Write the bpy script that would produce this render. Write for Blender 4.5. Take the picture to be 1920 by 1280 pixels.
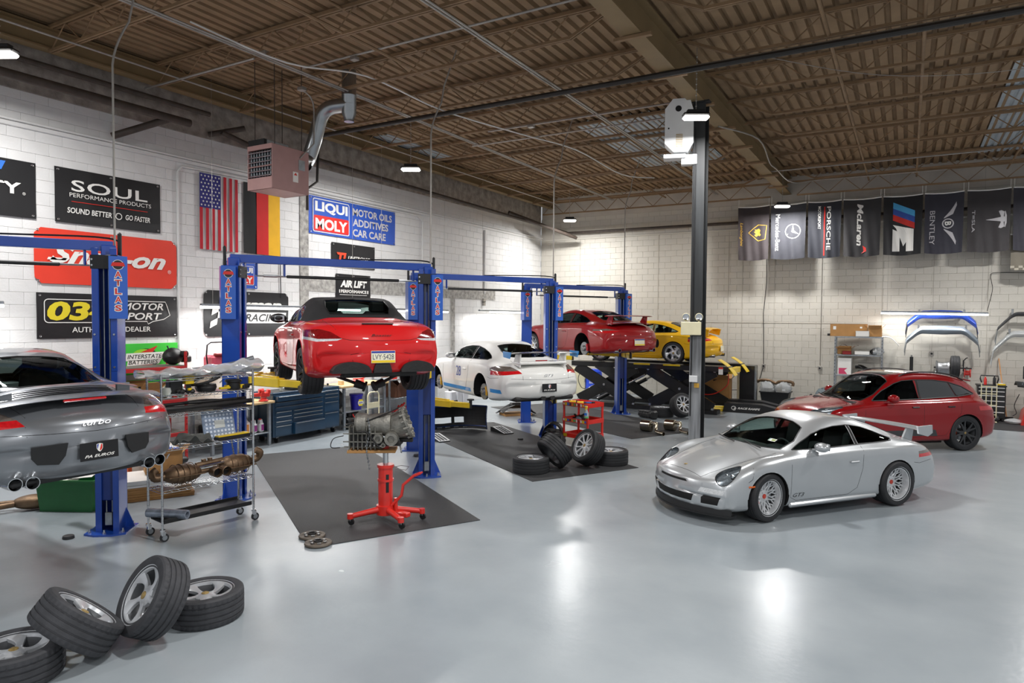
import bpy, bmesh, math, random
from mathutils import Vector, Matrix
from mathutils.bvhtree import BVHTree
PI = math.pi
rnd = random.Random(7)
S = bpy.context.scene
C = S.collection
for o in list(bpy.data.objects): bpy.data.objects.remove(o)

# ---------------------------------------------------------------- camera, world, lights, exposure
cam = bpy.data.objects.new('camera', bpy.data.cameras.new('camera'))
C.objects.link(cam); S.camera = cam
cam.data.sensor_width = 36.0; cam.data.lens = 23.877
cam.data.clip_start = .05; cam.data.clip_end = 200
R3 = Matrix([[0.863637, -0.023371, 0.503571], [0.50406, 0.02554, -0.863291], [0.007315, 0.999401, 0.033838]])
cam.matrix_world = Matrix.Translation((0, 0, 2.68)) @ R3.to_4x4()

W = bpy.data.worlds.new('world'); S.world = W; W.use_nodes = True
W.node_tree.nodes['Background'].inputs[0].default_value = (.93, .96, 1, 1)
W.node_tree.nodes['Background'].inputs[1].default_value = .46
S.view_settings.view_transform = 'Standard'; S.view_settings.look = 'None'
S.view_settings.gamma = 1; S.view_settings.use_curve_mapping = False
S.view_settings.exposure = 0.0

def area(name, loc, size, power, rot=(0, 0, 0), sy=None, col=(1, .985, .97)):
    l = bpy.data.lights.new(name, 'AREA'); l.energy = power; l.size = size; l.color = col
    if sy: l.shape = 'RECTANGLE'; l.size_y = sy
    o = bpy.data.objects.new(name, l); C.objects.link(o); o.location = loc; o.rotation_euler = rot
    return o
# the high-bay lamps: the five in view and the rest of the grid behind and beside the camera
HIGHBAY = [(-3.145, 11.43, 6.1), (-9.88, 12.3, 6.1), (-10.14, 21.26, 6.1), (-3.31, 21.5, 6.1), (-10.26, 4.35, 6.1)]
HIGHBAY_BEHIND = [(-3.4, 5.0, 6.0), (3.3, 5.0, 6.0), (3.3, 12.3, 6.0), (3.3, 19.5, 6.0), (-3.4, -2.5, 6.0), (3.3, -2.5, 6.0)]
for i, p in enumerate(HIGHBAY + HIGHBAY_BEHIND):
    area('highbay_light', (p[0], p[1], p[2] - .09), .5, 205, sy=.3)
# the tube lamps over the benches along the left wall and before the back wall
TUBES = [((-11.7, 8.23, 2.9), (-11.7, 12.6, 2.9)), ((-11.7, 13.2, 2.9), (-11.7, 16.3, 2.9)), ((-11.7, 17.98, 2.93), (-11.7, 20.95, 2.93)), ((-11.7, 3.6, 2.86), (-11.7, 4.95, 2.86)), ((-.70, 22.62, 2.96), (1.88, 22.62, 2.92))]
for a, b in TUBES:
    ln = math.hypot(a[0] - b[0], a[1] - b[1])
    area('tube_light', ((a[0] + b[0]) / 2, (a[1] + b[1]) / 2, a[2] - .085), ln if a[1] == b[1] else .06, 20 * ln, sy=.06 if a[1] == b[1] else ln, col=(1, .99, .97))

# ---------------------------------------------------------------- materials
def lin(h):
    h = h.lstrip('#'); r = []
    for i in (0, 2, 4):
        c = int(h[i:i + 2], 16) / 255
        r.append(c / 12.92 if c <= .04045 else ((c + .055) / 1.055) ** 2.4)
    return (*r, 1)
MATS = {}
def mat(name, col, rough=.5, metal=0, coat=0, var=0, scale=6, bump=0, bscale=40, trans=0, emit=None, es=0, alpha=1, stretch=None, flake=0, spec=None):
    """principled material; var mixes a noise-made tint into the colour, bump adds fine relief"""
    if name in MATS: return MATS[name]
    m = bpy.data.materials.new(name); m.use_nodes = True; MATS[name] = m
    nt = m.node_tree; N = nt.nodes; L = nt.links; b = N['Principled BSDF']
    b.inputs['Base Color'].default_value = lin(col); b.inputs['Roughness'].default_value = rough
    b.inputs['Metallic'].default_value = metal; b.inputs['Coat Weight'].default_value = coat
    b.inputs['Coat Roughness'].default_value = .04
    if spec is not None: b.inputs['Specular IOR Level'].default_value = spec
    if trans: b.inputs['Transmission Weight'].default_value = trans; b.inputs['IOR'].default_value = 1.45
    if alpha < 1: b.inputs['Alpha'].default_value = alpha
    if emit: b.inputs['Emission Color'].default_value = lin(emit); b.inputs['Emission Strength'].default_value = es
    tc = N.new('ShaderNodeTexCoord'); mp = N.new('ShaderNodeMapping'); L.new(tc.outputs['Object'], mp.inputs[0])
    if stretch: mp.inputs['Scale'].default_value = stretch
    if var or flake:
        n = N.new('ShaderNodeTexNoise'); n.inputs['Scale'].default_value = scale; n.inputs['Detail'].default_value = 6
        L.new(mp.outputs[0], n.inputs[0])
        rp = N.new('ShaderNodeMapRange'); rp.inputs[1].default_value = .3; rp.inputs[2].default_value = .7
        rp.inputs[3].default_value = 1 - var; rp.inputs[4].default_value = 1 + var * .6
        L.new(n.outputs['Fac'], rp.inputs[0])
        mx = N.new('ShaderNodeVectorMath'); mx.operation = 'SCALE'; mx.inputs[0].default_value = lin(col)[:3]
        L.new(rp.outputs[0], mx.inputs['Scale']); L.new(mx.outputs[0], b.inputs['Base Color'])
    if bump:
        n2 = N.new('ShaderNodeTexNoise'); n2.inputs['Scale'].default_value = bscale; n2.inputs['Detail'].default_value = 5
        L.new(mp.outputs[0], n2.inputs[0])
        bp = N.new('ShaderNodeBump'); bp.inputs['Strength'].default_value = bump; bp.inputs['Distance'].default_value = .02
        L.new(n2.outputs['Fac'], bp.inputs['Height']); L.new(bp.outputs[0], b.inputs['Normal'])
    return m
def paint(name, col, metal=0, rough=.35):
    return mat(name, col, rough=.5 if not metal else rough, metal=metal, coat=.75, var=.03, scale=3, spec=.25)

M_black = mat('black_plastic', '#17181a', .5, var=.15, scale=9)
M_rubber = mat('rubber', '#26272a', .62, var=.2, scale=14, bump=.08, bscale=90)
M_tread = mat('tread_rubber', '#3e3f43', .7, var=.22, scale=12, bump=.12, bscale=70)
M_dark = mat('dark_void', '#08080a', .8, var=.1)
M_chrome = mat('chrome', '#d8dadc', .16, 1, var=.05)
M_steel = mat('steel', '#9a9c9e', .38, 1, var=.15, scale=9)
M_alu = mat('cast_aluminium', '#8d8b84', .55, .7, var=.35, scale=9, bump=.35, bscale=30)
def pane(name, tint, ior=1.5):
    """thin glass sheet: tinted see-through plus a mirror by Fresnel"""
    m = bpy.data.materials.new(name); m.use_nodes = True; MATS[name] = m; nt = m.node_tree; N = nt.nodes; L = nt.links; N.remove(N['Principled BSDF'])
    t = N.new('ShaderNodeBsdfTransparent'); t.inputs[0].default_value = lin(tint); g = N.new('ShaderNodeBsdfGlossy'); g.inputs['Roughness'].default_value = .02
    f = N.new('ShaderNodeLayerWeight'); f.inputs[0].default_value = .12 if ior < 1.6 else .3; x = N.new('ShaderNodeMixShader')
    L.new(f.outputs['Fresnel'], x.inputs[0]); L.new(t.outputs[0], x.inputs[1]); L.new(g.outputs[0], x.inputs[2]); L.new(x.outputs[0], N['Material Output'].inputs[0]); return m
M_glass = pane('tinted_glass', '#c9dad6')
M_smoke = pane('smoked_glass', '#8b9496')
M_white = mat('white_paint', '#e6e6e2', .45, var=.04)
M_white_print = mat('white_print', '#ecebe6', .5, var=.03)
M_red_print = mat('red_print', '#d4281e', .5, var=.03)
M_blue_lift = mat('blue_enamel', '#1c49a8', .28, coat=.5, var=.1, scale=4)
M_yellow_lift = mat('yellow_enamel', '#e8c51a', .35, coat=.3, var=.12, scale=5)
M_red = mat('red_enamel', '#d62c22', .32, coat=.4, var=.1, scale=5)
M_card = mat('cardboard', '#b0834f', .85, var=.12, scale=5)
M_wood = mat('wood', '#d3b483', .6, var=.18, scale=5, stretch=(1, 14, 14))
M_cream = mat('cream_enamel', '#d6cfae', .45, var=.08)
M_galv = mat('galvanised', '#a5abb0', .36, .85, var=.18, scale=14)
M_conduit = mat('conduit', '#a8a49e', .42, .5, var=.15)
M_gunk = mat('grimy_black', '#1d1c1c', .6, var=.4, scale=8, bump=.2)
M_exh = mat('rusty_exhaust', '#7d6650', .48, .75, var=.4, scale=7, bump=.2, bscale=25)
M_bronze = mat('polished_muffler', '#a69d8c', .22, 1, var=.15)
M_plastic_wrap = mat('plastic_wrap', '#e4e8ea', .16, trans=.55, var=.05, bump=.6, bscale=9)

# ---------------------------------------------------------------- mesh building
SPLIT = {'spoiler_strut', 'spoiler_end_plate', 'exhaust_tip', 'exhaust_bore', 'side_skirt', 'side_intake', 'wiper', 'roof_rail', 'rim_edge', 'side_marker', 'grille_slat', 'bar_hanger', 'vent_slot', 'round_port', 'rung', 'twin_pipe', 'clamp_sleeve', 'hanger_rod', 'shutoff_rod', 'lift_cable', 'hanging_wire', 'hanging_cord', 'panel_return', 'linkage_rod', 'shelf_bracket', 'seam_band', 'weld_bead', 'bracket', 'emblem_bolt', 'lamp_seal'}
class G:
    """collects primitives; .o() links them as one mesh object"""
    def __init__(s): s.v = []; s.f = []; s.M = None
    def add(s, v, f, M=None):
        n = len(s.v); M = M or s.M
        s.v += [tuple(M @ Vector(p)) for p in v] if M else [tuple(p) for p in v]
        s.f += [tuple(i + n for i in q) for q in f]; return s
    def box(s, c, d, b=0, rz=0, M=None):
        hx, hy, hz = d[0] / 2, d[1] / 2, d[2] / 2
        T = Matrix.Translation(c) @ Matrix.Rotation(rz, 4, 'Z')
        if M: T = M @ T
        elif s.M: T = s.M @ T
        if not b:
            v = [(x * hx, y * hy, z * hz) for x in (-1, 1) for y in (-1, 1) for z in (-1, 1)]
            f = [(0, 1, 3, 2), (4, 6, 7, 5), (0, 4, 5, 1), (2, 3, 7, 6), (0, 2, 6, 4), (1, 5, 7, 3)]
            return s.add(v, f, T)
        b = min(b, hx * .98, hy * .98, hz * .98)
        v = []; ix = {}
        for x in (-1, 1):
            for y in (-1, 1):
                for z in (-1, 1):
                    for a, p in enumerate(((x * hx, y * (hy - b), z * (hz - b)), (x * (hx - b), y * hy, z * (hz - b)), (x * (hx - b), y * (hy - b), z * hz))):
                        ix[x, y, z, a] = len(v); v.append(p)
        f = []
        I = lambda x, y, z, a: ix[x, y, z, a]
        q4 = [(-1, -1), (1, -1), (1, 1), (-1, 1)]
        for k in (-1, 1):
            f.append([I(k, a, c_, 0) for a, c_ in q4]); f.append([I(a, k, c_, 1) for a, c_ in q4]); f.append([I(a, c_, k, 2) for a, c_ in q4])
        for i in (-1, 1):
            for j in (-1, 1):
                f.append([I(i, j, -1, 0), I(i, j, 1, 0), I(i, j, 1, 1), I(i, j, -1, 1)])
                f.append([I(i, -1, j, 0), I(i, 1, j, 0), I(i, 1, j, 2), I(i, -1, j, 2)])
                f.append([I(-1, i, j, 1), I(1, i, j, 1), I(1, i, j, 2), I(-1, i, j, 2)])
                for k in (-1, 1): f.append([I(i, j, k, 0), I(i, j, k, 1), I(i, j, k, 2)])
        g = []
        for q in f:
            P = [Vector(v[t]) for t in q]; n = (P[1] - P[0]).cross(P[2] - P[0]); c0 = sum(P, Vector()) / len(P)
            g.append(tuple(q) if n.dot(c0) > 0 else tuple(reversed(q)))
        return s.add(v, g, T)
    def frame(s, a, b, up=Vector((0, 0, 1))):
        d = (Vector(b) - Vector(a)).normalized()
        if abs(d.dot(up)) > .99: up = Vector((1, 0, 0))
        x = up.cross(d).normalized(); return x, d.cross(x), d
    def cyl(s, a, b, r, r2=None, n=16, cap=True):
        r2 = r if r2 is None else r2; a = Vector(a); b = Vector(b); x, y, d = s.frame(a, b)
        v = []
        for p, q in ((a, r), (b, r2)):
            for i in range(n):
                t = 2 * PI * i / n; v.append(p + (x * math.cos(t) + y * math.sin(t)) * q)
        f = [(i, (i + 1) % n, n + (i + 1) % n, n + i) for i in range(n)]
        if cap: f += [tuple(reversed(range(n))), tuple(range(n, 2 * n))]
        return s.add(v, f)
    def bar(s, a, b, w, h, up=Vector((0, 0, 1)), b_=0):
        """box bar from a to b, w wide and h high"""
        a = Vector(a); b = Vector(b); x, y, d = s.frame(a, b, up); L_ = (b - a).length
        T = Matrix(((x.x, y.x, d.x, 0), (x.y, y.y, d.y, 0), (x.z, y.z, d.z, 0), (0, 0, 0, 1)))
        return s.box((0, 0, 0), (w, h, L_), b_, M=(s.M or Matrix()) @ Matrix.Translation((a + b) / 2) @ T)
    def tube(s, pts, r, n=8, cap=True, closed=False):
        P = [Vector(p) for p in pts]; m = len(P); v = []; ref = None
        R_ = r if isinstance(r, (list, tuple)) else [r] * m
        for i, p in enumerate(P):
            if closed: d = (P[(i + 1) % m] - P[i - 1])
            else: d = P[min(i + 1, m - 1)] - P[max(i - 1, 0)]
            d.normalize()
            if ref is None:
                up = Vector((0, 0, 1)) if abs(d.z) < .95 else Vector((1, 0, 0))
                ref = up.cross(d).normalized()
            ref = (ref - d * ref.dot(d)).normalized(); y = d.cross(ref)
            for k in range(n):
                t = 2 * PI * k / n; v.append(p + (ref * math.cos(t) + y * math.sin(t)) * R_[i])
        f = []
        for i in range(m if closed else m - 1):
            j = (i + 1) % m
            for k in range(n): f.append((i * n + k, i * n + (k + 1) % n, j * n + (k + 1) % n, j * n + k))
        if cap and not closed: f += [tuple(reversed(range(n))), tuple(range((m - 1) * n, m * n))]
        return s.add(v, f)
    def lathe(s, prof, n=32, M=None, rf=None, closed=False):
        """prof: (r, z) pairs turned about local z; rf(i, j, r, z) may alter the radius"""
        v = []; m = len(prof)
        for j in range(n):
            t = 2 * PI * j / n
            for i, (r, z) in enumerate(prof):
                if rf: r = rf(i, j, r, z)
                v.append((r * math.cos(t), r * math.sin(t), z))
        f = []
        for j in range(n):
            k = (j + 1) % n
            for i in range(m if closed else m - 1):
                i2 = (i + 1) % m
                f.append((j * m + i, k * m + i, k * m + i2, j * m + i2))
        return s.add(v, f, (s.M or Matrix()) @ M if M else None)
    def ell(s, c, r, nu=16, nv=10, jit=0, M=None):
        v = []; f = []; T = Matrix.Translation(c)
        if M: T = T @ M
        if s.M: T = s.M @ T
        for i in range(nv + 1):
            a = PI * i / nv
            for j in range(nu):
                b = 2 * PI * j / nu; k = 1 + (rnd.uniform(-jit, jit) if jit else 0)
                v.append((r[0] * math.sin(a) * math.cos(b) * k, r[1] * math.sin(a) * math.sin(b) * k, r[2] * math.cos(a) * k))
        for i in range(nv):
            for j in range(nu):
                f.append((i * nu + j, (i + 1) * nu + j, (i + 1) * nu + (j + 1) % nu, i * nu + (j + 1) % nu))
        return s.add(v, f, T)
    def prism(s, poly, h, M=None):
        """polygon in local xy, extruded h along local z"""
        n = len(poly); v = [(x, y, 0) for x, y in poly] + [(x, y, h) for x, y in poly]
        f = [tuple(reversed(range(n))), tuple(range(n, 2 * n))] + [(i, (i + 1) % n, n + (i + 1) % n, n + i) for i in range(n)]
        return s.add(v, f, (s.M or Matrix()) @ M if M else None)
    def sheet(s, fn, nu, nv, th=0):
        """grid surface fn(u, v); th gives it thickness along its normal"""
        P = [[Vector(fn(i / nu, j / nv)) for j in range(nv + 1)] for i in range(nu + 1)]
        v = [p for r in P for p in r]; k = nv + 1
        f = [(i * k + j, (i + 1) * k + j, (i + 1) * k + j + 1, i * k + j + 1) for i in range(nu) for j in range(nv)]
        if th:
            n0 = len(v); w = []
            for i in range(nu + 1):
                for j in range(nv + 1):
                    a = P[min(i + 1, nu)][j] - P[max(i - 1, 0)][j]; b = P[i][min(j + 1, nv)] - P[i][max(j - 1, 0)]
                    nn = a.cross(b); nn.normalize(); w.append(P[i][j] - nn * th)
            f2 = [tuple(n0 + t for t in reversed(q)) for q in f]
            ring = [i * k for i in range(nu + 1)] + [nu * k + j for j in range(1, nv + 1)] + [i * k + nv for i in range(nu - 1, -1, -1)] + [j for j in range(nv - 1, 0, -1)]
            f3 = [(ring[i - 1], ring[i], n0 + ring[i], n0 + ring[i - 1]) for i in range(len(ring))]
            v += w; f = f + f2 + f3
        return s.add(v, f)
    def mesh(s, name, m, smooth=True, ang=35):
        me = bpy.data.meshes.new(name); me.from_pydata(s.v, [], s.f); me.update()
        if m: me.materials.append(m)
        if smooth:
            me.shade_smooth()
            me.set_sharp_from_angle(angle=math.radians(ang))
        return me
    def o(s, name, m, parent=None, smooth=True, kind=None, ang=35):
        if name in SPLIT:
            par = list(range(len(s.v)))
            def find(i):
                while par[i] != i: par[i] = par[par[i]]; i = par[i]
                return i
            for q in s.f:
                for k in q[1:]: par[find(k)] = find(q[0])
            isl = {}
            for q in s.f: isl.setdefault(find(q[0]), []).append(q)
            if len(isl) > 1:
                out = []
                for fs in isl.values():
                    ix = {}; h = G()
                    for q in fs:
                        for k in q:
                            if k not in ix: ix[k] = len(h.v); h.v.append(s.v[k])
                        h.f.append(tuple(ix[k] for k in q))
                    out.append(link(name, h.mesh(name, m, smooth, ang), parent, kind))
                return out[0]
        return link(name, s.mesh(name, m, smooth, ang), parent, kind or ('stuff' if name in ('panel_gap', 'window_seal', 'rib', 'casting_rib', 'grid', 'hood_rib', 'interior_trim') else None))
def link(name, me, parent=None, kind=None):
    ob = bpy.data.objects.new(name, me); C.objects.link(ob)
    if parent: ob.parent = parent
    if kind: ob['kind'] = kind
    return ob
def thing(name, label, cat, loc=(0, 0, 0), rz=0, group=None, kind=None):
    o = bpy.data.objects.new(name, None); C.objects.link(o); o.empty_display_size = .1
    o.location = loc; o.rotation_euler = (0, 0, rz)
    return tag(o, label, cat, group, kind)
def tag(o, label, cat, group=None, kind=None):
    if label: o['label'] = label
    if cat: o['category'] = cat
    if group: o['group'] = group
    if kind: o['kind'] = kind
    return o
def struct(o): o['kind'] = 'structure'; return o
def dup(root, loc, rz=None, label=None, group=None, M=None):
    r = root.copy(); C.objects.link(r)
    if M is not None: r.matrix_world = M
    else:
        r.location = loc
        if rz is not None: r.rotation_euler = (0, 0, rz)
    if label: r['label'] = label
    if group: r['group'] = group
    def rec(a, b):
        for ch in list(a.children):
            c = ch.copy(); C.objects.link(c); c.parent = b; rec(ch, c)
    rec(root, r); return r
def text(body, name, m, parent, M, h, w=None, shear=0, bold=0, ext=.002, align='CENTER', spacing=1, label=None):
    """lettering: cap height about h, optional total width w, in the local xy plane of M"""
    cu = bpy.data.curves.new(name, 'FONT'); cu.body = body; cu.size = 1; cu.align_x = align; cu.align_y = 'CENTER'
    cu.shear = shear; cu.offset = bold; cu.extrude = 0; cu.resolution_u = 3; cu.space_character = spacing; cu.space_line = .82
    tmp = bpy.data.objects.new('tmp', cu); C.objects.link(tmp)
    dg = bpy.context.evaluated_depsgraph_get(); me = bpy.data.meshes.new_from_object(tmp.evaluated_get(dg))
    bpy.data.objects.remove(tmp); bpy.data.curves.remove(cu)
    xs = [v.co.x for v in me.vertices]; ys = [v.co.y for v in me.vertices]
    if not xs: return None
    x0, x1, y0, y1 = min(xs), max(xs), min(ys), max(ys)
    sy = h / (y1 - y0); sx = w / (x1 - x0) if w else sy
    cx = (x0 + x1) / 2 if align == 'CENTER' else x0
    for v in me.vertices: v.co = ((v.co.x - cx) * sx, (v.co.y - (y0 + y1) / 2) * sy, 0)
    me.transform(M); me.materials.clear(); me.materials.append(m); me.name = name
    return link(name, me, parent)
def flat(polys, name, m, parent, M, z=0):
    """flat print: list of polygons in the local xy plane of M"""
    g = G()
    for p in polys: g.add([(x, y, z) for x, y in p], [tuple(range(len(p)))], M)
    return g.o(name, m, parent, smooth=False)
def circ(cx, cy, r, n=24, ry=None, a0=0, a1=2 * PI):
    return [(cx + r * math.cos(a0 + (a1 - a0) * i / n), cy + (ry or r) * math.sin(a0 + (a1 - a0) * i / n)) for i in range(n if a1 - a0 > 6.2 else n + 1)]
def ring(cx, cy, r, w, n=24, ry=None):
    ry = ry or r; q = []
    for i in range(n):
        a = 2 * PI * i / n; b = 2 * PI * (i + 1) / n
        q.append([(cx + r * math.cos(a), cy + ry * math.sin(a)), (cx + r * math.cos(b), cy + ry * math.sin(b)), (cx + (r - w) * math.cos(b), cy + (ry - w) * math.sin(b)), (cx + (r - w) * math.cos(a), cy + (ry - w) * math.sin(a))])
    return q
def axes(o, x, y):
    """matrix with origin o, local x and y along the given vectors"""
    x = Vector(x).normalized(); y = Vector(y).normalized(); z = x.cross(y)
    return Matrix(((x.x, y.x, z.x, o[0]), (x.y, y.y, z.y, o[1]), (x.z, y.z, z.z, o[2]), (0, 0, 0, 1)))
def arc(p0, p1, p2, n=6):
    """quadratic curve p0 -> p2 with control p1"""
    p0, p1, p2 = Vector(p0), Vector(p1), Vector(p2)
    return [p0 * (1 - t) ** 2 + p1 * 2 * t * (1 - t) + p2 * t * t for t in [i / n for i in range(n + 1)]]
def spline(pts, n=6):
    """Catmull-Rom through points"""
    P = [Vector(p) for p in pts]; out = []
    for i in range(len(P) - 1):
        a = P[max(i - 1, 0)]; b = P[i]; c = P[i + 1]; d = P[min(i + 2, len(P) - 1)]
        for k in range(n):
            t = k / n
            out.append(.5 * ((2 * b) + (c - a) * t + (2 * a - 5 * b + 4 * c - d) * t * t + (3 * b - a - 3 * c + d) * t ** 3))
    out.append(P[-1]); return out

# ---------------------------------------------------------------- the room
WX, BY, DZ = -12.24, 23.16, 7.22
def floor_mat():
    m = bpy.data.materials.new('epoxy_floor'); m.use_nodes = True; nt = m.node_tree; N = nt.nodes; L = nt.links; b = N['Principled BSDF']
    tc = N.new('ShaderNodeTexCoord')
    n1 = N.new('ShaderNodeTexNoise'); n1.inputs['Scale'].default_value = .55; n1.inputs['Detail'].default_value = 8; L.new(tc.outputs['Object'], n1.inputs[0])
    n2 = N.new('ShaderNodeTexNoise'); n2.inputs['Scale'].default_value = 1.3; n2.inputs['Detail'].default_value = 3; L.new(tc.outputs['Object'], n2.inputs[0])
    r = N.new('ShaderNodeValToRGB'); r.color_ramp.elements[0].color = lin('#8e979d'); r.color_ramp.elements[1].color = lin('#a2aaaf')
    r.color_ramp.elements[0].position = .35; r.color_ramp.elements[1].position = .65
    L.new(n1.outputs['Fac'], r.inputs[0])
    # scuffs: small dark marks with a shape of their own
    n3 = N.new('ShaderNodeTexNoise'); n3.inputs['Scale'].default_value = 9; n3.inputs['Detail'].default_value = 9; n3.inputs['Roughness'].default_value = .7
    mp = N.new('ShaderNodeMapping'); mp.inputs['Scale'].default_value = (.6, 1.7, 1); L.new(tc.outputs['Object'], mp.inputs[0]); L.new(mp.outputs[0], n3.inputs[0])
    rr = N.new('ShaderNodeMapRange'); rr.inputs[1].default_value = .62; rr.inputs[2].default_value = .8; rr.inputs[3].default_value = 0; rr.inputs[4].default_value = .05
    L.new(n3.outputs['Fac'], rr.inputs[0])
    mx = N.new('ShaderNodeMix'); mx.data_type = 'RGBA'; L.new(rr.outputs[0], mx.inputs[0]); L.new(r.outputs[0], mx.inputs[6]); mx.inputs[7].default_value = lin('#6d7376')
    L.new(mx.outputs[2], b.inputs['Base Color'])
    ro = N.new('ShaderNodeMapRange'); ro.inputs[1].default_value = .15; ro.inputs[2].default_value = .85; ro.inputs[3].default_value = .225; ro.inputs[4].default_value = .285
    L.new(n2.outputs['Fac'], ro.inputs[0]); L.new(ro.outputs[0], b.inputs['Roughness'])
    n4 = N.new('ShaderNodeTexNoise'); n4.inputs['Scale'].default_value = 14; n4.inputs['Detail'].default_value = 3; L.new(tc.outputs['Object'], n4.inputs[0])
    bp = N.new('ShaderNodeBump'); bp.inputs['Strength'].default_value = .12; bp.inputs['Distance'].default_value = .01
    L.new(n4.outputs['Fac'], bp.inputs['Height']); L.new(bp.outputs[0], b.inputs['Normal'])
    b.inputs['Coat Weight'].default_value = .12; b.inputs['Coat Roughness'].default_value = .3
    return m
fl = struct(G().box((-1.5, 10.5, -.1), (24, 27.5, .2)).o('floor', floor_mat(), smooth=False))

M_block = mat('painted_block', '#dcdcdb', .55, var=.05, scale=2.5, bump=.25, bscale=30)
M_block_back = mat('painted_block_back', '#cbc7bd', .6, var=.05, scale=1.2, bump=.2, bscale=30)
M_rough = mat('rough_plaster', '#a19990', .9, var=.4, scale=5, bump=1, bscale=11)
M_patch = mat('bare_patch', '#a9a7a2', .9, var=.45, scale=9, bump=.9, bscale=24)
M_iron = mat('brown_iron', '#58483a', .6, var=.25, scale=5)
M_joist = mat('joist_primer', '#8d7254', .65, var=.22, scale=4)
M_girder = mat('girder_primer', '#85704f', .6, var=.15, scale=2)
M_pipe = mat('dark_pipe', '#463c35', .6, var=.3, scale=7)
M_deck = mat('roof_deck', '#92785a', .75, var=.16, scale=2.5)
M_sky = mat('skylight_panel', '#a9b3ba', .5, var=.15, scale=3)

def block_wall(name, m, axis, lo, hi, ztop, n_single, vis):
    """running-bond block wall; axis 0: wall in the plane x = WX, 1: in the plane y = BY"""
    wl = struct(G().box((WX - .15, (lo + hi) / 2, DZ / 2) if axis == 0 else ((lo + hi) / 2, BY + .15, DZ / 2),
                        (.2, hi - lo, DZ) if axis == 0 else (hi - lo, .2, DZ)).o(name, mat('mortar_' + name, '#dcdcdb' if axis == 0 else '#cbc7bd', .6, var=.04), smooth=False))
    lb, hb, j = .406, .203, .0025
    me = None; cells = []
    r = 0; z = 0
    while z < ztop - .05:
        hh = min(hb, ztop - z); s = lo - (lb / 2 if r % 2 else 0)
        while s < hi:
            a = max(s, lo); e = min(s + lb, hi)
            if e - a > .06: cells.append((a, e, z, z + hh))
            s += lb
        z += hb; r += 1
    full = G(); full.box((0, 0, 0), (.06, lb - j, hb - j) if axis == 0 else (lb - j, .06, hb - j), .003)
    me = full.mesh('block', m, smooth=False)
    def dist(c):
        s, zz = (c[0] + c[1]) / 2, (c[2] + c[3]) / 2
        p = (WX, s, zz) if axis == 0 else (s, BY, zz)
        return p[0] ** 2 + p[1] ** 2 + (p[2] - 2.68) ** 2
    cand = sorted([c for c in cells if vis(c) and c[1] - c[0] > lb - .01 and c[3] - c[2] > hb - .01], key=dist)[:n_single]
    single = set(cand); rest = G()
    for c in cells:
        s, zz = (c[0] + c[1]) / 2, (c[2] + c[3]) / 2
        d = rnd.uniform(-.0015, .0015)
        p = (WX - .032 + d, s, zz) if axis == 0 else (s, BY + .03 + d, zz)
        if c in single:
            o = link('block', me, wl); o.location = p
        else:
            rest.box(p, (.06, c[1] - c[0] - j, c[3] - c[2] - j) if axis == 0 else (c[1] - c[0] - j, .06, c[3] - c[2] - j), .004)
    rest.o('block_courses', m, wl, smooth=False, kind='stuff')
    return wl
wl = block_wall('wall_left', M_block, 0, 1.0, BY, 6.24, 290, lambda c: c[0] > 5.2 and c[2] > 1.9)
wb = block_wall('wall_back', M_block_back, 1, WX, 6.4, 6.45, 200, lambda c: -1.5 < c[0] < 2.6 and .6 < c[2] < 4)
# rough plaster above the blocks, bare patches where old walls stood, ledge rails
struct(G().box((WX - .02, 11.9, 6.62), (.12, 22.3, .78)).o('trim_1', M_rough, smooth=False))
struct(G().box((-2.9, BY + .02, 6.85), (18.6, .1, .8)).o('trim_2', mat('upper_wall', '#c9c4bb', .8, var=.12, scale=2), smooth=False))
g = G(); g.box((WX + .02, 12.08, 5.68), (.05, 22.1, .07), .01); g.box((WX + .05, 12.08, 5.74), (.06, 22.1, .035), .008)
struct(g.o('trim_3', M_block))
struct(G().box((-2.9, BY - .02, 5.66), (18.6, .05, .06), .01).o('trim_4', M_block_back))
struct(G().box((WX + .004, 15.6, 3.47), (.02, 8.4, .35)).o('trim_5', M_patch, smooth=False))
struct(G().box((WX + .006, 11.3, 2.8), (.03, .26, 5.6)).o('trim_6', M_patch, smooth=False))
struct(G().box((WX + .006, 17.3, 1.75), (.03, .2, 3.1)).o('trim_7', M_patch, smooth=False))
g = G()
for x in (-10.6, -7.6, -5.2, -4.75, -3.75, -2.35, -.7, .6, 1.9, 3.4): g.box((x, BY - .002, 2.85), (.012, .012, 5.6))
g.box((-2.9, BY - .004, 2.6), (18.6, .012, .014))
struct(g.o('trim_8', mat('panel_joint', '#b2ada3', .8), smooth=False))

# roof deck: corrugated steel, ribs along y
g = G(); P = .21; X0, X1, Y0, Y1 = -12.3, 9.2, .6, 23.4; prof = []
n = int((X1 - X0) / P)
for i in range(n):
    x = X0 + i * P
    prof += [(x, 0), (x + .12, 0), (x + .135, .07), (x + .195, .07)]
prof.append((X0 + n * P, 0))
v = [(x, y, DZ + z) for x, z in prof for y in (Y0, Y1)]
g.add(v, [(2 * i, 2 * i + 2, 2 * i + 3, 2 * i + 1) for i in range(len(prof) - 1)])
g.box((-1.5, 12, DZ + .12), (21.6, 23, .04))
ceil = struct(g.o('ceiling', M_deck, smooth=False))
def skylight(x0, x1, y0, y1):
    g = G(); n = int(round((x1 - x0) / .14)); p = []
    for i in range(n):
        x = x0 + (x1 - x0) * i / n; d = (x1 - x0) / n
        p += [(x, 0), (x + d * .5, 0), (x + d * .62, .03), (x + d * .9, .03)]
    p.append((x1, 0))
    g.add([(x, y, DZ - .012 + z) for x, z in p for y in (y0, y1)], [(2 * i, 2 * i + 2, 2 * i + 3, 2 * i + 1) for i in range(len(p) - 1)])
    return struct(g.o('skylight', M_sky, smooth=False))
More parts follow.
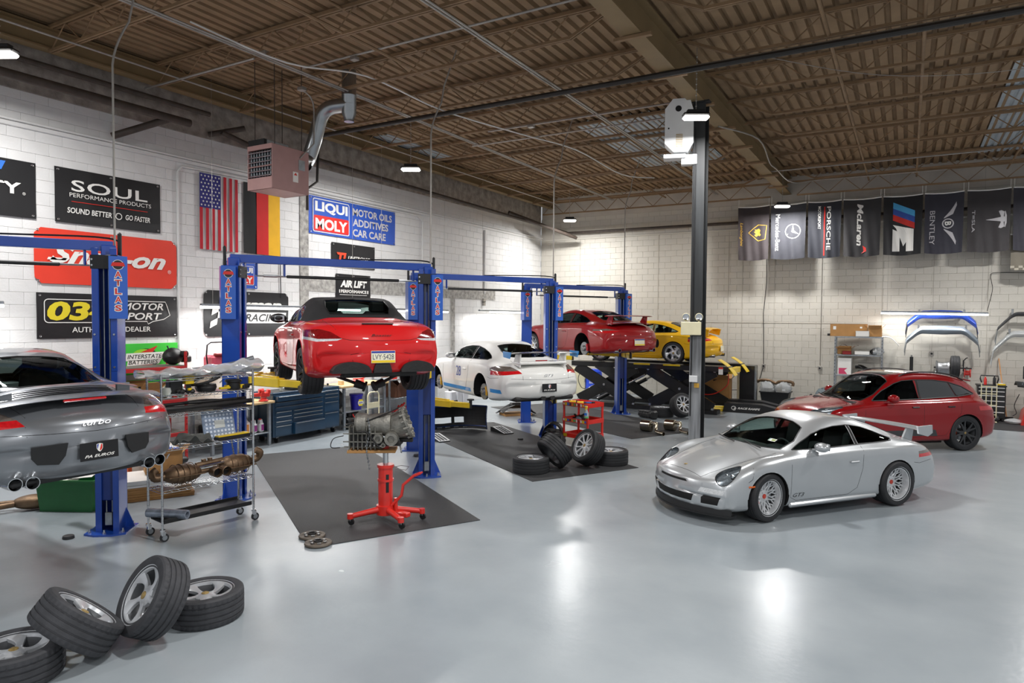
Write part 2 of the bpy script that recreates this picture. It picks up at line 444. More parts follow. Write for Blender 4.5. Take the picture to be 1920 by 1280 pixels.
skylight(-6.85, -4.55, 14.45, 19.7); skylight(1.5, 2.6, 14.6, 22.2); skylight(-11.9, -11.2, 13.1, 15.8)

# joists: top and bottom chord, zigzag web
def joist(y, x0, x1, zb=6.78, zt=7.19, up0=False, up1=False):
    j = struct(G().box(((x0 + x1) / 2, y - .03, zt - .025), (x1 - x0, .035, .05)).box(((x0 + x1) / 2, y + .03, zt - .025), (x1 - x0, .035, .05)).o('roof_joist', M_joist, smooth=False))
    g = G(); a = x0 + (.9 if up0 else .3); b = x1 - (.9 if up1 else .3)
    for s in (-.025, .025):
        g.box(((a + b) / 2, y + s, zb + .02), (b - a, .03, .04))
        if up0: g.bar((x0 + .12, y + s, zt - .04), (a, y + s, zb + .02), .03, .04)
        if up1: g.bar((x1 - .12, y + s, zt - .04), (b, y + s, zb + .02), .03, .04)
    g.o('bottom_chord', M_joist, j, smooth=False)
    g = G(); k = int((b - a) / .42); d = (b - a) / k
    for i in range(k):
        p, q = (zb + .03, zt - .03) if i % 2 == 0 else (zt - .03, zb + .03)
        g.cyl((a + i * d, y, p), (a + (i + 1) * d, y, q), .011, n=5, cap=False)
    g.o('web', M_joist, j)
JY = [2.15, 3.9] + [5.66 + 1.757 * i for i in range(10)]
for y in JY:
    joist(y, -12.0, -3.5, up1=True); joist(y, -3.34, 9.0, up0=True)
joist(22.44, -12.1, -3.5, 6.5, 6.95); joist(22.44, -3.34, 9.0, 6.5, 6.95)
# wide flange girder over the column, along the left wall a smaller one
def ibeam(name, x, z0, z1, w, y0, y1, m):
    g = G(); ym = (y0 + y1) / 2; L_ = y1 - y0
    g.box((x, ym, z0 + .013), (w, L_, .026)); g.box((x, ym, z1 - .013), (w, L_, .026)); g.box((x, ym, (z0 + z1) / 2), (.018, L_, z1 - z0 - .05))
    return struct(g.o(name, m, smooth=False))
gd = ibeam('roof_girder', -3.43, 6.66, 7.18, .27, .8, BY, M_girder)
g = G()
for y in JY:
    if y > 5: g.box((-3.43, y, 6.63), (.55, .07, .05), .005)
g.o('joist_bracket', M_joist, gd)
ibeam('wall_girder', -11.75, 6.82, 7.16, .2, .8, BY, M_girder)
# steel column
g = G(); cx, cy = -3.385, 12.67
g.box((cx, cy - .125, 3.33), (.22, .02, 6.66)); g.box((cx, cy + .125, 3.33), (.22, .02, 6.66)); g.box((cx, cy, 3.33), (.02, .24, 6.66))
g.box((cx, cy, .012), (.4, .4, .024)); g.box((cx, cy, 6.65), (.36, .36, .03))
sc = struct(g.o('steel_column', mat('column_paint', '#25282a', .55, var=.35, scale=2.2, stretch=(6, 6, .6)), smooth=False))
G().box((cx, cy - .1365, 1.2), (.216, .003, 2.36)).o('grey_face', mat('column_grey', '#85888b', .5, var=.4, scale=2.2, stretch=(9, 9, .7)), sc)  # lighter, streaked grey plate over the lower front flange
g = G(); g.tube([(-3.46, 12.5, 6.2), (-3.465, 12.515, 4.4), (-3.45, 12.515, 3.0), (-3.46, 12.517, 1.6), (-3.465, 12.517, .9)], .012, 6); g.tube([(-3.43, 12.515, 6), (-3.43, 12.517, 2.8)], .01, 6)
tag(g.o('cable', M_black), 'black cable running down the face of the steel column', 'cable')

# pipes and conduits under the roof
def run(pts, r, name, m, label, cat='pipe', n=8, group=None):
    return tag(G().tube(pts, r, n).o(name, m), label, cat, group)
g = G(); g.tube([(-11.5, 1.5, 6.22), (-11.5, 7.9, 6.22)], .07, 14); g.tube([(-11.5, 7.55, 6.22), (-11.55, 7.5, 6.2), (-12.13, 6.83, 5.82)], .06, 14)
tag(g.o('iron_pipe', M_pipe), 'thick dark iron pipe along the upper left wall with a branch slanting into the wall', 'pipe')
g = G(); g.tube([(-12.15, 8.75, 6.3), (-11.75, 9.3, 6.5)], .055, 12); g.tube([(-11.95, 8.9, 6.36), (-11.95, 9.8, 6.2)], .05, 12)
tag(g.o('branch_pipe', M_pipe), 'short dark pipe elbow over the pink heater near the left wall', 'pipe')
run([(-11.9, 1.5, 6.62), (-11.9, 8.6, 6.62)], .045, 'iron_pipe', M_pipe, 'thinner dark pipe right under the roof edge, above the thick pipe', n=10)
run([(-11.8, 10.2, 6.3), (-11.6, 23.0, 6.05), (-11.0, 22.95, 5.86), (9, 22.95, 5.83)], .05, 'iron_pipe', M_pipe, 'brown sprinkler pipe along the left wall turning along the back wall', n=10)
run([(-11.95, 20.2, 6.32), (-10.5, 22.6, 5.62)], .06, 'branch_pipe', M_pipe, 'dark pipe crossing the far corner below the lamp', n=10)
run([(-11.1, 10.77, 6.62), (9, 10.77, 6.62)], .045, 'gas_pipe', mat('black_pipe', '#2b2825', .5, var=.2), 'black gas pipe crossing the whole roof below the joists', n=10)
run([(-3.2, 10.95, 6.72), (9, 10.95, 6.72)], .03, 'conduit', M_conduit, 'thick pale conduit beside the black gas pipe right of the girder')
run([(-11.1, 10.72, 6.62), (-11.1, 10.66, 6.4), (-11.1, 10.63, 5.6), (-11.1, 10.35, 5.4), (-11.1, 10.35, 4.95)], .03, 'gas_pipe', mat('black_pipe', '#2b2825'), 'black gas drop pipe bending down behind the pink heater')
for i, (x, y0, y1, dz) in enumerate([(-8.9, 1, 22, 6.76), (-8.83, 1, 22, 6.76), (-5.5, 1, 22.5, 6.76), (-5.43, 1, 22.5, 6.75), (-11.95, 1, 12, 6.93), (-10.9, 1, 22, 6.75)]):
    run([(x, y0, dz), (x, y1, dz)], .016, 'conduit', M_conduit, 'pale steel conduit running lengthwise under the joists, ' + ('third from the left wall', 'fourth from the left wall, beside its twin', 'left one of the pair nearest the girder', 'right one of the pair nearest the girder', 'first and closest to the left wall', 'second from the left wall')[i], group='lengthwise roof conduits', n=6)
for i, (y, x0, x1, z) in enumerate([(8.68, -9.4, -3.6, 7.1), (7.3, -11.9, -9.0, 6.74), (12.62, -8, -3.5, 6.74), (13.5, -9.0, -3.9, 6.74), (19.6, -3.4, 1.6, 6.72)]):
    run([(x0, y, z), (x1, y, z)], .018, 'conduit', M_conduit, 'pale steel conduit running crosswise under the roof, ' + ('close under the deck above the flue', 'nearest, ending at the left wall', 'second, behind the gas pipe', 'third, ending near the column box', 'far one right of the girder')[i], group='crosswise roof conduits', n=6)
g = G()
for x in (-7.2, -1.1, .1, 2.2, 4.2): g.cyl((x, 1, 6.81), (x, 22.6, 6.81), .025, n=6)
for x in (-10.2, -7.2): g.cyl((x, 1, 7.15), (x, 22.6, 7.15), .02, n=6)
struct(g.o('joist_bridging', M_joist))
run(spline([(-3.2, 13.2, 6.35), (-2.9, 15.5, 6.6), (-3.0, 17.5, 6.5), (-3.1, 19, 6.66), (-2.9, 20.5, 6.55), (-2.2, 21.4, 6.72), (.8, 21.5, 6.72)], 5), .016, 'conduit', M_conduit, 'bent pale conduit snaking from the column to the back flags', n=6)
run(spline([(-9.0, 6.2, 6.9), (-8.6, 7.6, 6.7), (-8.2, 9, 6.85), (-7.9, 10.8, 6.7), (-7.4, 13, 6.7), (-7, 15, 6.74), (-6.8, 17.5, 6.6), (-6.4, 19, 6.74)], 5), .014, 'power_cable', M_white, 'slack white cord draped along the joists above the red roadster', 'cord', n=6)
run(spline([(-7.4, 5.7, 6.82), (-6.9, 5.75, 6.72), (-6.3, 5.75, 6.8), (-5.9, 5.7, 6.95)], 5), .014, 'power_cable', M_white, 'white cord looped at the top edge between two joists', 'cord', n=6)
run(spline([(-2.2, 11.4, 6.9), (-.5, 12.4, 6.6), (1.4, 13, 6.55), (3.4, 13.6, 6.9)], 6), .006, 'thin_wire', M_conduit, 'thin wire sagging under the joists right of the girder', 'wire', n=5)
g = G()
for p, lb in [((-8.87, 7.4, 6.83), 'on the conduit pair at the top left'), ((-9.35, 8.6, 6.7), 'above the pink heater'), ((-8.2, 8.7, 7.05), 'by the flue duct'), ((-6.95, 12.65, 6.72), 'in the middle of the roof'), ((-3.9, 13.5, 6.72), 'beside the white blower box')]:
    tag(G().box(p, (.13, .11, .06), .008).o('junction_box', M_conduit), 'small pale junction box ' + lb, 'box', 'roof junction boxes')
# wall conduits
run([(WX + .03, 8.12, 1.5), (WX + .03, 8.12, 5.45), (WX + .03, 8.2, 5.57), (WX + .03, 9.3, 5.60), (WX + .03, 11.1, 5.61)], .022, 'conduit', M_block, 'white painted conduit rising beside the striped flag on the left wall', n=8)
run([(WX + .03, 11.2, 5.60), (WX + .03, 15.5, 5.60), (WX + .03, 15.75, 5.45), (WX + .03, 15.75, 3.7)], .022, 'conduit', M_block, 'white painted conduit running above the blue banner and down the left wall', n=8)
run([(WX + .03, 19.1, 5.6), (WX + .03, 19.1, 3.5)], .03, 'conduit', M_block, 'white vertical conduit on the left wall near the far corner', n=8)
run([(WX + .03, 10.55, 5.2), (WX + .03, 10.6, 3.1)], .01, 'conduit', M_black, 'thin grey vertical wire left of the bare pilaster', 'wire')
run([(-4.0, BY - .02, 4.7), (-3.99, BY - .02, 3.9), (-4.07, BY - .02, 2.9), (-4.05, BY - .02, 2.3), (-4.03, BY - .02, 1.2), (-4.15, BY - .05, .75), (-4.4, BY - .08, .42), (-5.2, BY - .12, .35)], .01, 'power_cable', M_black, 'black cord hanging down the back wall from the first flag', 'cord')
run([(-2.36, BY - .02, 5.5), (-2.36, BY - .02, 1.3)], .008, 'thin_wire', M_conduit, 'thin vertical wire on the back wall left of the steel shelf', 'wire')
def outlet(p, label):
    t = thing('outlet_box', label, 'outlet', p)
    G().box((0, -.025, 0), (.11, .05, .12), .006).o('box', M_conduit, t); G().cyl((0, -.05, .0), (0, -.06, 0), .03, n=10).o('socket', M_black, t)
outlet((-4.03, BY, 1.2), 'small outlet box on the back wall where the black cord ends')
outlet((-2.36, BY, 1.2), 'round grey outlet box on the back wall under the thin wire')
outlet((.6, BY, 1.75), 'small grey wall box under the silver bumper')
g = G()
for z in (3.12, 3.02): g.box((0, 0, z - 3.1), (.06, .12, .14), .006)
t = thing('outlet_box', 'paired grey outlet boxes on the left wall near the far corner', 'outlet', (WX + .04, 19.05, 3.25)); g.o('box', M_conduit, t)

# ---------------------------------------------------------------- wheels
def ax_y(side=1):
    """lathe axis along local y; side +1: outer face towards +y"""
    return Matrix.Rotation(-PI / 2 * side, 4, 'X')
TIRES = {}
def tire_mesh(R, r, w, detail):
    k = (R, r, w, detail)
    if k in TIRES: return TIRES[k]
    h = w / 2; s = R - r
    gr = .009
    tread = []
    cuts = [-.55, -.2, .2, .55]
    for c in cuts:
        a = c * h
        tread += [(R - .001, a - .008), (R - gr, a - .006), (R - gr, a + .006), (R - .001, a + .008)]
    prof = [(r - .012, -h * .86), (r + .004, -h * .9), (r + s * .45, -h * 1.02), (R - s * .22, -h * .985), (R - s * .07, -h * .88), (R - .002, -h * .72)] + tread + \
           [(R - .002, h * .72), (R - s * .07, h * .88), (R - s * .22, h * .985), (r + s * .45, h * 1.02), (r + s * .1, h * .97), (r + .008, h * .9), (r - .012, h * .86)]
    nn = len(prof); sh = {5, 4, nn - 8, nn - 7}
    rf = None
    n = 44
    if detail:
        n = 168
        rf = lambda i, j, rr, z: rr - (.006 if (i in sh and j % 4 == 0) else 0)
    me = G().lathe(prof, n, None, rf).mesh('tire', M_tread if detail else M_rubber, ang=30)
    TIRES[k] = me; return me
def spoke_sweep(g, r0, r1, w, y, th, tw=lambda t: 0, n=7, a0=0, flare=0):
    """one spoke in the plane of the wheel: w(t) width, y(t) outer face height, tw(t) angle offset"""
    rings = []
    for i in range(n + 1):
        t = i / n; r = r0 + (r1 - r0) * t; a = a0 + tw(t); hw = w(t) / 2; yy = y(t); q = []
        for s, dy in ((-1, -th), (-1, -.004), (-.6, 0), (.6, 0), (1, -.004), (1, -th)):
            rx, ry = r * math.cos(a) - s * hw * math.sin(a), r * math.sin(a) + s * hw * math.cos(a)
            q.append((rx, ry, yy + dy))
        rings.append(q)
    v = [p for q in rings for p in q]; f = []
    for i in range(n):
        for k in range(6): f.append((i * 6 + k, i * 6 + (k + 1) % 6, (i + 1) * 6 + (k + 1) % 6, (i + 1) * 6 + k))
    f += [tuple(range(5, -1, -1)), tuple(n * 6 + k for k in range(6))]
    g.add(v, f)
RIMS = {}
def rim_mesh(style, r, w, m):
    k = (style, r, w, m.name)
    if k in RIMS: return RIMS[k]
    h = w / 2; g = G(); bar = G()
    deep = {'bbs': .075, 'bbs_rear': .1}.get(style, .02)
    bar.lathe([(r - .01, -h * .86), (r + .008, -h * .9), (r + .008, -h * .84), (r - .02, -h * .8), (r - .05, -h * .4), (r - .045, h * .2), (r - .026, h * .9 - deep - .01)], 40)
    g.lathe([(r - .028, h * .9 - deep - .012), (r - .022, h * .84), (r + .0, h * .88), (r + .012, h * .93), (r + .014, h * .9), (r - .005, h * .8)], 48)
    top = h * .9
    ri = r - .022
    fc = top - deep
    if style.startswith('bbs'):
        for i in range(10):
            a = 2 * PI * i / 10
            for s in (-1, 1):
                spoke_sweep(g, .07, r * .62, lambda t: .017, lambda t: fc - .03 + .012 * t, .02, lambda t, s=s: s * .02 + s * .20 * t, 4, a)
                spoke_sweep(g, r * .6, ri, lambda t: .014 + .006 * t, lambda t: fc - .018 + .018 * t, .018, lambda t, s=s: s * .2 - s * .15 * t if True else 0, 4, a)
                spoke_sweep(g, r * .6, ri, lambda t: .014 + .004 * t, lambda t: fc - .018 + .018 * t, .018, lambda t, s=s: s * .2 + s * .12 * t, 4, a)
        g.lathe([(.0, fc - .02), (.05, fc - .02), (.085, fc - .03), (.09, fc - .06), (.05, fc - .09)], 28)
        for i in range(5): g.cyl((.058 * math.cos(i * 1.2566 + .3), .058 * math.sin(i * 1.2566 + .3), fc - .03), (.058 * math.cos(i * 1.2566 + .3), .058 * math.sin(i * 1.2566 + .3), fc - .012), .009, n=8)
    elif style == 'twist':
        for i in range(5):
            a = 2 * PI * i / 5
            spoke_sweep(g, .04, ri + .004, lambda t: .085 - .04 * math.sin(min(1, t * 1.25) * PI) + (.06 * max(0, t - .75) / .25 if t > .75 else 0), lambda t: top - .035 + .03 * t - .02 * math.sin(t * PI), .03, lambda t: .34 * t * t, 9, a)
        g.lathe([(.0, top - .028), (.035, top - .028), (.055, top - .034), (.085, top - .05), (.09, top - .08)], 30)
    elif style == 'split':
        for i in range(5):
            a = 2 * PI * i / 5
            for s in (-1, 1):
                spoke_sweep(g, .04, ri + .004, lambda t: .03 - .006 * math.sin(t * PI), lambda t: top - .03 + .026 * t, .026, lambda t, s=s: s * (.18 + .12 * t), 6, a)
        g.lathe([(.0, top - .025), (.035, top - .025), (.07, top - .035), (.085, top - .06)], 26)
    elif style == 'thin10':
        for i in range(5):
            a = 2 * PI * i / 5
            for s in (-1, 1):
                spoke_sweep(g, .04, ri + .004, lambda t: .022, lambda t: top - .045 + .04 * t, .024, lambda t, s=s: s * (.1 + .22 * t), 6, a)
        g.lathe([(.0, top - .03), (.035, top - .03), (.06, top - .045), (.08, top - .07)], 26)
    else:  # 'five'
        for i in range(5):
            a = 2 * PI * i / 5
            for s in (-1, 1):
                spoke_sweep(g, .05, ri + .004, lambda t: .05 - .015 * t, lambda t: top - .02 + .012 * t, .03, lambda t, s=s: s * (.12 + .13 * t), 6, a)
        g.lathe([(.0, top - .02), (.04, top - .02), (.075, top - .03), (.095, top - .06)], 26)
    me = (g.mesh('rim', m, ang=40), bar.mesh('barrel', M_barrel)); RIMS[k] = me; return me
def wheel_parts(parent, style, R, r, w, M, m_rim, m_cap=None, detail=False, top_name='wheel', caliper=None, disc=True, car=True):
    """tyre mesh (the wheel) > rim, hub_cap, brake_disc, brake_caliper; M takes local z (outer face) into place"""
    t = link(top_name, tire_mesh(R, r, w, detail), parent); t.matrix_local = M
    a, b = rim_mesh(style, r, w, m_rim); link('rim', a, t); link('barrel', b, t)
    fc = w / 2 * .9 - {'bbs': .075, 'bbs_rear': .1}.get(style, .02)
    z = fc - .012 if style.startswith('bbs') else fc - .004
    G().lathe([(.0, z + .006), (.024, z + .005), (.032, z), (.033, z - .02)], 20).o('hub_cap', m_cap or m_rim, t)
    if car:
        G().lathe([(.05, .0), (.155, .0), (.165, -.004), (.165, -.03), (.155, -.034), (.05, -.034)], 32).o('brake_disc', M_steel, t)
        if caliper:
            g = G()
            for a in [.0 + .09 * i for i in range(-5, 6)]:
                g.box((.148, 0, -.01), (.05, .03, .075), .008, M=Matrix.Rotation(a, 4, 'Z'))
            g.o('brake_caliper', caliper, t).rotation_euler = (0, 0, .1)
    return t
M_silver_rim = mat('silver_rim', '#cfd2d6', .3, .45, coat=.5)
M_dark_rim = mat('black_rim', '#202124', .28, .3, coat=.6)
M_barrel = mat('shaded_rim_barrel', '#5b5d60', .45, .5, var=.25)  # greyed: shade behind the spokes is put into the barrel's colour
M_gold_cap = mat('crest_gold', '#a58c57', .5, .2, var=.5, scale=60)

# ---------------------------------------------------------------- car bodies
def pchip(xs, ys, x):
    n = len(xs)
    if x <= xs[0]: return ys[0]
    if x >= xs[-1]: return ys[-1]
    h = [xs[i + 1] - xs[i] for i in range(n - 1)]; d = [(ys[i + 1] - ys[i]) / h[i] for i in range(n - 1)]
    def slope(i):
        if i == 0: return d[0]
        if i == n - 1: return d[-1]
        if d[i - 1] * d[i] <= 0: return 0
        w1 = 2 * h[i] + h[i - 1]; w2 = h[i] + 2 * h[i - 1]
        return (w1 + w2) / (w1 / d[i - 1] + w2 / d[i])
    i = 0
    while x > xs[i + 1]: i += 1
    t = (x - xs[i]) / h[i]; m0, m1 = slope(i) * h[i], slope(i + 1) * h[i]
    return ys[i] * (2 * t ** 3 - 3 * t * t + 1) + m0 * (t ** 3 - 2 * t * t + t) + ys[i + 1] * (-2 * t ** 3 + 3 * t * t) + m1 * (t ** 3 - t * t)
class Body:
    """lofted car body. table rows, front to rear: x, bow, zb, yb, (ys,zs), (ym,zm), (yh,zh), (yc,zc), (yg,zg), (yr,zr), zt"""
    def __init__(s, table, nx=96, sub=4, capf=(.36, .03), capr=(.5, .02)):
        T = sorted([list(r) for r in table])
        def cap(row, zmid, dx):
            out = []
            for k, fr in ((dx * .6, .5), (dx * .95, .85)):
                q = row[:]; q[0] += k
                for c in (2, 5, 7, 9, 11, 13, 15, 16): q[c] = q[c] + (zmid - q[c]) * fr
                out.append(q)
            return out
        T = list(reversed(cap(T[0], capr[0], -capr[1]))) + T + cap(T[-1], capf[0], capf[1])
        xs = [r[0] for r in T]; cols = [[r[c] for r in T] for c in range(17)]
        st = []
        for i in range(len(xs) - 1):
            k = max(1, int(math.ceil((xs[i + 1] - xs[i]) / (xs[-1] - xs[0]) * nx)))
            st += [xs[i] + (xs[i + 1] - xs[i]) * j / k for j in range(k)]
        st.append(xs[-1])
        bm = s.bm = bmesh.new(); rows = []
        for x in st:
            c = [pchip(xs, cols[k], x) for k in range(17)]
            P = [(0, c[2]), (c[3], c[2]), (c[4], c[5]), (c[6], c[7]), (c[8], c[9]), (c[10], c[11]), (c[12], c[13]), (c[14], c[15]), (c[14] * .5, c[16] - (c[16] - c[15]) * .25), (0, c[16])]
            L_ = [0]
            for a, b in zip(P, P[1:]): L_.append(L_[-1] + max(.004, math.hypot(b[0] - a[0], b[1] - a[1])))
            pts = []
            for i in range(9):
                for k in range(sub):
                    t = L_[i] + (L_[i + 1] - L_[i]) * k / sub
                    pts.append((pchip(L_, [p[0] for p in P], t), pchip(L_, [p[1] for p in P], t)))
            pts.append(P[-1])
            full = pts + [(-y, z) for y, z in reversed(pts[1:-1])]
            rows.append([bm.verts.new((x + c[1] * (y / .85) ** 2, y, z)) for y, z in full])
        n = len(rows[0])
        for a, b in zip(rows, rows[1:]):
            for j in range(n):
                q = [a[j], b[j], b[(j + 1) % n], a[(j + 1) % n]]
                try: bm.faces.new(q)
                except ValueError: pass
        h = n // 2; mi = lambda i: (n - i) % n if i < h else h
        for row in (rows[0], rows[-1]):
            for f_ in (lambda i: i, mi):
                for j in range(h // 2):
                    q = []
                    for k in (j, j + 1, h - 1 - j, h - j):
                        w = row[f_(k)]
                        if w not in q: q.append(w)
                    try: bm.faces.new(q)
                    except ValueError: pass
        bmesh.ops.recalc_face_normals(bm, faces=bm.faces[:])
        s.tag = bm.faces.layers.int.new('part'); s.names = ['body']; bm.normal_update()
        s.tree = BVHTree.FromBMesh(bm)
        for f in bm.faces: f.smooth = True
    def cut(s, poly, view, name, keep=lambda c, n: True):
        """cut a polygon, seen along a view, out of the shell and mark it as part `name`
        view: 'S' (x, z), 'T' (x, y), 'F' (y, z)"""
        bm = s.bm; ax = {'S': (0, 2), 'T': (0, 1), 'F': (1, 2)}[view]
        P = [Vector(p) for p in poly]; A = sum(a.x * b.y - a.y * b.x for a, b in zip(P, P[1:] + P[:1]))
        if A < 0: P.reverse()
        lo = (min(p.x for p in P), min(p.y for p in P)); hi = (max(p.x for p in P), max(p.y for p in P))
        def bb(f):
            a = [v.co[ax[0]] for v in f.verts]; b = [v.co[ax[1]] for v in f.verts]; return min(a), max(a), min(b), max(b)
        fs = []
        for f in bm.faces:
            if f[s.tag]: continue
            a = bb(f)
            if a[1] > lo[0] and a[0] < hi[0] and a[3] > lo[1] and a[2] < hi[1] and keep(f.calc_center_median(), f.normal): fs.append(f)
        for a, b in zip(P, P[1:] + P[:1]):
            d = b - a
            if d.length < 1e-6: continue
            e = .003; bx = (min(a.x, b.x) - e, max(a.x, b.x) + e, min(a.y, b.y) - e, max(a.y, b.y) + e)
            hit = []; rest = []
            for f in fs:
                k = bb(f); (hit if k[1] > bx[0] and k[0] < bx[1] and k[3] > bx[2] and k[2] < bx[3] else rest).append(f)
            if not hit: continue
            no = [0, 0, 0]; no[ax[0]] = d.y; no[ax[1]] = -d.x; co = [0, 0, 0]; co[ax[0]] = a.x; co[ax[1]] = a.y
            geom = set(hit)
            for f in hit: geom.update(f.edges); geom.update(f.verts)
            r = bmesh.ops.bisect_plane(bm, geom=list(geom), plane_co=co, plane_no=no, dist=1e-5)
            fs = [f for f in rest if f.is_valid] + [g for g in r['geom'] if isinstance(g, bmesh.types.BMFace)]
        if name not in s.names: s.names.append(name)
        k = s.names.index(name)
        def inside(q):
            w = False
            for a, b in zip(P, P[1:] + P[:1]):
                if (a.y > q[1]) != (b.y > q[1]) and q[0] < (b.x - a.x) * (q[1] - a.y) / (b.y - a.y) + a.x: w = not w
            return w
        for f in fs:
            if f.is_valid:
                c = f.calc_center_median()
                if inside((c[ax[0]], c[ax[1]])): f[s.tag] = k
    def meshes(s):
        """{name: mesh} of what was cut, plus 'liner': the dark inside of the painted shell"""
        bm = s.bm; bm.normal_update(); out = {}
        for k, nm in enumerate(s.names):
            fs = [f for f in bm.faces if f[s.tag] == k]
            if not fs: continue
            if nm != 'body':
                out[nm] = [s.sub(q, nm) for q in s.isl(fs)]
                if nm == 'headlamp_lens': out['lamp_bowl'] = [s.bowl(q, .035) for q in s.isl(fs)]
                continue
            out[nm] = [s.sub(fs, nm)]
            if nm == 'body': out['liner'] = [s.sub([f for f in fs], 'liner', -.018, True)]
        return out
    def isl(s, fs):
        """connected groups of faces"""
        left = set(fs); out = []
        while left:
            st = [left.pop()]; grp = [st[0]]
            while st:
                for e in st.pop().edges:
                    for f in e.link_faces:
                        if f in left: left.discard(f); st.append(f); grp.append(f)
            if len(grp) > 3: out.append(grp)
        return out
    def bowl(s, fs, dep):
        """tub behind a lens: the lens faces pushed in, with a wall round the edge"""
        S_ = set(fs); me = s.sub(fs, 'lamp_bowl', -dep); v = [tuple(p.co) for p in me.vertices]; q = [tuple(p.vertices) for p in me.polygons]
        for f in fs:
            for e in f.edges:
                if sum(1 for k in e.link_faces if k in S_) == 1:
                    n = len(v); a, b = e.verts; v += [tuple(a.co - a.normal * .002), tuple(b.co - b.normal * .002), tuple(b.co - b.normal * dep), tuple(a.co - a.normal * dep)]; q.append((n, n + 1, n + 2, n + 3))
        g = G(); g.v = v; g.f = q; return g.mesh('lamp_bowl', None)
    def sub(s, fs, nm, off=0, flip=False):
        ix = {}; v = []; q = []; no = []
        for f in fs:
            r = []
            for w in f.verts:
                if w not in ix: ix[w] = len(v); v.append(tuple(w.co + w.normal * off)); no.append(tuple(w.normal))
                r.append(ix[w])
            q.append(tuple(reversed(r)) if flip else tuple(r))
        me = bpy.data.meshes.new(nm); me.from_pydata(v, [], q); me.update(); me.shade_smooth()
        if not flip and not off: me.normals_split_custom_set_from_vertices(no)
        return me
    def hit(s, p, d):
        r = s.tree.ray_cast(Vector(p), Vector(d).normalized()); return r[0], r[1]
    def line(s, g, pts, d, r=.004, off=0, n=4, seg=.06, away=3):
        """thin tube laid on the shell along pts, each thrown along d"""
        P = []; D = Vector(d)
        for a, b in zip(pts, pts[1:]):
            a, b = Vector(a), Vector(b); k = max(1, int((b - a).length / seg))
            P += [a + (b - a) * i / k for i in range(k)]
        P.append(Vector(pts[-1])); Q = []
        for p in P:
            h, nn = s.hit(p - D * away, D)
            if h: Q.append(h + nn * off)
        if len(Q) > 1: g.tube(Q, r, n)
def mir(p): return [(x, -y) for x, y in p]

T911 = [
 (2.10, -.34, .20, .70, .78, .23, .80, .38, .76, .48, .64, .525, .48, .535, .30, .54, .545),
 (1.99, -.30, .17, .72, .82, .22, .845, .42, .80, .55, .69, .605, .52, .595, .30, .61, .615),
 (1.75, -.20, .15, .72, .85, .22, .875, .45, .855, .63, .75, .71, .56, .67, .30, .69, .70),
 (1.45, -.08, .15, .72, .865, .22, .89, .46, .885, .68, .77, .795, .58, .745, .30, .77, .78),
 (1.1775, 0, .15, .72, .865, .22, .892, .46, .885, .72, .755, .84, .60, .80, .30, .83, .84),
 (.85, 0, .15, .72, .85, .22, .872, .46, .865, .755, .765, .86, .66, .86, .34, .89, .905),
 (.62, 0, .15, .72, .85, .22, .866, .46, .86, .78, .775, .88, .70, .93, .40, 1.0, 1.025),
 (.30, 0, .15, .72, .85, .22, .862, .46, .855, .80, .775, .895, .675, 1.06, .45, 1.16, 1.185),
 (0, 0, .15, .72, .85, .22, .86, .46, .85, .81, .775, .90, .625, 1.145, .46, 1.24, 1.262),
 (-.3, 0, .15, .72, .85, .22, .862, .46, .852, .815, .775, .905, .60, 1.17, .46, 1.268, 1.288),
 (-.65, 0, .15, .72, .855, .22, .868, .47, .86, .82, .775, .91, .59, 1.145, .45, 1.245, 1.266),
 (-.95, 0, .15, .72, .87, .22, .885, .5, .875, .83, .77, .915, .58, 1.08, .43, 1.175, 1.20),
 (-1.1775, 0, .15, .72, .88, .22, .90, .5, .89, .83, .765, .918, .57, 1.02, .42, 1.11, 1.135),
 (-1.45, .02, .15, .72, .88, .22, .905, .5, .888, .82, .75, .912, .56, .955, .40, 1.02, 1.04),
 (-1.75, .06, .17, .72, .87, .24, .892, .5, .865, .79, .71, .88, .54, .90, .36, .925, .935),
 (-2.0, .12, .20, .70, .85, .27, .872, .5, .835, .74, .67, .825, .50, .84, .30, .85, .855),
 (-2.2, .2, .24, .68, .82, .31, .845, .5, .79, .67, .61, .745, .46, .765, .28, .775, .78),
 (-2.31, .28, .29, .64, .77, .34, .80, .5, .74, .62, .56, .67, .44, .685, .26, .69, .69)]
def arch(x, z, r, n=30): return [(x + r * math.cos(2 * PI * i / n), z + r * math.sin(2 * PI * i / n)) for i in range(n)]
UP = lambda c, n: c.z > .78
SIDE = lambda c, n: abs(c.y) > .45 and abs(n.y) > .25
BACK = lambda c, n: c.x < -1.75 and n.x < -.15
FRONT = lambda c, n: c.x > 1.35 and n.x > .1
def glass911(B):
    ws = [(.86, 0), (.835, .34), (.75, .60), (.52, .615), (.27, .50), (.19, .25), (.17, 0)]
    B.cut(ws + mir(ws[1:-1])[::-1], 'T', 'windshield', UP)
    rw = [(-.86, 0), (-.875, .2), (-.92, .38), (-1.2, .44), (-1.5, .44), (-1.58, .3), (-1.61, 0)]
    B.cut(rw + mir(rw[1:-1])[::-1], 'T', 'rear_window', UP)
    B.cut([(.66, .91), (.45, 1.005), (.25, 1.09), (.05, 1.14), (-.2, 1.17), (-.46, 1.172), (-.46, .925), (.1, .912)], 'S', 'side_window', SIDE)
    B.cut([(-.53, .93), (-.53, 1.168), (-.75, 1.13), (-.98, 1.06), (-1.16, .99), (-1.24, .955), (-1.18, .935)], 'S', 'quarter_window', SIDE)
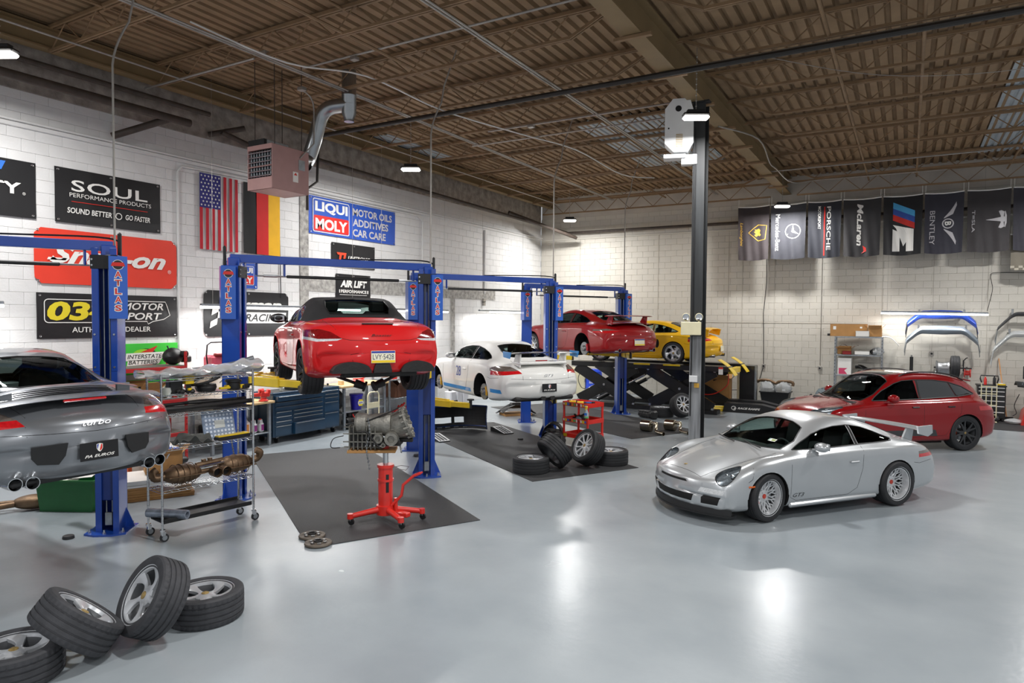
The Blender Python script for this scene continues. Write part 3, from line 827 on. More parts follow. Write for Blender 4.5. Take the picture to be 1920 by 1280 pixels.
def common_car(name, B, label, M, m_paint, meshes, mats, wheels, R_arch=.35, wb=1.1775, az=.33, arch_in=.52, interior=None):
    t = thing(name, label, 'car'); t.matrix_world = M
    for nm, me in [(k, q) for k, v in meshes.items() for q in v]:
        m2 = me.copy(); m2.materials.clear()
        m2.materials.append(m_paint if nm == 'body' else M_dark if nm in ('liner', 'opening') else mats[nm])
        link({'liner': 'inner_liner', 'opening': 'intake'}.get(nm, nm), m2, t)
    # wheel housings
    for x in (wb, -wb):
        for s in (-1, 1):
            g = G(); n = 20; a0, a1 = -.35, PI + .35
            P = [(x + R_arch * math.cos(a0 + (a1 - a0) * i / n), az + R_arch * math.sin(a0 + (a1 - a0) * i / n)) for i in range(n + 1)]
            Y = []
            for px, pz in P:
                h, nn = B.hit((px, s * 3, max(pz, .2)), (0, -s, 0)); Y.append(abs(h.y) - .004 if h else .8)
            v = [(p[0], s * arch_in, p[1]) for p in P] + [(p[0], s * y, p[1]) for p, y in zip(P, Y)]
            g.add(v, [(i, i + 1, n + 2 + i, n + 1 + i) for i in range(n)])
            g.add([(p[0], s * arch_in, p[1]) for p in P], [tuple(range(n + 1))])
            g.o('wheel_housing', M_dark, t)
            g = G(); g.tube([(p[0], s * (y + .003), p[1]) for p, y in zip(P, Y)][2:-2], .007, 6); g.o('arch_lip', m_paint, t)
    G().box((0, 0, .165), (2 * wb - .7, 1.4, .05), .02).box((-1.7 * wb / 1.18, 0, .24), (.7, 1.0, .08), .02).o('underbody', M_gunk, t)
    return t
M_seat = mat('black_leather', '#1b1b1d', .5, var=.15)
def interior(t, seats=((-.25, .36), (-.25, -.36)), wheel=(.42, .36, .82), z0=.28, zh=1.1, dash=(.62, .82), rows=()):
    g = G(); g.box((dash[0], 0, dash[1] - .06), (.5, 1.36, .18), .05); g.box((dash[0] - .1, wheel[1], dash[1] + .04), (.22, .36, .08), .03)
    g.box((.1, 0, .4), (1.5, .24, .3), .04); g.box((-.2, 0, z0 - .04), (1.9, 1.4, .04))
    g.o('dashboard', M_seat, t)
    for x, y in list(seats) + list(rows):
        g = G(); g.box((x + .1, y, z0 + .14), (.5, .48, .16), .06)
        T = Matrix.Translation((x - .2, y, z0 + .2)) @ Matrix.Rotation(-.22, 4, 'Y')
        g.box((0, 0, .3), (.14, .46, .62), .06, M=T); g.box((0, .0, .68), (.1, .26, .2), .045, M=T)
        g.o('seat', M_seat, t)
    c = Vector(wheel); T = axes(c, (0, 1, 0), Vector((.35, 0, 1)))
    g = G(); g.tube([T @ Vector((.18 * math.cos(i * PI / 12), .18 * math.sin(i * PI / 12), 0)) for i in range(24)], .014, 6, closed=True)
    for a in (0, PI, -PI / 2): g.bar(T @ Vector((0, 0, -.02)), T @ Vector((.17 * math.cos(a), .17 * math.sin(a), 0)), .03, .012)
    g.ell(T @ Vector((0, 0, -.02)), (.05, .05, .05)); g.o('steering_wheel', M_seat, t)
def mirrors(t, m, x=.30, y=.88, z=.95, sz=(.085, .11, .065), arm=M_black):
    for s in (1, -1):
        g = G(); g.ell((x, s * (y + .02), z), sz, 18, 12); g.add([(x - .06, s * (y - .06), z - .05), (x - .06, s * (y + .1), z - .04), (x - .06, s * (y + .1), z + .05), (x - .06, s * (y - .06), z + .05)], [(0, 1, 2, 3)])
        g.bar((x + .01, s * (y - .13), z - .055), (x + .01, s * y, z - .03), .07, .03, b_=.01)
        mr = g.o('mirror', m, t)
        G().add([(x - .083, s * (y - .055), z - .04), (x - .075, s * (y + .09), z - .035), (x - .075, s * (y + .09), z + .04), (x - .083, s * (y - .055), z + .045)], [(0, 1, 2, 3) if s < 0 else (3, 2, 1, 0)]).o('mirror_glass', M_chrome, mr)
def plate(t, c, n, w, h, m, body=None):
    """plate parallel to the car's rear: c centre, n outward normal"""
    n = Vector(n).normalized(); x = Vector((0, 0, 1)).cross(n).normalized(); M = axes(c, x, n.cross(x))
    p = G().box((0, 0, 0), (w, h, .008), .003, M=M).o('licence_plate', m, t)
    return p, M @ Matrix.Translation((0, 0, .0055))
M_plate_black = mat('black_plate', '#101013', .35)
M_print_blue = mat('blue_print', '#2a3f9c', .5)
def euros_plate(t, c, n, big=True):
    p, M = plate(t, c, n, .32, .155, M_plate_black)
    text('PA EUROS', 'plate_lettering', M_white_print, p, M @ Matrix.Translation((0, -.042, 0)), .024, .25, shear=.35, bold=.02)
    sh = [(-.026, .055), (0, .062), (.026, .055), (.026, .02), (.014, -.002), (0, -.012), (-.014, -.002), (-.026, .02)]
    flat([sh], 'plate_shield', M_white_print, p, M @ Matrix.Translation((0, 0, .0004)))
    flat([[(-.022, .052), (-.006, .056), (-.018, .012), (-.022, .02)]], 'plate_shield_blue', M_print_blue, p, M @ Matrix.Translation((0, 0, .0008)))
    flat([[(.022, .052), (.022, .02), (.01, .0), (-.002, .0), (.012, .054)]], 'plate_shield_red', M_red_print, p, M @ Matrix.Translation((0, 0, .0008)))
def exhaust(t, pts, r=.045, out=-1):
    g = G()
    for x, y, z in pts:
        g.lathe([(r * .86, -.14), (r, -.13), (r, .0), (r * 1.04, .012), (r * .93, .012), (r * .9, -.01), (r * .86, -.13)], 20, Matrix.Translation((x, y, z)) @ Matrix.Rotation(-PI / 2, 4, 'Y'))
    g.o('exhaust_tip', M_chrome, t)
    g = G()
    for x, y, z in pts: g.cyl((x + .1, y, z), (x + .09, y, z), r * .88, n=16)
    g.o('exhaust_bore', M_dark, t)
def wing(t, m, x, z, span, chord, th, sweep=.06, droop=.05, ends=.0, name='spoiler_blade'):
    """airfoil blade across the car, ends swept and drooped"""
    prof = [(0, 0), (.12, .5), (.35, .8), (.65, .62), (1, .12), (1, 0), (.6, -.12), (.3, -.25), (.08, -.25)]
    g = G(); n = 16; v = []; k = len(prof)
    for i in range(n + 1):
        y = -span / 2 + span * i / n; u = abs(2 * y / span); cx = x - sweep * u * u; cz = z - droop * u ** 3; ch = chord * (1 - .12 * u ** 4)
        v += [(cx - p * ch, y, cz + q * th) for p, q in prof]
    f = [(i * k + j, (i + 1) * k + j, (i + 1) * k + (j + 1) % k, i * k + (j + 1) % k) for i in range(n) for j in range(k)]
    f += [tuple(range(k)), tuple(reversed(range(n * k, n * k + k)))]
    g.add(v, f)
    return g.o(name, m, t)
M_lens = pane('lamp_glass', '#f4f7f9')
M_lamp_red = mat('tail_red', '#c4161c', .12, coat=1, var=.25, scale=40)
M_lamp_smoke = mat('tail_smoke', '#6d635c', .15, coat=1, var=.2, scale=30)
M_lamp_clear = mat('tail_clear', '#cfd2d4', .15, coat=1, var=.2, scale=50)
M_bowl = mat('lamp_bowl', '#7f858a', .25, .5, var=.4, scale=40)
M_amber = mat('amber_lens', '#d8672a', .15, coat=1)
def headlamps(t, B, cx, cy, rx, ry, zdrop=.09):
    for s in (1, -1):
        h, n = B.hit((cx, s * cy, 3), (0, 0, -1))
        T = Matrix.Translation(h - n * .05) @ n.to_track_quat('Z', 'Y').to_matrix().to_4x4()
        for d in (-.045, .05):
            g2 = G(); g2.lathe([(0, .03), (.025, .022), (.04, .0), (.042, -.05)], 18, T @ Matrix.Translation((d * .9, s * d * .3, -.01))); g2.o('projector', M_chrome, t)
            G().lathe([(.042, -.002), (.05, .004), (.054, -.004), (.05, -.02)], 18, T @ Matrix.Translation((d * .9, s * d * .3, -.01))).o('projector_ring', M_black, t)
def door_lines(t, B, polys, extra=(), r=.0035):
    g = G()
    for s in (1, -1):
        for p in polys: B.line(g, [(x, 0, z) for x, z in p], (0, -s, 0), r, -.001)
    for pts, d in extra: B.line(g, pts, d, r, -.001)
    g.o('panel_gap', M_dark, t)
def handles(t, B, m, xs, z):
    for s in (1, -1):
        for x in xs:
            h, n = B.hit((x, s * 3, z), (0, -s, 0))
            if h: G().box((x, h.y + s * .012, z), (.17, .03, .026), .011).o('door_handle', m, t)

# ---------------------------------------------------------------- the cars
def place(x, y, z, deg): return Matrix.Translation((x, y, z)) @ Matrix.Rotation(math.radians(deg), 4, 'Z')
def cut_common911(B, tail996=False, gt3=False):
    glass911(B)
    for x in (1.1775, -1.1775): B.cut(arch(x, .33, .352), 'S', 'hole', lambda c, n: abs(c.y) > .5)
    for s in (1, -1):
        sd = lambda c, n, s=s: c.y * s > 0
        B.cut([(1.69 + .18 * math.cos(a), s * (.675 + .115 * math.sin(a) - .01 * math.cos(a))) for a in [i * PI / 10 for i in range(20)]], 'T', 'headlamp_lens', lambda c, n, s=s: c.y * s > 0 and n.z > .1 and c.z > .5)
        if tail996:
            B.cut([(s * y, z) for y, z in ((.50, .715), (.66, .70), (.93, .665), (.93, .745), (.53, .765))], 'F', 'tail_lamp', lambda c, n, s=s: c.x < -1.6 and c.y * s > 0 and (n.x < -.1 or abs(n.y) > .5))
            B.cut([(s * y, z) for y, z in ((.53, .765), (.93, .745), (.90, .80), (.80, .845), (.62, .835))], 'F', 'tail_lamp_upper', lambda c, n, s=s: c.x < -1.6 and c.y * s > 0)
        else:
            B.cut([(s * y, z) for y, z in ((.46, .735), (.70, .685), (.93, .68), (.93, .725), (.60, .75))], 'F', 'tail_lamp', lambda c, n, s=s: c.x < -1.62 and c.y * s > 0)
            B.cut([(s * y, z) for y, z in ((.46, .735), (.60, .75), (.93, .725), (.91, .765), (.72, .79))], 'F', 'tail_lamp_upper', lambda c, n, s=s: c.x < -1.62 and c.y * s > 0)
    if gt3:
        B.cut([(-.37, .255), (.37, .255), (.41, .35), (-.41, .35)], 'F', 'opening', FRONT)
        B.cut([(-.30, .498), (.30, .498), (.27, .528), (-.27, .528)], 'F', 'opening', FRONT)
        for s in (1, -1):
            B.cut([(s * .50, .25), (s * .70, .25), (s * .74, .36), (s * .52, .36)], 'F', 'opening', FRONT)
            B.cut([(s * .47, .405), (s * .76, .395), (s * .78, .455), (s * .50, .465)], 'F', 'bumper_lamp', FRONT)
def lines911(t, B, rear_z=.60):
    g = G()
    for s in (1, -1): B.line(g, [(1.69 + .18 * math.cos(a), s * (.675 + .115 * math.sin(a) - .01 * math.cos(a)), 3) for a in [i * PI / 12 for i in range(25)]], (0, 0, -1), .006)
    g.o('lamp_seal', M_gunk, t)
    door = [(.78, .8), (.80, .3), (.7, .25), (-.25, .25), (-.42, .33), (-.52, .6), (-.55, .9)]
    ex = []
    for s in (1, -1):
        ex.append(([(1.95, s * .44, 3), (1.6, s * .52, 3), (1.2, s * .60, 3), (.85, s * .63, 3)], (0, 0, -1)))
        ex.append(([(-1.66, s * .47, 3), (-1.95, s * .50, 3), (-2.12, s * .47, 3)], (0, 0, -1)))
        ex.append(([(-3, s * .5, rear_z + .08), (-3, s * .50, rear_z)], (1, 0, 0)))
    ex.append(([(1.95, -.44, 3), (1.97, 0, 3), (1.95, .44, 3)], (0, 0, -1)))
    ex.append(([(-3, -.70, rear_z + .02), (-3, 0, rear_z), (-3, .70, rear_z + .02)], (1, 0, 0)))
    door_lines(t, B, [door, [(1.42, .74), (1.46, .60), (1.52, .56)], [(-1.5, .62), (-1.62, .60), (-1.9, .63)]], ex)
def wheels4(t, style, style_r, m, cap, cal=None, droop=0, wb=1.1775, R=.325, r=.24, w=(.24, .30), y=(.755, .765), steer=0, skip=(), az=.33):
    for x, yy, ww, st in ((wb, y[0], w[0], style), (-wb, y[1], w[1], style_r)):
        for s in (1, -1):
            M = Matrix.Translation((x, s * yy, az - droop)) @ Matrix.Rotation(steer if x > 0 else 0, 4, 'Z') @ ax_y(s)
            if (x > 0, s) in skip:
                g = G(); g.lathe([(.05, .04), (.16, .04), (.16, .0), (.05, .0)], 32, M); g.lathe([(0, .09), (.05, .085), (.075, .05), (.075, .0)], 20, M)
                d = g.o('brake_disc', M_steel, t)
                for i in range(5):
                    a = i * 1.2566; G().cyl(M @ Vector((.055 * math.cos(a), .055 * math.sin(a), .06)), M @ Vector((.055 * math.cos(a), .055 * math.sin(a), .1)), .008, n=6).o('stud', M_steel, d)
                if cal:
                    g = G()
                    for a in [PI / 2 * s + .1 * i for i in range(-5, 6)] if False else [(.2 + .1 * i) for i in range(-5, 6)]:
                        g.box((.15, 0, .02), (.06, .03, .1), .008, M=M @ Matrix.Rotation(a + (PI if s > 0 else 0), 4, 'Z'))
                    g.o('brake_caliper', cal, t)
                G().cyl(M @ Vector((0, 0, -.45)), M @ Vector((0, 0, 0)), .03).o('drive_shaft', M_gunk, t)
            else:
                wheel_parts(t, st, R, r, ww, M, m, cap, caliper=cal)
def splitter(t, m, z=.16):
    P = []
    for i in range(25):
        y = -.84 + 1.68 * i / 24; P.append((2.13 - .36 * (y / .85) ** 2, y))
    g = G(); out = [(x, y) for x, y in P]; inn = [(x - .12, y * .97) for x, y in reversed(P)]
    g.prism(out + inn, .022, Matrix.Translation((0, 0, z - .055)))
    v = [(x - .01, y, z - .035) for x, y in P] + [(x - .02, y, z + .045) for x, y in P]
    g.add(v, [(i, i + 1, 26 + i, 25 + i) for i in range(24)])
    g.o('front_splitter', m, t, ang=30)
def skirts(t, m, z=.19):
    g = G()
    for s in (1, -1): g.box((0, s * .835, z), (1.62, .07, .07), .025)
    g.o('side_skirt', m, t)
MATS911 = lambda lower=None: {'windshield': M_glass, 'rear_window': M_glass, 'side_window': M_glass, 'quarter_window': M_glass, 'headlamp_lens': M_lens, 'lamp_bowl': M_bowl, 'tail_lamp': M_lamp_red, 'tail_lamp_upper': M_lamp_smoke, 'bumper_lamp': M_lamp_clear, 'hole': None, 'rear_vent': M_black, 'soft_top': None}
def frames911(t, B):
    """black rubber round the glass, pillar between the side windows"""
    g = G()
    for s in (1, -1):
        B.line(g, [(.66, 0, .908), (.1, 0, .908), (-.46, 0, .92), (-1.2, 0, .932), (-1.25, 0, .957)], (0, -s, 0), .008)
        B.line(g, [(.66, 0, .91), (.45, 0, 1.008), (.25, 0, 1.093), (.05, 0, 1.143), (-.2, 0, 1.173), (-.46, 0, 1.176), (-.53, 0, 1.17), (-.75, 0, 1.132), (-.98, 0, 1.063), (-1.16, 0, .993), (-1.25, 0, .957)], (0, -s, 0), .007)
        for x in (-.48, -.495, -.51): B.line(g, [(x, 0, .925), (x, 0, 1.17)], (0, -s, 0), .012, -.004)
    for ws in ([(.86, 0), (.835, .34), (.75, .60), (.52, .615), (.27, .50), (.19, .25), (.17, 0)], [(-.86, 0), (-.875, .2), (-.92, .38), (-1.2, .44), (-1.5, .44), (-1.58, .3), (-1.61, 0)]):
        L_ = [(x, y, 3) for x, y in ws] + [(x, -y, 3) for x, y in reversed(ws[:-1])]
        B.line(g, L_, (0, 0, -1), .008)
    g.o('window_seal', M_black, t)
    g = G()
    for y in (.42, -.12): g.tube([(.93, y, .905), (.88, y - .25, .915), (.80, y - .5, .925)], .009, 5)
    g.o('wiper', M_black, t)

# --- silver coupe on the floor
B = Body(T911); cut_common911(B, gt3=True); ms = B.meshes(); ms.pop('hole', 0)
P_silver = paint('silver_paint', '#b9bdc0', .55, .3)
t = common_car('sports_coupe', B, 'silver coupe with big rear wing parked on the floor by the steel column', place(-1.51, 10.89, 0, -127.7), P_silver, ms, MATS911(), None)
lines911(t, B); frames911(t, B); interior(t); mirrors(t, P_silver); handles(t, B, P_silver, (-.36,), .70); splitter(t, M_black); skirts(t, P_silver)
headlamps(t, B, 1.69, .675, .19, .105)
wheels4(t, 'bbs', 'bbs_rear', mat('polished_rim', '#dcdee0', .28, .6), mat('red_cap', '#c8402e', .3), cal=mat('red_caliper', '#c3222a', .35), steer=.16, w=(.24, .31), y=(.765, .77))
wing(t, P_silver, -1.86, 1.05, 1.36, .26, .045, .03, .02)
g = G()
for s in (1, -1):
    g.prism([(-1.82, .87), (-2.02, .83), (-2.06, 1.04), (-1.92, 1.05)], .03, Matrix(((1, 0, 0, 0), (0, 0, 1, s * .44 - .015), (0, 1, 0, 0), (0, 0, 0, 1))))
    g.prism([(-1.83, 1.09), (-1.86, .98), (-2.06, .93), (-2.16, .98), (-2.15, 1.1)], .025, Matrix(((1, 0, 0, 0), (0, 0, 1, s * .68 - .012), (0, 1, 0, 0), (0, 0, 0, 1))))
g.o('spoiler_strut', P_silver, t)
h, n = B.hit((.68, 3, .30), (0, -1, 0)); M = axes(Vector((.66, h.y + .006, .325)), (-1, 0, 0), (0, 0, 1))
text('GT3', 'door_lettering', mat('grey_print', '#3a3d40', .5), t, M, .05, .2, shear=.4)
h, n = B.hit((1.86, 0, 3), (0, 0, -1)); G().ell(h, (.035, .026, .006), 14, 8).o('hood_badge', M_gold_cap, t)
h, n = B.hit((.66, .36, 3), (0, 0, -1)); M = axes(h + n * .004, (0, 1, 0), n.cross(Vector((0, 1, 0))))
flat([[(-.07, -.03), (.07, -.03), (.07, .03), (-.07, .03)]], 'windshield_sticker', M_white_print, t, M)
flat([[(-.01, -.02), (.06, -.02), (.06, .02), (-.01, .02)]], 'windshield_sticker', mat('sticker_green', '#8da05a', .5), t, M, .002)
g = G()
for s in (1, -1): B.line(g, [(1.42, 0, .50), (1.52, 0, .50)], (0, -s, 0), .014)
g.o('side_marker', M_amber, t)

# --- grey wide-bodied coupe on the front lift: rear vents, low spoiler
Bt = Body([tuple(r[:3] + tuple(c * (1.03 if i in (0, 1, 3, 5) and r[0] < -.4 else 1) for i, c in enumerate(r[3:]))) for r in T911]); cut_common911(Bt, tail996=True)
mt = Bt.meshes(); mt.pop('hole', 0)
Ba = Body(T911); cut_common911(Ba, tail996=True); ma = Ba.meshes(); ma.pop('hole', 0)
P_grey = paint('grey_paint', '#85898e', .6, .28)
t = common_car('sports_coupe', Bt, 'dark silver coupe raised on the front blue lift, seen from behind', place(-8.40, 3.33, 1.05, 178.5), P_grey, mt, MATS911(), None)
lines911(t, Bt, .63); frames911(t, Bt); interior(t); mirrors(t, P_grey, y=.9)
wheels4(t, 'twist', 'twist', M_silver_rim, M_gold_cap, skip=((True, 1), (True, -1), (False, 1), (False, -1)))
wing(t, P_grey, -1.88, .905, 1.36, .24, .035, .05, .03)
g = G()
for i in range(7): Bt.line(g, [(-1.66 - .035 * i, -.42, 3), (-1.66 - .035 * i, .42, 3)], (0, 0, -1), .006, .0)
g.o('grille_slat', M_dark, t)
h, n = Bt.hit((-1.87, 0, 3), (0, 0, -1)); G().box((-2.12, 0, .888), (.02, .36, .022), .006).o('brake_lamp', M_lamp_red, t)
wing(t, P_grey, -1.72, .99, 1.2, .15, .022, .03, .05, name='upper_spoiler_blade')
g = G()
for s in (1, -1): g.bar((-1.8, s * .5, .9), (-1.8, s * .5, .98), .12, .03)
g.o('spoiler_strut', P_grey, t)
for s in (1, -1):
    g = G(); h, n = Bt.hit((-3, s * .36, .47), (1, 0, 0))
    T = axes(h + n * .006, Vector((0, 0, 1)).cross(n), (0, 0, 1))
    pts = [(-.13, .07), (.13, .085), (.11, -.02), (.06, -.09), (-.09, -.075), (-.13, -.02)]
    pts = [(x * s, y) for x, y in pts]
    if s < 0: pts.reverse()
    g.prism(pts, .012, T); g.o('bumper_vent', M_black, t)
h, n = Bt.hit((-3, 0, .46), (1, 0, 0)); euros_plate(t, h + Vector((-.02, 0, 0)), (-1, 0, .06))
h, n = Bt.hit((-3, 0, .70), (1, 0, 0)); M = axes(h + n * .006, (0, -1, 0), n.cross(Vector((0, -1, 0))))
text('turbo', 'rear_lettering', M_steel, t, M, .05, .24, shear=.45)
exhaust(t, [(-2.235, .60, .262), (-2.26, .485, .257), (-2.235, -.60, .262), (-2.26, -.485, .257)], .052)
G().box((-2.1, 0, .255), (.25, 1.25, .06), .02).o('diffuser', M_black, t)

# --- white coupe with blue stripes
P_white = paint('white_car_paint', '#e4e4e0', 0, .3); M_stripe = mat('stripe_blue', '#2c8fd6', .35, coat=.8)
t = common_car('sports_coupe', Ba, 'white coupe with blue stripes and number 28 raised on the middle lift, wheels off', place(-7.82, 12.62, .93, 148.5), P_white, ma, MATS911(), None)
lines911(t, Ba, .60); frames911(t, Ba); interior(t); mirrors(t, P_white); handles(t, Ba, P_white, (-.36,), .70)
wheels4(t, 'twist', 'twist', M_silver_rim, M_gold_cap, cal=mat('yellow_caliper', '#d9a520', .4), skip=((True, 1), (True, -1), (False, 1), (False, -1)), az=.30)
wing(t, mat('carbon', '#2a2c2f', .25, coat=1), -1.9, 1.09, 1.5, .25, .03, .03, .02)
g = G()
for s in (1, -1):
    g.prism([(-1.85, .88), (-2.1, .83), (-2.12, 1.08), (-1.95, 1.09)], .03, Matrix(((1, 0, 0, 0), (0, 0, 1, s * .5 - .015), (0, 1, 0, 0), (0, 0, 0, 1))))
g.o('spoiler_strut', P_white, t)
g = G()
for s in (1, -1): g.prism([(-1.88, 1.13), (-1.9, 1.02), (-2.15, 1.0), (-2.2, 1.12)], .015, Matrix(((1, 0, 0, 0), (0, 0, 1, s * .75 - .008), (0, 1, 0, 0), (0, 0, 0, 1))))
g.o('spoiler_end_plate', M_stripe, t)
G().box((-1.98, 0, .905), (.3, 1.06, .05), .02).o('engine_lid_ledge', P_white, t)
G().box((-2.04, 0, .945), (.02, .26, .02), .004).o('brake_lamp', M_lamp_red, t)
def stripe(B, t, x0, x1, z0, z1, m, s, name='side_stripe'):
    g = G(); n = 14; v = []
    for i in range(n + 1):
        x = x0 + (x1 - x0) * i / n
        for z in (z0, z1):
            h, nn = B.hit((x + (.03 if z == z1 else 0) * (1 if i == n else 0), s * 3, z), (0, -s, 0)); v.append(h + nn * .003)
    g.add(v, [(2 * i, 2 * i + 1, 2 * i + 3, 2 * i + 2) for i in range(n)]); g.o(name, m, t)
for s in (1, -1):
    stripe(Ba, t, .76, -.70, .255, .325, M_stripe, s); stripe(Ba, t, -1.62, -2.0, .335, .405, M_stripe, s)
h, n = Ba.hit((-.05, 3, .64), (0, -1, 0)); M = axes(h + n * .008, (-1, 0, 0), (0, 0, 1))
text('28', 'door_number', mat('number_blue', '#4a5aa8', .5), t, M, .21, .24)
h, n = Ba.hit((-.5, 3, .29), (0, -1, 0)); text('GT3', 'stripe_lettering', M_white_print, t, axes(h + n * .008, (-1, 0, 0), (0, 0, 1)), .04, .14, shear=.3)
h, n = Ba.hit((-3, 0, .68), (1, 0, 0)); text('GT3', 'rear_lettering', M_chrome, t, axes(h + n * .006, (0, -1, 0), n.cross(Vector((0, -1, 0)))), .045, .2, shear=.3)
h, n = Ba.hit((-3, 0, .45), (1, 0, 0)); euros_plate(t, h + Vector((-.02, 0, 0)), (-1, 0, .05))
g = G(); g.box((-1.95, 0, .235), (.5, 1.3, .09), .03); g.cyl((-2.1, .1, .25), (-2.3, .1, .26), .05); g.cyl((-2.1, -.1, .25), (-2.3, -.1, .26), .05)
g.o('muffler', M_gunk, t)

# --- red coupe with a wing on the rear lift
P_red2 = paint('red_car_paint', '#93090f', 0, .25)
t = common_car('sports_coupe', B, 'dark red coupe with a rear wing raised on the far blue lift, rear wheels off', place(-7.72, 17.05, 1.66, 151), P_red2, {k: v for k, v in ms.items()}, MATS911(), None)
lines911(t, B); frames911(t, B); interior(t); mirrors(t, P_red2); handles(t, B, P_red2, (-.36,), .70)
wheels4(t, 'split', 'split', M_silver_rim, M_gold_cap, cal=mat('red_caliper', '#c3222a', .35), skip=((False, 1), (False, -1)), droop=.05)
wing(t, P_red2, -1.82, 1.10, 1.4, .2, .03, .03, .01)
g = G()
for s in (1, -1):
    g.prism([(-1.72, .93), (-1.95, .87), (-1.98, 1.1), (-1.86, 1.11)], .035, Matrix(((1, 0, 0, 0), (0, 0, 1, s * .55 - .018), (0, 1, 0, 0), (0, 0, 0, 1))))
g.o('spoiler_strut', P_red2, t)
wing(t, P_red2, -1.76, .925, 1.25, .34, .04, .02, .03, name='engine_lid_ledge')
M_plate_w = mat('pale_plate', '#e6e2c8', .4)
def pa_plate(t, c, n, body, strips=True):
    p, M = plate(t, c, n, .32, .16, M_plate_w)
    flat([[(-.155, .05), (.155, .05), (.155, .075), (-.155, .075)]], 'plate_band', M_print_blue, p, M @ Matrix.Translation((0, 0, .0003)))
    flat([[(-.155, -.075), (.155, -.075), (.155, -.045), (-.155, -.045)]], 'plate_band', mat('plate_yellow', '#e8c52a', .4), p, M @ Matrix.Translation((0, 0, .0003)))
    if body: text(body, 'plate_lettering', mat('plate_ink', '#2b2f52', .4), p, M, .066, .28)
h, n = B.hit((-3, 0, .46), (1, 0, 0)); pa_plate(t, h + Vector((-.02, 0, 0)), (-1, 0, .05), None)
exhaust(t, [(-2.25, .55, .26), (-2.25, -.55, .26)], .045)

# --- yellow coupe on the scissor lift
P_yel = paint('yellow_car_paint', '#f0b90c', 0, .3)
t = common_car('sports_coupe', Bt, 'yellow coupe with twisted five-spoke wheels parked on the black scissor lift', place(-7.06, 20.42, 1.375, 178), P_yel, mt, MATS911(), None)
lines911(t, Bt); frames911(t, Bt); interior(t); mirrors(t, P_yel); handles(t, Bt, P_yel, (-.36,), .70); skirts(t, P_yel)
wheels4(t, 'twist', 'twist', M_silver_rim, M_gold_cap, y=(.765, .785))
wing(t, P_yel, -1.86, 1.04, 1.34, .3, .06, .02, .04)
g = G()
for s in (1, -1):
    g.prism([(-1.75, .92), (-2.1, .84), (-2.14, 1.03), (-1.92, 1.05)], .05, Matrix(((1, 0, 0, 0), (0, 0, 1, s * .6 - .025), (0, 1, 0, 0), (0, 0, 0, 1))))
    hh, nn = Bt.hit((-.62, s * 3, .62), (0, -s, 0)); T = axes(hh + nn * .004, (-1, 0, 0), (0, 0, 1))
g.o('spoiler_strut', P_yel, t)
g = G()
for s in (1, -1):
    hh, nn = Bt.hit((-.68, s * 3, .60), (0, -s, 0)); g.ell(hh, (.07, .012, .13), 14, 10)
g.o('side_intake', M_dark, t)
h, n = Bt.hit((-3, 0, .47), (1, 0, 0)); p, M = plate(t, h + Vector((-.02, 0, 0)), (-1, 0, .05), .32, .16, M_plate_w)
exhaust(t, [(-2.27, .52, .27), (-2.27, -.52, .27)], .05)

# --- red roadster with a black soft top on the second lift
TBOX = [
 (2.07, -.34, .20, .70, .78, .23, .80, .38, .76, .48, .64, .525, .48, .535, .30, .54, .545),
 (1.97, -.30, .17, .72, .82, .22, .845, .42, .80, .55, .69, .605, .52, .595, .30, .61, .615),
 (1.75, -.20, .15, .72, .84, .22, .87, .45, .855, .64, .75, .72, .56, .68, .30, .70, .71),
 (1.45, -.08, .15, .72, .855, .22, .885, .46, .88, .69, .77, .80, .58, .75, .30, .77, .78),
 (1.2075, 0, .15, .72, .86, .22, .89, .46, .88, .72, .755, .84, .60, .80, .30, .82, .83),
 (.90, 0, .15, .72, .85, .22, .872, .46, .865, .755, .765, .86, .66, .86, .34, .88, .89),
 (.66, 0, .15, .72, .85, .22, .866, .46, .86, .78, .775, .88, .69, .95, .42, 1.02, 1.04),
 (.34, 0, .15, .72, .85, .22, .862, .46, .855, .80, .775, .895, .66, 1.09, .48, 1.185, 1.205),
 (.1, 0, .15, .72, .85, .22, .86, .46, .85, .81, .775, .90, .63, 1.15, .50, 1.255, 1.27),
 (-.25, 0, .15, .72, .85, .22, .862, .46, .852, .815, .775, .905, .63, 1.18, .52, 1.275, 1.29),
 (-.55, 0, .15, .72, .855, .22, .868, .47, .86, .82, .775, .91, .64, 1.15, .53, 1.245, 1.262),
 (-.82, 0, .15, .72, .865, .22, .88, .49, .87, .825, .77, .915, .64, 1.06, .52, 1.14, 1.155),
 (-1.02, 0, .15, .72, .875, .22, .89, .5, .88, .825, .765, .918, .63, .955, .48, 1.0, 1.01),
 (-1.2075, 0, .15, .72, .88, .22, .90, .5, .89, .825, .76, .915, .62, .925, .42, .94, .945),
 (-1.5, .02, .16, .72, .875, .23, .90, .5, .885, .81, .75, .90, .60, .915, .40, .925, .93),
 (-1.8, .08, .19, .70, .86, .26, .885, .5, .86, .78, .70, .87, .54, .895, .34, .905, .908),
 (-1.98, .13, .22, .68, .84, .30, .865, .5, .83, .73, .66, .81, .50, .855, .30, .872, .876),
 (-2.1, .18, .26, .66, .81, .33, .84, .5, .79, .66, .61, .72, .46, .755, .28, .768, .772),
 (-2.16, .24, .30, .62, .76, .35, .795, .5, .74, .61, .56, .65, .44, .67, .26, .675, .678)]
Bb = Body(TBOX)
ws = [(.90, 0), (.875, .34), (.78, .60), (.56, .62), (.33, .54), (.26, .25), (.24, 0)]
Bb.cut(ws + mir(ws[1:-1])[::-1], 'T', 'windshield', UP)
Bb.cut([(.68, .91), (.5, 1.0), (.3, 1.09), (.1, 1.13), (-.2, 1.155), (-.42, 1.13), (-.50, .93), (.1, .912)], 'S', 'side_window', SIDE)
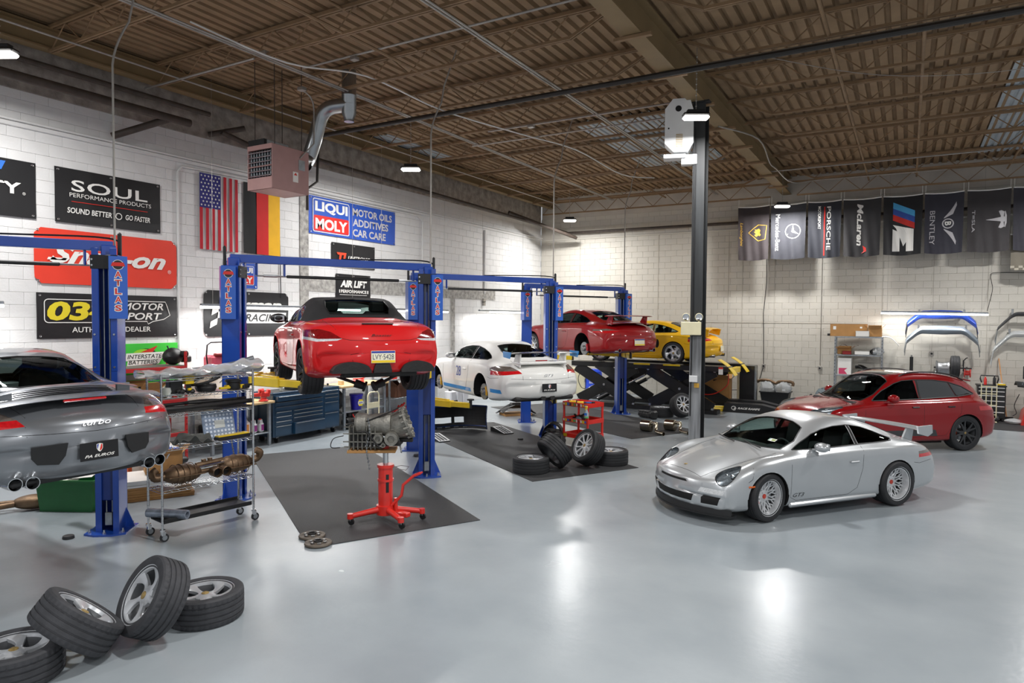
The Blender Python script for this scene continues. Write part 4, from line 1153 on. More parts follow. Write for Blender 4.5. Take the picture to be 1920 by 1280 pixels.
rw = [(-.62, 0), (-.63, .28), (-.66, .44), (-.86, .47), (-.98, .43), (-1.0, 0)]
Bb.cut(rw + mir(rw[1:-1])[::-1], 'T', 'rear_window', UP)
Bb.cut([(.24, 1.4), (.22, 1.20), (.30, 1.10), (-.15, 1.16), (-.42, 1.132), (-.50, .925), (-1.1, .915), (-1.09, .96), (-1.02, 1.4)], 'S', 'soft_top', lambda c, n: c.z > .88)
for x in (1.2075, -1.2075): Bb.cut(arch(x, .33, .352), 'S', 'hole', lambda c, n: abs(c.y) > .5)
for s in (1, -1):
    Bb.cut([(1.58 + .19 * math.cos(a), s * (.715 + .105 * math.sin(a) + .03 * math.cos(a))) for a in [i * PI / 10 for i in range(20)]], 'T', 'headlamp_lens', lambda c, n, s=s: c.y * s > 0 and n.z > .1 and c.z > .5)
    Bb.cut([(s * y, z) for y, z in ((.50, .705), (.78, .70), (.95, .735), (.95, .70), (.80, .665), (.56, .68))], 'F', 'tail_lamp_clear', lambda c, n, s=s: c.x < -1.45 and c.y * s > 0)
    Bb.cut([(s * y, z) for y, z in ((.50, .705), (.62, .79), (.74, .825), (.95, .81), (.95, .735), (.78, .70))], 'F', 'tail_lamp', lambda c, n, s=s: c.x < -1.45 and c.y * s > 0 and n.x < .0)
mb = Bb.meshes(); mb.pop('hole', 0)
P_red = paint('bright_red_paint', '#c90d11', 0, .22)
mm = MATS911(); mm['soft_top'] = mat('soft_top_cloth', '#1c1c1e', .85, var=.1, bump=.25, bscale=60); mm['tail_lamp_clear'] = M_lamp_clear; mm['tail_lamp'] = mat('tail_dark_red', '#7d0c12', .12, coat=1, var=.3, scale=30)
t = common_car('roadster', Bb, 'bright red roadster with black soft top raised on the second blue lift', place(-7.72, 7.96, 1.70, 147), P_red, mb, mm, None, wb=1.2075)
g = G(); sd = []
ex = []
for s in (1, -1):
    ex += [([(-1.12, s * .56, 3), (-1.7, s * .62, 3), (-1.95, s * .56, 3)], (0, 0, -1)), ([(-3, s * .56, .82), (-3, s * .52, .71), (-3, s * .40, .685)], (1, 0, 0))]
ex += [([(-3, -.40, .685), (-3, 0, .678), (-3, .40, .685)], (1, 0, 0)), ([(-3, -.36, .36), (-3, -.40, .50), (-3, -.30, .52)], (1, 0, 0)), ([(-3, .36, .36), (-3, .40, .50), (-3, .30, .52)], (1, 0, 0))]
door_lines(t, Bb, [[(.80, .8), (.82, .3), (.7, .25), (-.30, .25), (-.48, .33), (-.56, .6), (-.56, .9)], [(-.86, .45), (-.80, .68), (-.66, .70), (-.66, .5)]], ex)
g = G()
for s in (1, -1): Bb.line(g, [(.68, 0, .908), (.1, 0, .908), (-.50, 0, .922)], (0, -s, 0), .008); Bb.line(g, [(.68, 0, .91), (.5, 0, 1.0), (.3, 0, 1.09)], (0, -s, 0), .012)
L_ = [(x, y, 3) for x, y in rw] + [(x, -y, 3) for x, y in reversed(rw[:-1])]; Bb.line(g, L_, (0, 0, -1), .01)
g.o('window_seal', M_black, t)
interior(t, zh=1.1); mirrors(t, M_black, x=.48, y=.91, z=.96, sz=(.09, .13, .075)); handles(t, Bb, P_red, (-.38,), .72)
wheels4(t, 'thin10', 'thin10', M_dark_rim, M_dark_rim, droop=.09, wb=1.2075, y=(.755, .75), w=(.24, .28))
h, n = Bb.hit((-3, 0, .47), (1, 0, 0)); pa_plate(t, h + Vector((-.02, 0, 0)), (-1, 0, .05), 'LVY·5428')
h, n = Bb.hit((-3, 0, .745), (1, 0, 0)); text('Boxster', 'rear_lettering', M_gunk, t, axes(h + n * .006, (0, -1, 0), n.cross(Vector((0, -1, 0)))), .04, .28, shear=.4)
G().box((-1.93, 0, .895), (.05, .42, .018), .005, M=Matrix.Rotation(.0, 4, 'Y')).o('retracted_spoiler', M_gunk, t)
# cut-outs under the bumper, hanging half shafts
for y, w in ((.40, .5), (-.48, .46), (0, .24)):
    g = G(); n = 12; P = [(-w / 2 + w * i / n, .035 + (.11 if y else .13) * math.sin(PI * i / n) ** .5) for i in range(n + 1)]
    g.prism([(w / 2, 0), ] + list(reversed(P)) + [(-w / 2, 0)], .3, Matrix(((0, 0, 1, -2.19), (1, 0, 0, y), (0, 1, 0, .265), (0, 0, 0, 1)))); g.o('bumper_cutout', M_gunk, t)
for y, a in ((.33, .10), (-.2, -.05)):
    s = 1 if y > 0 else -1
    g = G(); g.cyl((-1.35, s * .66, .26), (-1.5, s * .16, .06), .022, n=10); g.cyl((-1.5, s * .2, .075), (-1.52, s * .08, .03), .06, .05, n=14); g.cyl((-1.52, s * .08, .03), (-1.525, s * .055, .02), .075, n=14)
    g.o('half_shaft', M_gunk, t)

# --- dark red suv on the floor behind the silver coupe
TMAC = [
 (2.20, -.36, .26, .74, .84, .30, .86, .52, .82, .68, .68, .72, .50, .735, .30, .74, .745),
 (2.10, -.32, .23, .76, .88, .28, .91, .54, .86, .74, .73, .80, .54, .805, .32, .82, .825),
 (1.85, -.18, .21, .78, .91, .27, .94, .56, .92, .82, .79, .90, .58, .89, .32, .91, .92),
 (1.4035, -.05, .2, .78, .93, .27, .96, .58, .945, .88, .80, .965, .62, .945, .34, .97, .985),
 (1.02, 0, .2, .78, .925, .27, .95, .56, .935, .93, .80, 1.0, .66, 1.005, .36, 1.03, 1.045),
 (.72, 0, .2, .78, .915, .27, .94, .56, .925, .95, .81, 1.03, .70, 1.10, .44, 1.17, 1.19),
 (.36, 0, .2, .78, .91, .27, .935, .56, .92, .97, .815, 1.05, .70, 1.28, .52, 1.40, 1.42),
 (0, 0, .2, .78, .91, .27, .935, .56, .92, .98, .815, 1.06, .67, 1.44, .53, 1.555, 1.575),
 (-.4, 0, .2, .78, .91, .27, .935, .56, .92, .985, .815, 1.065, .655, 1.475, .53, 1.595, 1.615),
 (-.85, 0, .2, .78, .915, .27, .94, .57, .93, .99, .815, 1.075, .655, 1.465, .53, 1.585, 1.605),
 (-1.25, 0, .2, .78, .93, .28, .955, .6, .945, 1.0, .815, 1.09, .65, 1.42, .53, 1.54, 1.56),
 (-1.6, .02, .2, .78, .93, .28, .96, .6, .95, .99, .81, 1.095, .63, 1.34, .52, 1.46, 1.485),
 (-1.9, .06, .22, .77, .92, .30, .945, .6, .93, .96, .78, 1.06, .62, 1.22, .50, 1.33, 1.35),
 (-2.15, .12, .25, .75, .89, .33, .915, .6, .89, .90, .74, .98, .60, 1.05, .46, 1.12, 1.135),
 (-2.32, .18, .29, .72, .86, .37, .885, .58, .85, .82, .70, .88, .56, .91, .42, .93, .94),
 (-2.40, .22, .34, .68, .81, .42, .84, .58, .80, .72, .64, .76, .50, .78, .36, .785, .79)]
Bm = Body(TMAC, capf=(.5, .03), capr=(.56, .02))
ws = [(1.02, 0), (.985, .36), (.88, .64), (.6, .66), (.24, .60), (.14, .30), (.12, 0)]
Bm.cut(ws + mir(ws[1:-1])[::-1], 'T', 'windshield', lambda c, n: c.z > .95)
Bm.cut([(.72, 1.06), (.45, 1.24), (.15, 1.39), (-.05, 1.445), (-.32, 1.46), (-.36, 1.085)], 'S', 'front_side_window', SIDE)
Bm.cut([(-.42, 1.087), (-.40, 1.462), (-.8, 1.455), (-1.15, 1.41), (-1.27, 1.12)], 'S', 'rear_side_window', SIDE)
Bm.cut([(-1.30, 1.123), (-1.18, 1.405), (-1.5, 1.31), (-1.72, 1.20), (-1.76, 1.165), (-1.7, 1.145)], 'S', 'quarter_window', SIDE)
Bm.cut([(-.58, 1.12), (.58, 1.12), (.50, 1.38), (-.50, 1.38)], 'F', 'rear_window', lambda c, n: c.x < -1.6)
for x in (1.4035, -1.4035): Bm.cut(arch(x, .37, .405), 'S', 'hole', lambda c, n: abs(c.y) > .55)
for s in (1, -1):
    Bm.cut([(2.06, s * .58), (1.92, s * .50), (1.62, s * .60), (1.40, s * .76), (1.44, s * .86), (1.8, s * .86), (2.02, s * .78)], 'T', 'headlamp_lens', lambda c, n, s=s: c.y * s > 0 and c.z > .5 and n.z > .1)
    Bm.cut([(s * y, z) for y, z in ((.45, .86), (.95, .84), (.95, .93), (.60, .92))], 'F', 'tail_lamp', lambda c, n, s=s: c.x < -1.7 and c.y * s > 0)
    Bm.cut([(s * y, z) for y, z in ((.30, .34), (.74, .34), (.78, .56), (.36, .56))], 'F', 'opening', lambda c, n: c.x > 1.7)
Bm.cut([(-.9 + i * 0, 0) for i in range(0)] or [(.78, .36), (-.72, .33), (-.66, .46), (-.5, .47), (.72, .46)], 'S', 'side_blade', lambda c, n: abs(c.y) > .6)
Bm.cut([(.1, -.36), (.1, .36), (-.62, .36), (-.62, -.36)], 'T', 'roof_glass', lambda c, n: c.z > 1.4)
mc = Bm.meshes(); mc.pop('hole', 0)
P_mac = paint('crimson_paint', '#8a0910', .1, .22)
mm = MATS911(); mm.update({'windshield': M_smoke, 'front_side_window': M_smoke, 'rear_side_window': mat('privacy_glass', '#26292b', .05, coat=1), 'quarter_window': mat('privacy_glass', '#26292b'), 'rear_window': mat('privacy_glass', '#26292b'), 'side_blade': mat('grey_cladding', '#3b3c3e', .6), 'roof_glass': mat('privacy_glass', '#26292b')})
t = common_car('suv', Bm, 'dark red five-door suv parked on the floor behind the silver coupe', place(-.58, 16.65, 0, 221.5), P_mac, mc, mm, None, R_arch=.405, wb=1.4035, az=.37, arch_in=.6)
g = G()
door_lines(t, Bm, [[(.98, .95), (1.02, .45), (.95, .32), (-.3, .32), (-.38, .45), (-.39, 1.08)], [(-.39, .45), (-.48, .32), (-.92, .34), (-1.1, .62), (-1.25, .8), (-1.28, 1.1)], [(1.95, .80), (1.6, .86), (1.0, .96)]],
           [([(2.05, s * .52, 3), (1.6, s * .60, 3), (1.05, s * .68, 3)], (0, 0, -1)) for s in (1, -1)])
for s in (1, -1):
    Bm.line(g, [(.72, 0, 1.055), (-.36, 0, 1.08), (-1.28, 0, 1.118), (-1.76, 0, 1.163)], (0, -s, 0), .012)
    Bm.line(g, [(.72, 0, 1.06), (.45, 0, 1.245), (.15, 0, 1.395), (-.05, 0, 1.45), (-.36, 0, 1.466), (-.8, 0, 1.458), (-1.17, 0, 1.41), (-1.5, 0, 1.315), (-1.76, 0, 1.17)], (0, -s, 0), .011)
    for x in (-.375, -.39, -.405): Bm.line(g, [(x, 0, 1.085), (x, 0, 1.46)], (0, -s, 0), .014, -.004)
    Bm.line(g, [(-1.285, 0, 1.12), (-1.165, 0, 1.41)], (0, -s, 0), .012)
L_ = [(x, y, 3) for x, y in ws] + [(x, -y, 3) for x, y in reversed(ws[:-1])]; Bm.line(g, L_, (0, 0, -1), .011)
for y in (.45, -.1): g.tube([(1.06, y, 1.05), (1.0, y - .3, 1.07), (.92, y - .55, 1.085)], .01, 5)
g.o('window_seal', M_black, t)
g = G()
for s in (1, -1): g.tube(spline([(-.05, s * .575, 1.53), (-.3, s * .58, 1.61), (-.9, s * .58, 1.61), (-1.35, s * .575, 1.55), (-1.65, s * .56, 1.44)], 5), .014, 6)
g.o('roof_rail', M_black, t)
g = G(); g.box((-1.72, 0, 1.445), (.34, 1.06, .03), .012, M=Matrix.Translation((-1.72, 0, 1.44)) @ Matrix.Rotation(-.18, 4, 'Y') @ Matrix.Translation((1.72, 0, -1.44))); g.o('roof_spoiler', P_mac, t)
interior(t, seats=((-.1, .4), (-.1, -.4)), wheel=(.55, .4, 1.0), z0=.45, dash=(.85, 1.0), rows=((-.95, .42), (-.95, -.42)))
mirrors(t, P_mac, x=.40, y=.97, z=1.12, sz=(.1, .12, .085)); handles(t, Bm, mat('black_handle', '#1a1a1c', .25), (-.18, -1.02), .93)
headlamps(t, Bm, 1.82, .72, .19, .1)
wheels4(t, 'five', 'five', M_dark_rim, M_gold_cap, cal=mat('rust_caliper', '#9c4630', .5), wb=1.4035, R=.37, r=.27, w=(.25, .28), y=(.80, .805), az=.37)
g = G()
for x in (1.4035, -1.4035):
    for s in (1, -1):
        M = Matrix.Translation((x, s * .94, .37)) @ ax_y(s); g.lathe([(.278, -.012), (.284, -.008), (.287, -.014)], 48, M)
g.o('rim_edge', M_chrome, t)
h, n = Bm.hit((2.08, 0, 3), (0, 0, -1)); G().ell(h, (.035, .028, .008), 14, 8).o('hood_badge', M_gold_cap, t)
exhaust(t, [(-2.36, .55, .36), (-2.36, -.55, .36)], .05)

# ---------------------------------------------------------------- banners on the left wall, flags on the back wall
M_ban_black = mat('banner_black', '#1b1b1d', .42, var=.15, scale=3, bump=.3, bscale=4)
M_ban_red = mat('banner_red', '#e23a24', .45, var=.05, scale=3, bump=.15, bscale=4)
M_ban_blue = mat('banner_blue', '#2a55b8', .5, var=.06, scale=3, bump=.2, bscale=5)
M_sign_green = mat('sign_green', '#3fc93f', .45, var=.04)
M_yellow_print = mat('yellow_print', '#e6d22a', .5, var=.03)
M_red_mark = mat('deep_red_print', '#d92a22', .5)
M_grey_print = mat('pale_grey_print', '#c4c2c6', .5)
M_grommet = mat('grommet', '#b9b9b9', .3, 1)
def wall_banner(name, label, y0, y1, z0, z1, m, cat='banner', wav=.006, grom=True, chamfer=0, group=None, off=0):
    c = Vector((WX + .022 + off, (y0 + y1) / 2, (z0 + z1) / 2)); w, h = y1 - y0, z1 - z0
    g = G(); ph = rnd.uniform(0, 6)
    def fn(u, v):
        cx = abs(u - .5) * w; cz = abs(v - .5) * h; y = (u - .5) * w; z = (v - .5) * h
        if chamfer:
            e = (abs(y) + abs(z)) - (w / 2 + h / 2 - chamfer)
            if e > 0: y -= math.copysign(e / 2, y); z -= math.copysign(e / 2, z)
        return (wav * math.sin(u * 9 + ph + v * 3) * math.sin(v * PI) + wav, y, z)
    g.sheet(fn, 24, 10, .004); b = g.o(name, m); b.location = c; tag(b, label, cat, group)
    if grom:
        for sy in (-1, 0, 1):
            for sz in (-1, 1):
                p = ((.014), sy * (w / 2 - .05), sz * (h / 2 - .045))
                G().lathe([(.008, 0), (.018, .004), (.018, -.006)], 10, Matrix.Translation(p) @ Matrix.Rotation(PI / 2, 4, 'Y')).o('grommet', M_grommet, b)
    return b, Matrix.Translation((wav * 2 + .006, 0, 0)) @ axes((0, 0, 0), (0, 1, 0), (0, 0, 1)), w, h
T_ = Matrix.Translation
def rrect(x0, x1, y0, y1, r, n=5):
    p = []
    for cx, cy, a in ((x1 - r, y0 + r, -PI / 2), (x1 - r, y1 - r, 0), (x0 + r, y1 - r, PI / 2), (x0 + r, y0 + r, PI)):
        p += [(cx + r * math.cos(a + PI / 2 * i / n), cy + r * math.sin(a + PI / 2 * i / n)) for i in range(n + 1)]
    return p
def outline(poly, w):
    n = len(poly); c = (sum(p[0] for p in poly) / n, sum(p[1] for p in poly) / n); q = []
    inn = []
    for i in range(n):
        a, b, d = Vector(poly[i - 1]), Vector(poly[i]), Vector(poly[(i + 1) % n])
        t = (d - a).normalized(); nn = Vector((-t.y, t.x)); inn.append(tuple(b + nn * w))
    return [[poly[i], poly[(i + 1) % n], inn[(i + 1) % n], inn[i]] for i in range(n)]

b, M, w, h = wall_banner('banner', 'black banner cut off by the left edge, white letters and blue slashes', 3.3, 5.65, 4.23, 5.12, M_ban_black)
text('ITY', 'lettering', M_white_print, b, M @ T_((.70, .0, 0)), .18, .52, bold=.03)
text('®', 'lettering', M_white_print, b, M @ T_((1.0, -.07, 0)), .045)
flat([[(.62, .26), (.68, .40), (.75, .40), (.69, .26)], [(.50, .26), (.56, .40), (.59, .40), (.53, .26)]], 'stripe_mark', mat('sky_blue_print', '#2f6fc8', .5), b, M)

b, M, w, h = wall_banner('banner', 'black banner with wide white letters over a thin red line, beside the cut-off one', 5.93, 7.76, 4.23, 5.14, M_ban_black)
text('SOUL', 'lettering', M_white_print, b, M @ T_((0, .18, 0)), .19, 1.32, bold=.012, spacing=1.05)
text('PERFORMANCE PRODUCTS', 'lettering', M_white_print, b, M @ T_((.02, .02, 0)), .07, 1.42)
flat([[(-.66, -.095), (.66, -.095), (.66, -.085), (-.66, -.085)]], 'rule_line', M_red_print, b, M)
text('SOUND BETTER', 'lettering', M_white_print, b, M @ T_((-.36, -.24, 0)), .095, .74, shear=.12, bold=.02)
text('GO FASTER', 'lettering', M_white_print, b, M @ T_((.48, -.24, 0)), .095, .46, shear=.12, bold=.02)
flat(ring(.13, -.24, .06, .014) + [[(.02, -.2), (.1, -.22), (.1, -.23), (.04, -.22)]], 'swirl_mark', M_white_print, b, M)

b, M, w, h = wall_banner('banner', 'red banner with slanted white letters and cut corners', 5.61, 8.08, 3.20, 4.11, M_ban_red, chamfer=.1)
text('Snap-on', 'lettering', M_white_print, b, M @ T_((.0, -.0, 0)), .40, 2.02, shear=.38, bold=.035)
text('®', 'lettering', M_white_print, b, M @ T_((1.08, -.14, 0)), .07)
flat([[(-1.03, -.02), (-.74, -.02), (-.77, -.06), (-1.05, -.06)]], 'lettering_bar', M_white_print, b, M)

b, M, w, h = wall_banner('banner', 'black banner with yellow digits and white outlined letters under the red one', 5.63, 8.08, 2.29, 3.05, M_ban_black)
text('034', 'lettering', M_yellow_print, b, M @ T_((-.55, .08, 0)), .32, 1.04, shear=.15, bold=.04)
text('MOTOR', 'lettering', M_white_print, b, M @ T_((.55, .18, 0)), .13, .78, shear=.22, bold=.02)
text('SPORT', 'lettering', M_white_print, b, M @ T_((.52, .0, 0)), .13, .78, shear=.22, bold=.02)
flat(outline(rrect(-1.12, .06, -.12, .28, .07), .014) + outline([(.07, -.1), (.62, -.1), (.64, -.15), (.74, -.1), (.95, -.06), (1.08, .02), (1.02, .2), (.98, .28), (.12, .28)], .014), 'outline_mark', M_white_print, b, M)
text('AUTHORIZED DEALER', 'lettering', M_white_print, b, M @ T_((0, -.235, 0)), .09, 1.38, bold=.01)

# green signs
def board(name, label, y0, y1, z0, z1, m, tilt=0):
    c = Vector((WX + .03, (y0 + y1) / 2, (z0 + z1) / 2)); w, h = y1 - y0, z1 - z0
    b = G().box((0, 0, 0), (.02, w, h), .004).o(name, m); b.location = c; tag(b, label, 'sign')
    return b, T_((.0125, 0, 0)) @ axes((0, 0, 0), (0, 1, 0), (0, 0, 1)), w, h
b, M, w, h = board('wall_sign', 'bright green sign with a red and white emblem behind the red shelf', 6.75, 8.08, 1.60, 2.17, M_sign_green)
emb = [(-.34, .12), (-.14, .13), (.12, .145), (.26, .24), (.21, .12), (.40, .12), (.32, -.06), (.12, -.14), (-.05, -.2), (-.02, -.15), (-.32, -.12), (-.30, -.02), (-.36, -.02)]
flat([circ(.03, .0, .25, 24, .19)], 'emblem_back', M_ban_black, b, M @ T_((0, 0, .0005)))
flat([circ(-.02, .08, .2, 20, .10)], 'emblem_lime', mat('lime_print', '#9ad62c', .5), b, M @ T_((0, 0, .001)))
flat([[(-.34, .11), (.40, .12), (.33, -.02), (-.36, -.03)], [(-.31, -.02), (.33, -.02), (.28, -.10), (-.33, -.12)]], 'emblem_white', M_white_print, b, M @ T_((0, 0, .0015)))
flat([[(-.08, .12), (.26, .24), (.16, .12)], [(-.2, -.12), (-.02, -.19), (.16, -.11)]], 'emblem_bolt', M_red_print, b, M @ T_((0, 0, .002)))
text('INTERSTATE', 'lettering', M_ban_black, b, M @ T_((.01, .045, .003)), .075, .66, shear=.2, bold=.01)
text('BATTERIES', 'lettering', M_ban_black, b, M @ T_((-.02, -.06, .003)), .075, .56, shear=.2, bold=.01)
text('Outrageously Dependable', 'lettering', M_white_print, b, M @ T_((.05, -.235, .001)), .035, .66)
b, M, w, h = board('wall_sign', 'lower green sign with tall white letters behind the red shelf', 6.3, 8.08, 1.02, 1.5, M_sign_green)
text('COOL IT', 'lettering', M_white_print, b, M @ T_((.0, .0, 0)), .28, 1.4, bold=.02)

# two national flags hanging upright
def wall_flag(label, y0, y1, z0, z1, m):
    b, M, w, h = wall_banner('flag', label, y0, y1, z0, z1, m, 'flag', .012, False); return b, M, w, h
b, M, w, h = wall_flag('striped flag with a starred blue field hanging upright on the left wall', 8.57, 9.46, 4.02, 5.53, mat('flag_white', '#dcd8d8', .75, var=.05))
s = w / 13
def strips(x0, x1, y0, y1, n=8):
    return [[(x0, y0 + (y1 - y0) * i / n), (x1, y0 + (y1 - y0) * i / n), (x1, y0 + (y1 - y0) * (i + 1) / n), (x0, y0 + (y1 - y0) * (i + 1) / n)] for i in range(n)]
q = []
for i in range(0, 13, 2): q += strips(-w / 2 + i * s, -w / 2 + (i + 1) * s, -h / 2, h / 2 if i > 6 else h / 2 - .68)
flat(q, 'red_stripes', mat('flag_red', '#c01f30', .75, var=.08), b, M)['kind'] = 'stuff'
flat([[(-w / 2, h / 2 - .68), (-w / 2 + 7 * s, h / 2 - .68), (-w / 2 + 7 * s, h / 2), (-w / 2, h / 2)]], 'blue_field', mat('flag_navy', '#2f2d7c', .75, var=.08), b, M @ T_((0, 0, .001)))
q = []
def star(cx, cy, r): return [(cx + (r if k % 2 == 0 else r * .42) * math.cos(PI / 2 + k * PI / 5), cy + (r if k % 2 == 0 else r * .42) * math.sin(PI / 2 + k * PI / 5)) for k in range(10)]
for i in range(9):
    for j in range(6 if i % 2 == 0 else 5):
        cx = -w / 2 + 7 * s * (j + (.5 if i % 2 == 0 else 1)) / 6; cy = h / 2 - .68 * (i + .7) / 9.4
        st = star(cx, cy, .026); q += [[(cx, cy), st[k - 1], st[k], st[(k + 1) % 10]] for k in range(0, 10, 2)]
flat(q, 'stars', M_white_print, b, M @ T_((0, 0, .003)))['kind'] = 'stuff'
b, M, w, h = wall_flag('black, red and gold flag hanging upright behind the pink heater', 9.62, 10.56, 4.03, 5.53, mat('flag_black', '#17171a', .75, var=.1))
flat(strips(-w / 6, w / 6, -h / 2, h / 2), 'red_stripe', mat('flag_red2', '#cf1c1c', .75, var=.06), b, M)
flat(strips(w / 6, w / 2, -h / 2, h / 2), 'gold_stripe', mat('flag_gold', '#eeb51a', .75, var=.06), b, M)

def lm_logo(b, M, cx, k):
    M = M @ T_((cx, 0, 0)); W_, H_ = .62 * k, .78 * k
    flat([rrect(-W_, W_, -H_ * .52, H_ * .52, .06 * k)], 'logo_edge', M_white_print, b, M)
    flat([rrect(-W_ + .02 * k, W_ - .02 * k, -H_ * .52 + .02 * k, H_ * .52 - .02 * k, .05 * k)], 'logo_field', M_ban_blue, b, M @ T_((0, 0, .002)))
    flat([rrect(-W_ + .03 * k, W_ - .03 * k, -H_ * .52 + .03 * k, 0, .04 * k)], 'logo_field_red', M_red_mark, b, M @ T_((0, 0, .004)))
    text('LIQUI', 'lettering', M_white_print, b, M @ T_((0, .2 * k, .006)), .28 * k, 1.1 * k, bold=.04)
    text('MOLY', 'lettering', M_white_print, b, M @ T_((0, -.2 * k, .006)), .27 * k, 1.08 * k, bold=.04)
b, M, w, h = wall_banner('banner', 'large blue banner with white lettering and a red and blue logo box', 11.43, 14.53, 4.66, 5.55, M_ban_blue)
lm_logo(b, M, -.83, .98)
for i, tx in enumerate(('MOTOR OILS', 'ADDITIVES', 'CAR CARE')):
    text(tx, 'lettering', M_grey_print, b, M @ T_((-.1, .24 - .26 * i, 0)), .19, (1.5, 1.35, 1.25)[i], bold=.03, align='LEFT')
b, M, w, h = wall_banner('banner', 'small square blue sign with a red and blue logo box behind the second lift post', 9.15, 9.96, 3.28, 3.83, M_ban_blue, off=.0)
lm_logo(b, M, .0, .5)
b, M, w, h = wall_banner('banner', 'black banner with a chequered flag and white racing letters by the tube light', 8.66, 10.81, 2.27, 3.21, M_ban_black, chamfer=.08)
text('Hyman', 'lettering', M_white_print, b, M @ T_((.12, .17, 0)), .26, 1.5, shear=.3, bold=.05)
flat([[(-.2, -.2), (.95, -.2), (1.0, .03), (-.15, .03)]], 'letter_ground', M_white_print, b, M)
text('RACING', 'lettering', M_ban_black, b, M @ T_((.4, -.085, .002)), .17, 1.02, shear=.3, bold=.03)
q = []
for i in range(4):
    for j in range(4):
        if (i + j) % 2 == 0:
            f = lambda u, v: (-.95 + u * .16 + v * .02, -.3 + v * .13 + .05 * math.sin(u * 1.2) + u * .03)
            q.append([f(i, j), f(i + 1, j), f(i + 1, j + 1), f(i, j + 1)])
flat(q, 'chequer_mark', M_white_print, b, M)
b, M, w, h = wall_banner('banner', 'small black banner with a red slanted mark under the blue banner', 12.16, 13.71, 3.93, 4.52, M_ban_black)
flat([[(-.62, .06), (-.28, .06), (-.34, -.16), (-.41, -.16), (-.37, .0), (-.44, .0), (-.48, -.14), (-.54, -.14), (-.52, .0), (-.58, .0)]], 'slant_mark', mat('orange_red_print', '#d8482a', .5), b, M)
text('UNITRONIC', 'lettering', M_white_print, b, M @ T_((.18, -.05, 0)), .09, .8, shear=.3, bold=.02)
text('POWERED BY CHOICE', 'lettering', mat('orange_red_print', '#d8482a'), b, M @ T_((.28, -.14, 0)), .035, .5)
b, M, w, h = wall_banner('banner', 'square black banner with white block letters above the red roadster', 12.3, 13.54, 3.0, 3.76, M_ban_black)
text('AIR LIFT', 'lettering', M_white_print, b, M @ T_((.0, .14, 0)), .18, .96, shear=.2, bold=.05)
text('PERFORMANCE', 'lettering', M_white_print, b, M @ T_((.0, -.05, 0)), .08, .92, shear=.0, bold=.03)
flat([[(-.5, -.14), (.48, -.14), (.48, -.13), (-.5, -.13)], [(-.52, -.09), (-.49, -.09), (-.49, -.01), (-.52, -.01)], [(.49, -.09), (.53, -.09), (.53, -.01), (.49, -.01)]], 'rule_line', M_white_print, b, M)

# --- flags strung along the back wall
def back_flag(label, x0, x1, z0, z1, m, sag=.03):
    c = Vector(((x0 + x1) / 2, 22.44, (z0 + z1) / 2)); w, h = x1 - x0, z1 - z0; ph = rnd.uniform(0, 6); am = .028
    def fn(u, v):
        k = 1 - v
        return ((u - .5) * w * (1 - .05 * k), am * (math.sin(u * 10 + ph) * k * k + .5 * math.sin(u * 23 + ph * 2 + v * 4) * k), (v - .5) * h + sag * 4 * (u - .5) ** 2 * v - .04 * math.sin(u * PI) * k)
    g = G(); g.sheet(fn, 26, 16, .003); b = g.o('flag', m); b.location = c; tag(b, label, 'flag', 'flags along the back wall')
    G().tube([(-w / 2, 0, h / 2 + sag), (-w / 4, 0, h / 2 + sag * .3), (0, 0, h / 2), (w / 4, 0, h / 2 + sag * .3), (w / 2, 0, h / 2 + sag)], .02, 6).o('hem', M_white_print, b)
    G().cyl((-w / 2 + .02, 0, h / 2 + sag), (-w / 2 + .02, 0, h / 2 + .26), .006, n=5).cyl((w / 2 - .02, 0, h / 2 + sag), (w / 2 - .02, 0, h / 2 + .26), .006, n=5).o('hanging_cord', M_white_print, b)
    # print frame: local x reads downwards, local y points right
    D = axes((0, -.045, 0), (0, 0, -1), (1, 0, 0))
    def settle(o):
        for v in o.data.vertices:
            u = v.co.x / w + .5; t = v.co.z / h + .5; p = fn(min(max(u, 0), 1), min(max(t, 0), 1)); v.co.y = p[1] - .006
        return o
    return b, D, settle
M_fl = [mat('flag_cloth_%d' % i, c, .7, var=.12, scale=4, bump=.25, bscale=6) for i, c in enumerate(('#393234', '#35363d', '#2b2d35', '#343335', '#1d1d20', '#34343f', '#3c393b', '#37363f'))]
M_gold = mat('gold_print', '#c9a13c', .5)
FX = [(-4.87, -3.90), (-3.86, -2.82), (-2.77, -1.83), (-1.78, -.77), (-.72, .28), (.32, 1.27), (1.34, 2.34), (2.38, 3.3)]
FX = [(a * .98, b_ * .98) for a, b_ in FX]
Z0, Z1 = 4.60, 6.24
def fsub(polys, dens=.06):
    """split long polygons' edges so that print settles on the cloth"""
    out = []
    for p in polys:
        if len(p) == 4:
            a, b_, c, d = [Vector(q) for q in p]; n = max(1, int(max((b_ - a).length, (d - c).length) / dens)); m_ = max(1, int(max((c - b_).length, (a - d).length) / dens))
            L = lambda u, v: tuple((a * (1 - u) + b_ * u) * (1 - v) + (d * (1 - u) + c * u) * v)
            out += [[L(i / n, j / m_), L((i + 1) / n, j / m_), L((i + 1) / n, (j + 1) / m_), L(i / n, (j + 1) / m_)] for i in range(n) for j in range(m_)]
        else: out.append(p)
    return out
b, D, st = back_flag('dark flag with a gold shield and gold script, first of the back wall row', *FX[0], Z0, Z1, M_fl[0])
sh = [(-.26, -.02), (-.2, .13), (.0, .2), (.27, .17), (.27, -.17), (.0, -.2), (-.2, -.13)]
sh = [(-.24, .28), (.22, .24), (.27, .04), (.12, -.1), (-.02, -.23), (-.16, -.1), (-.28, .04)]
sh = [(x * .95, y * 1.1 + .1) for x, y in sh]
st(flat(fsub(outline(list(reversed(sh)), .022)), 'shield_outline', M_gold, b, D))
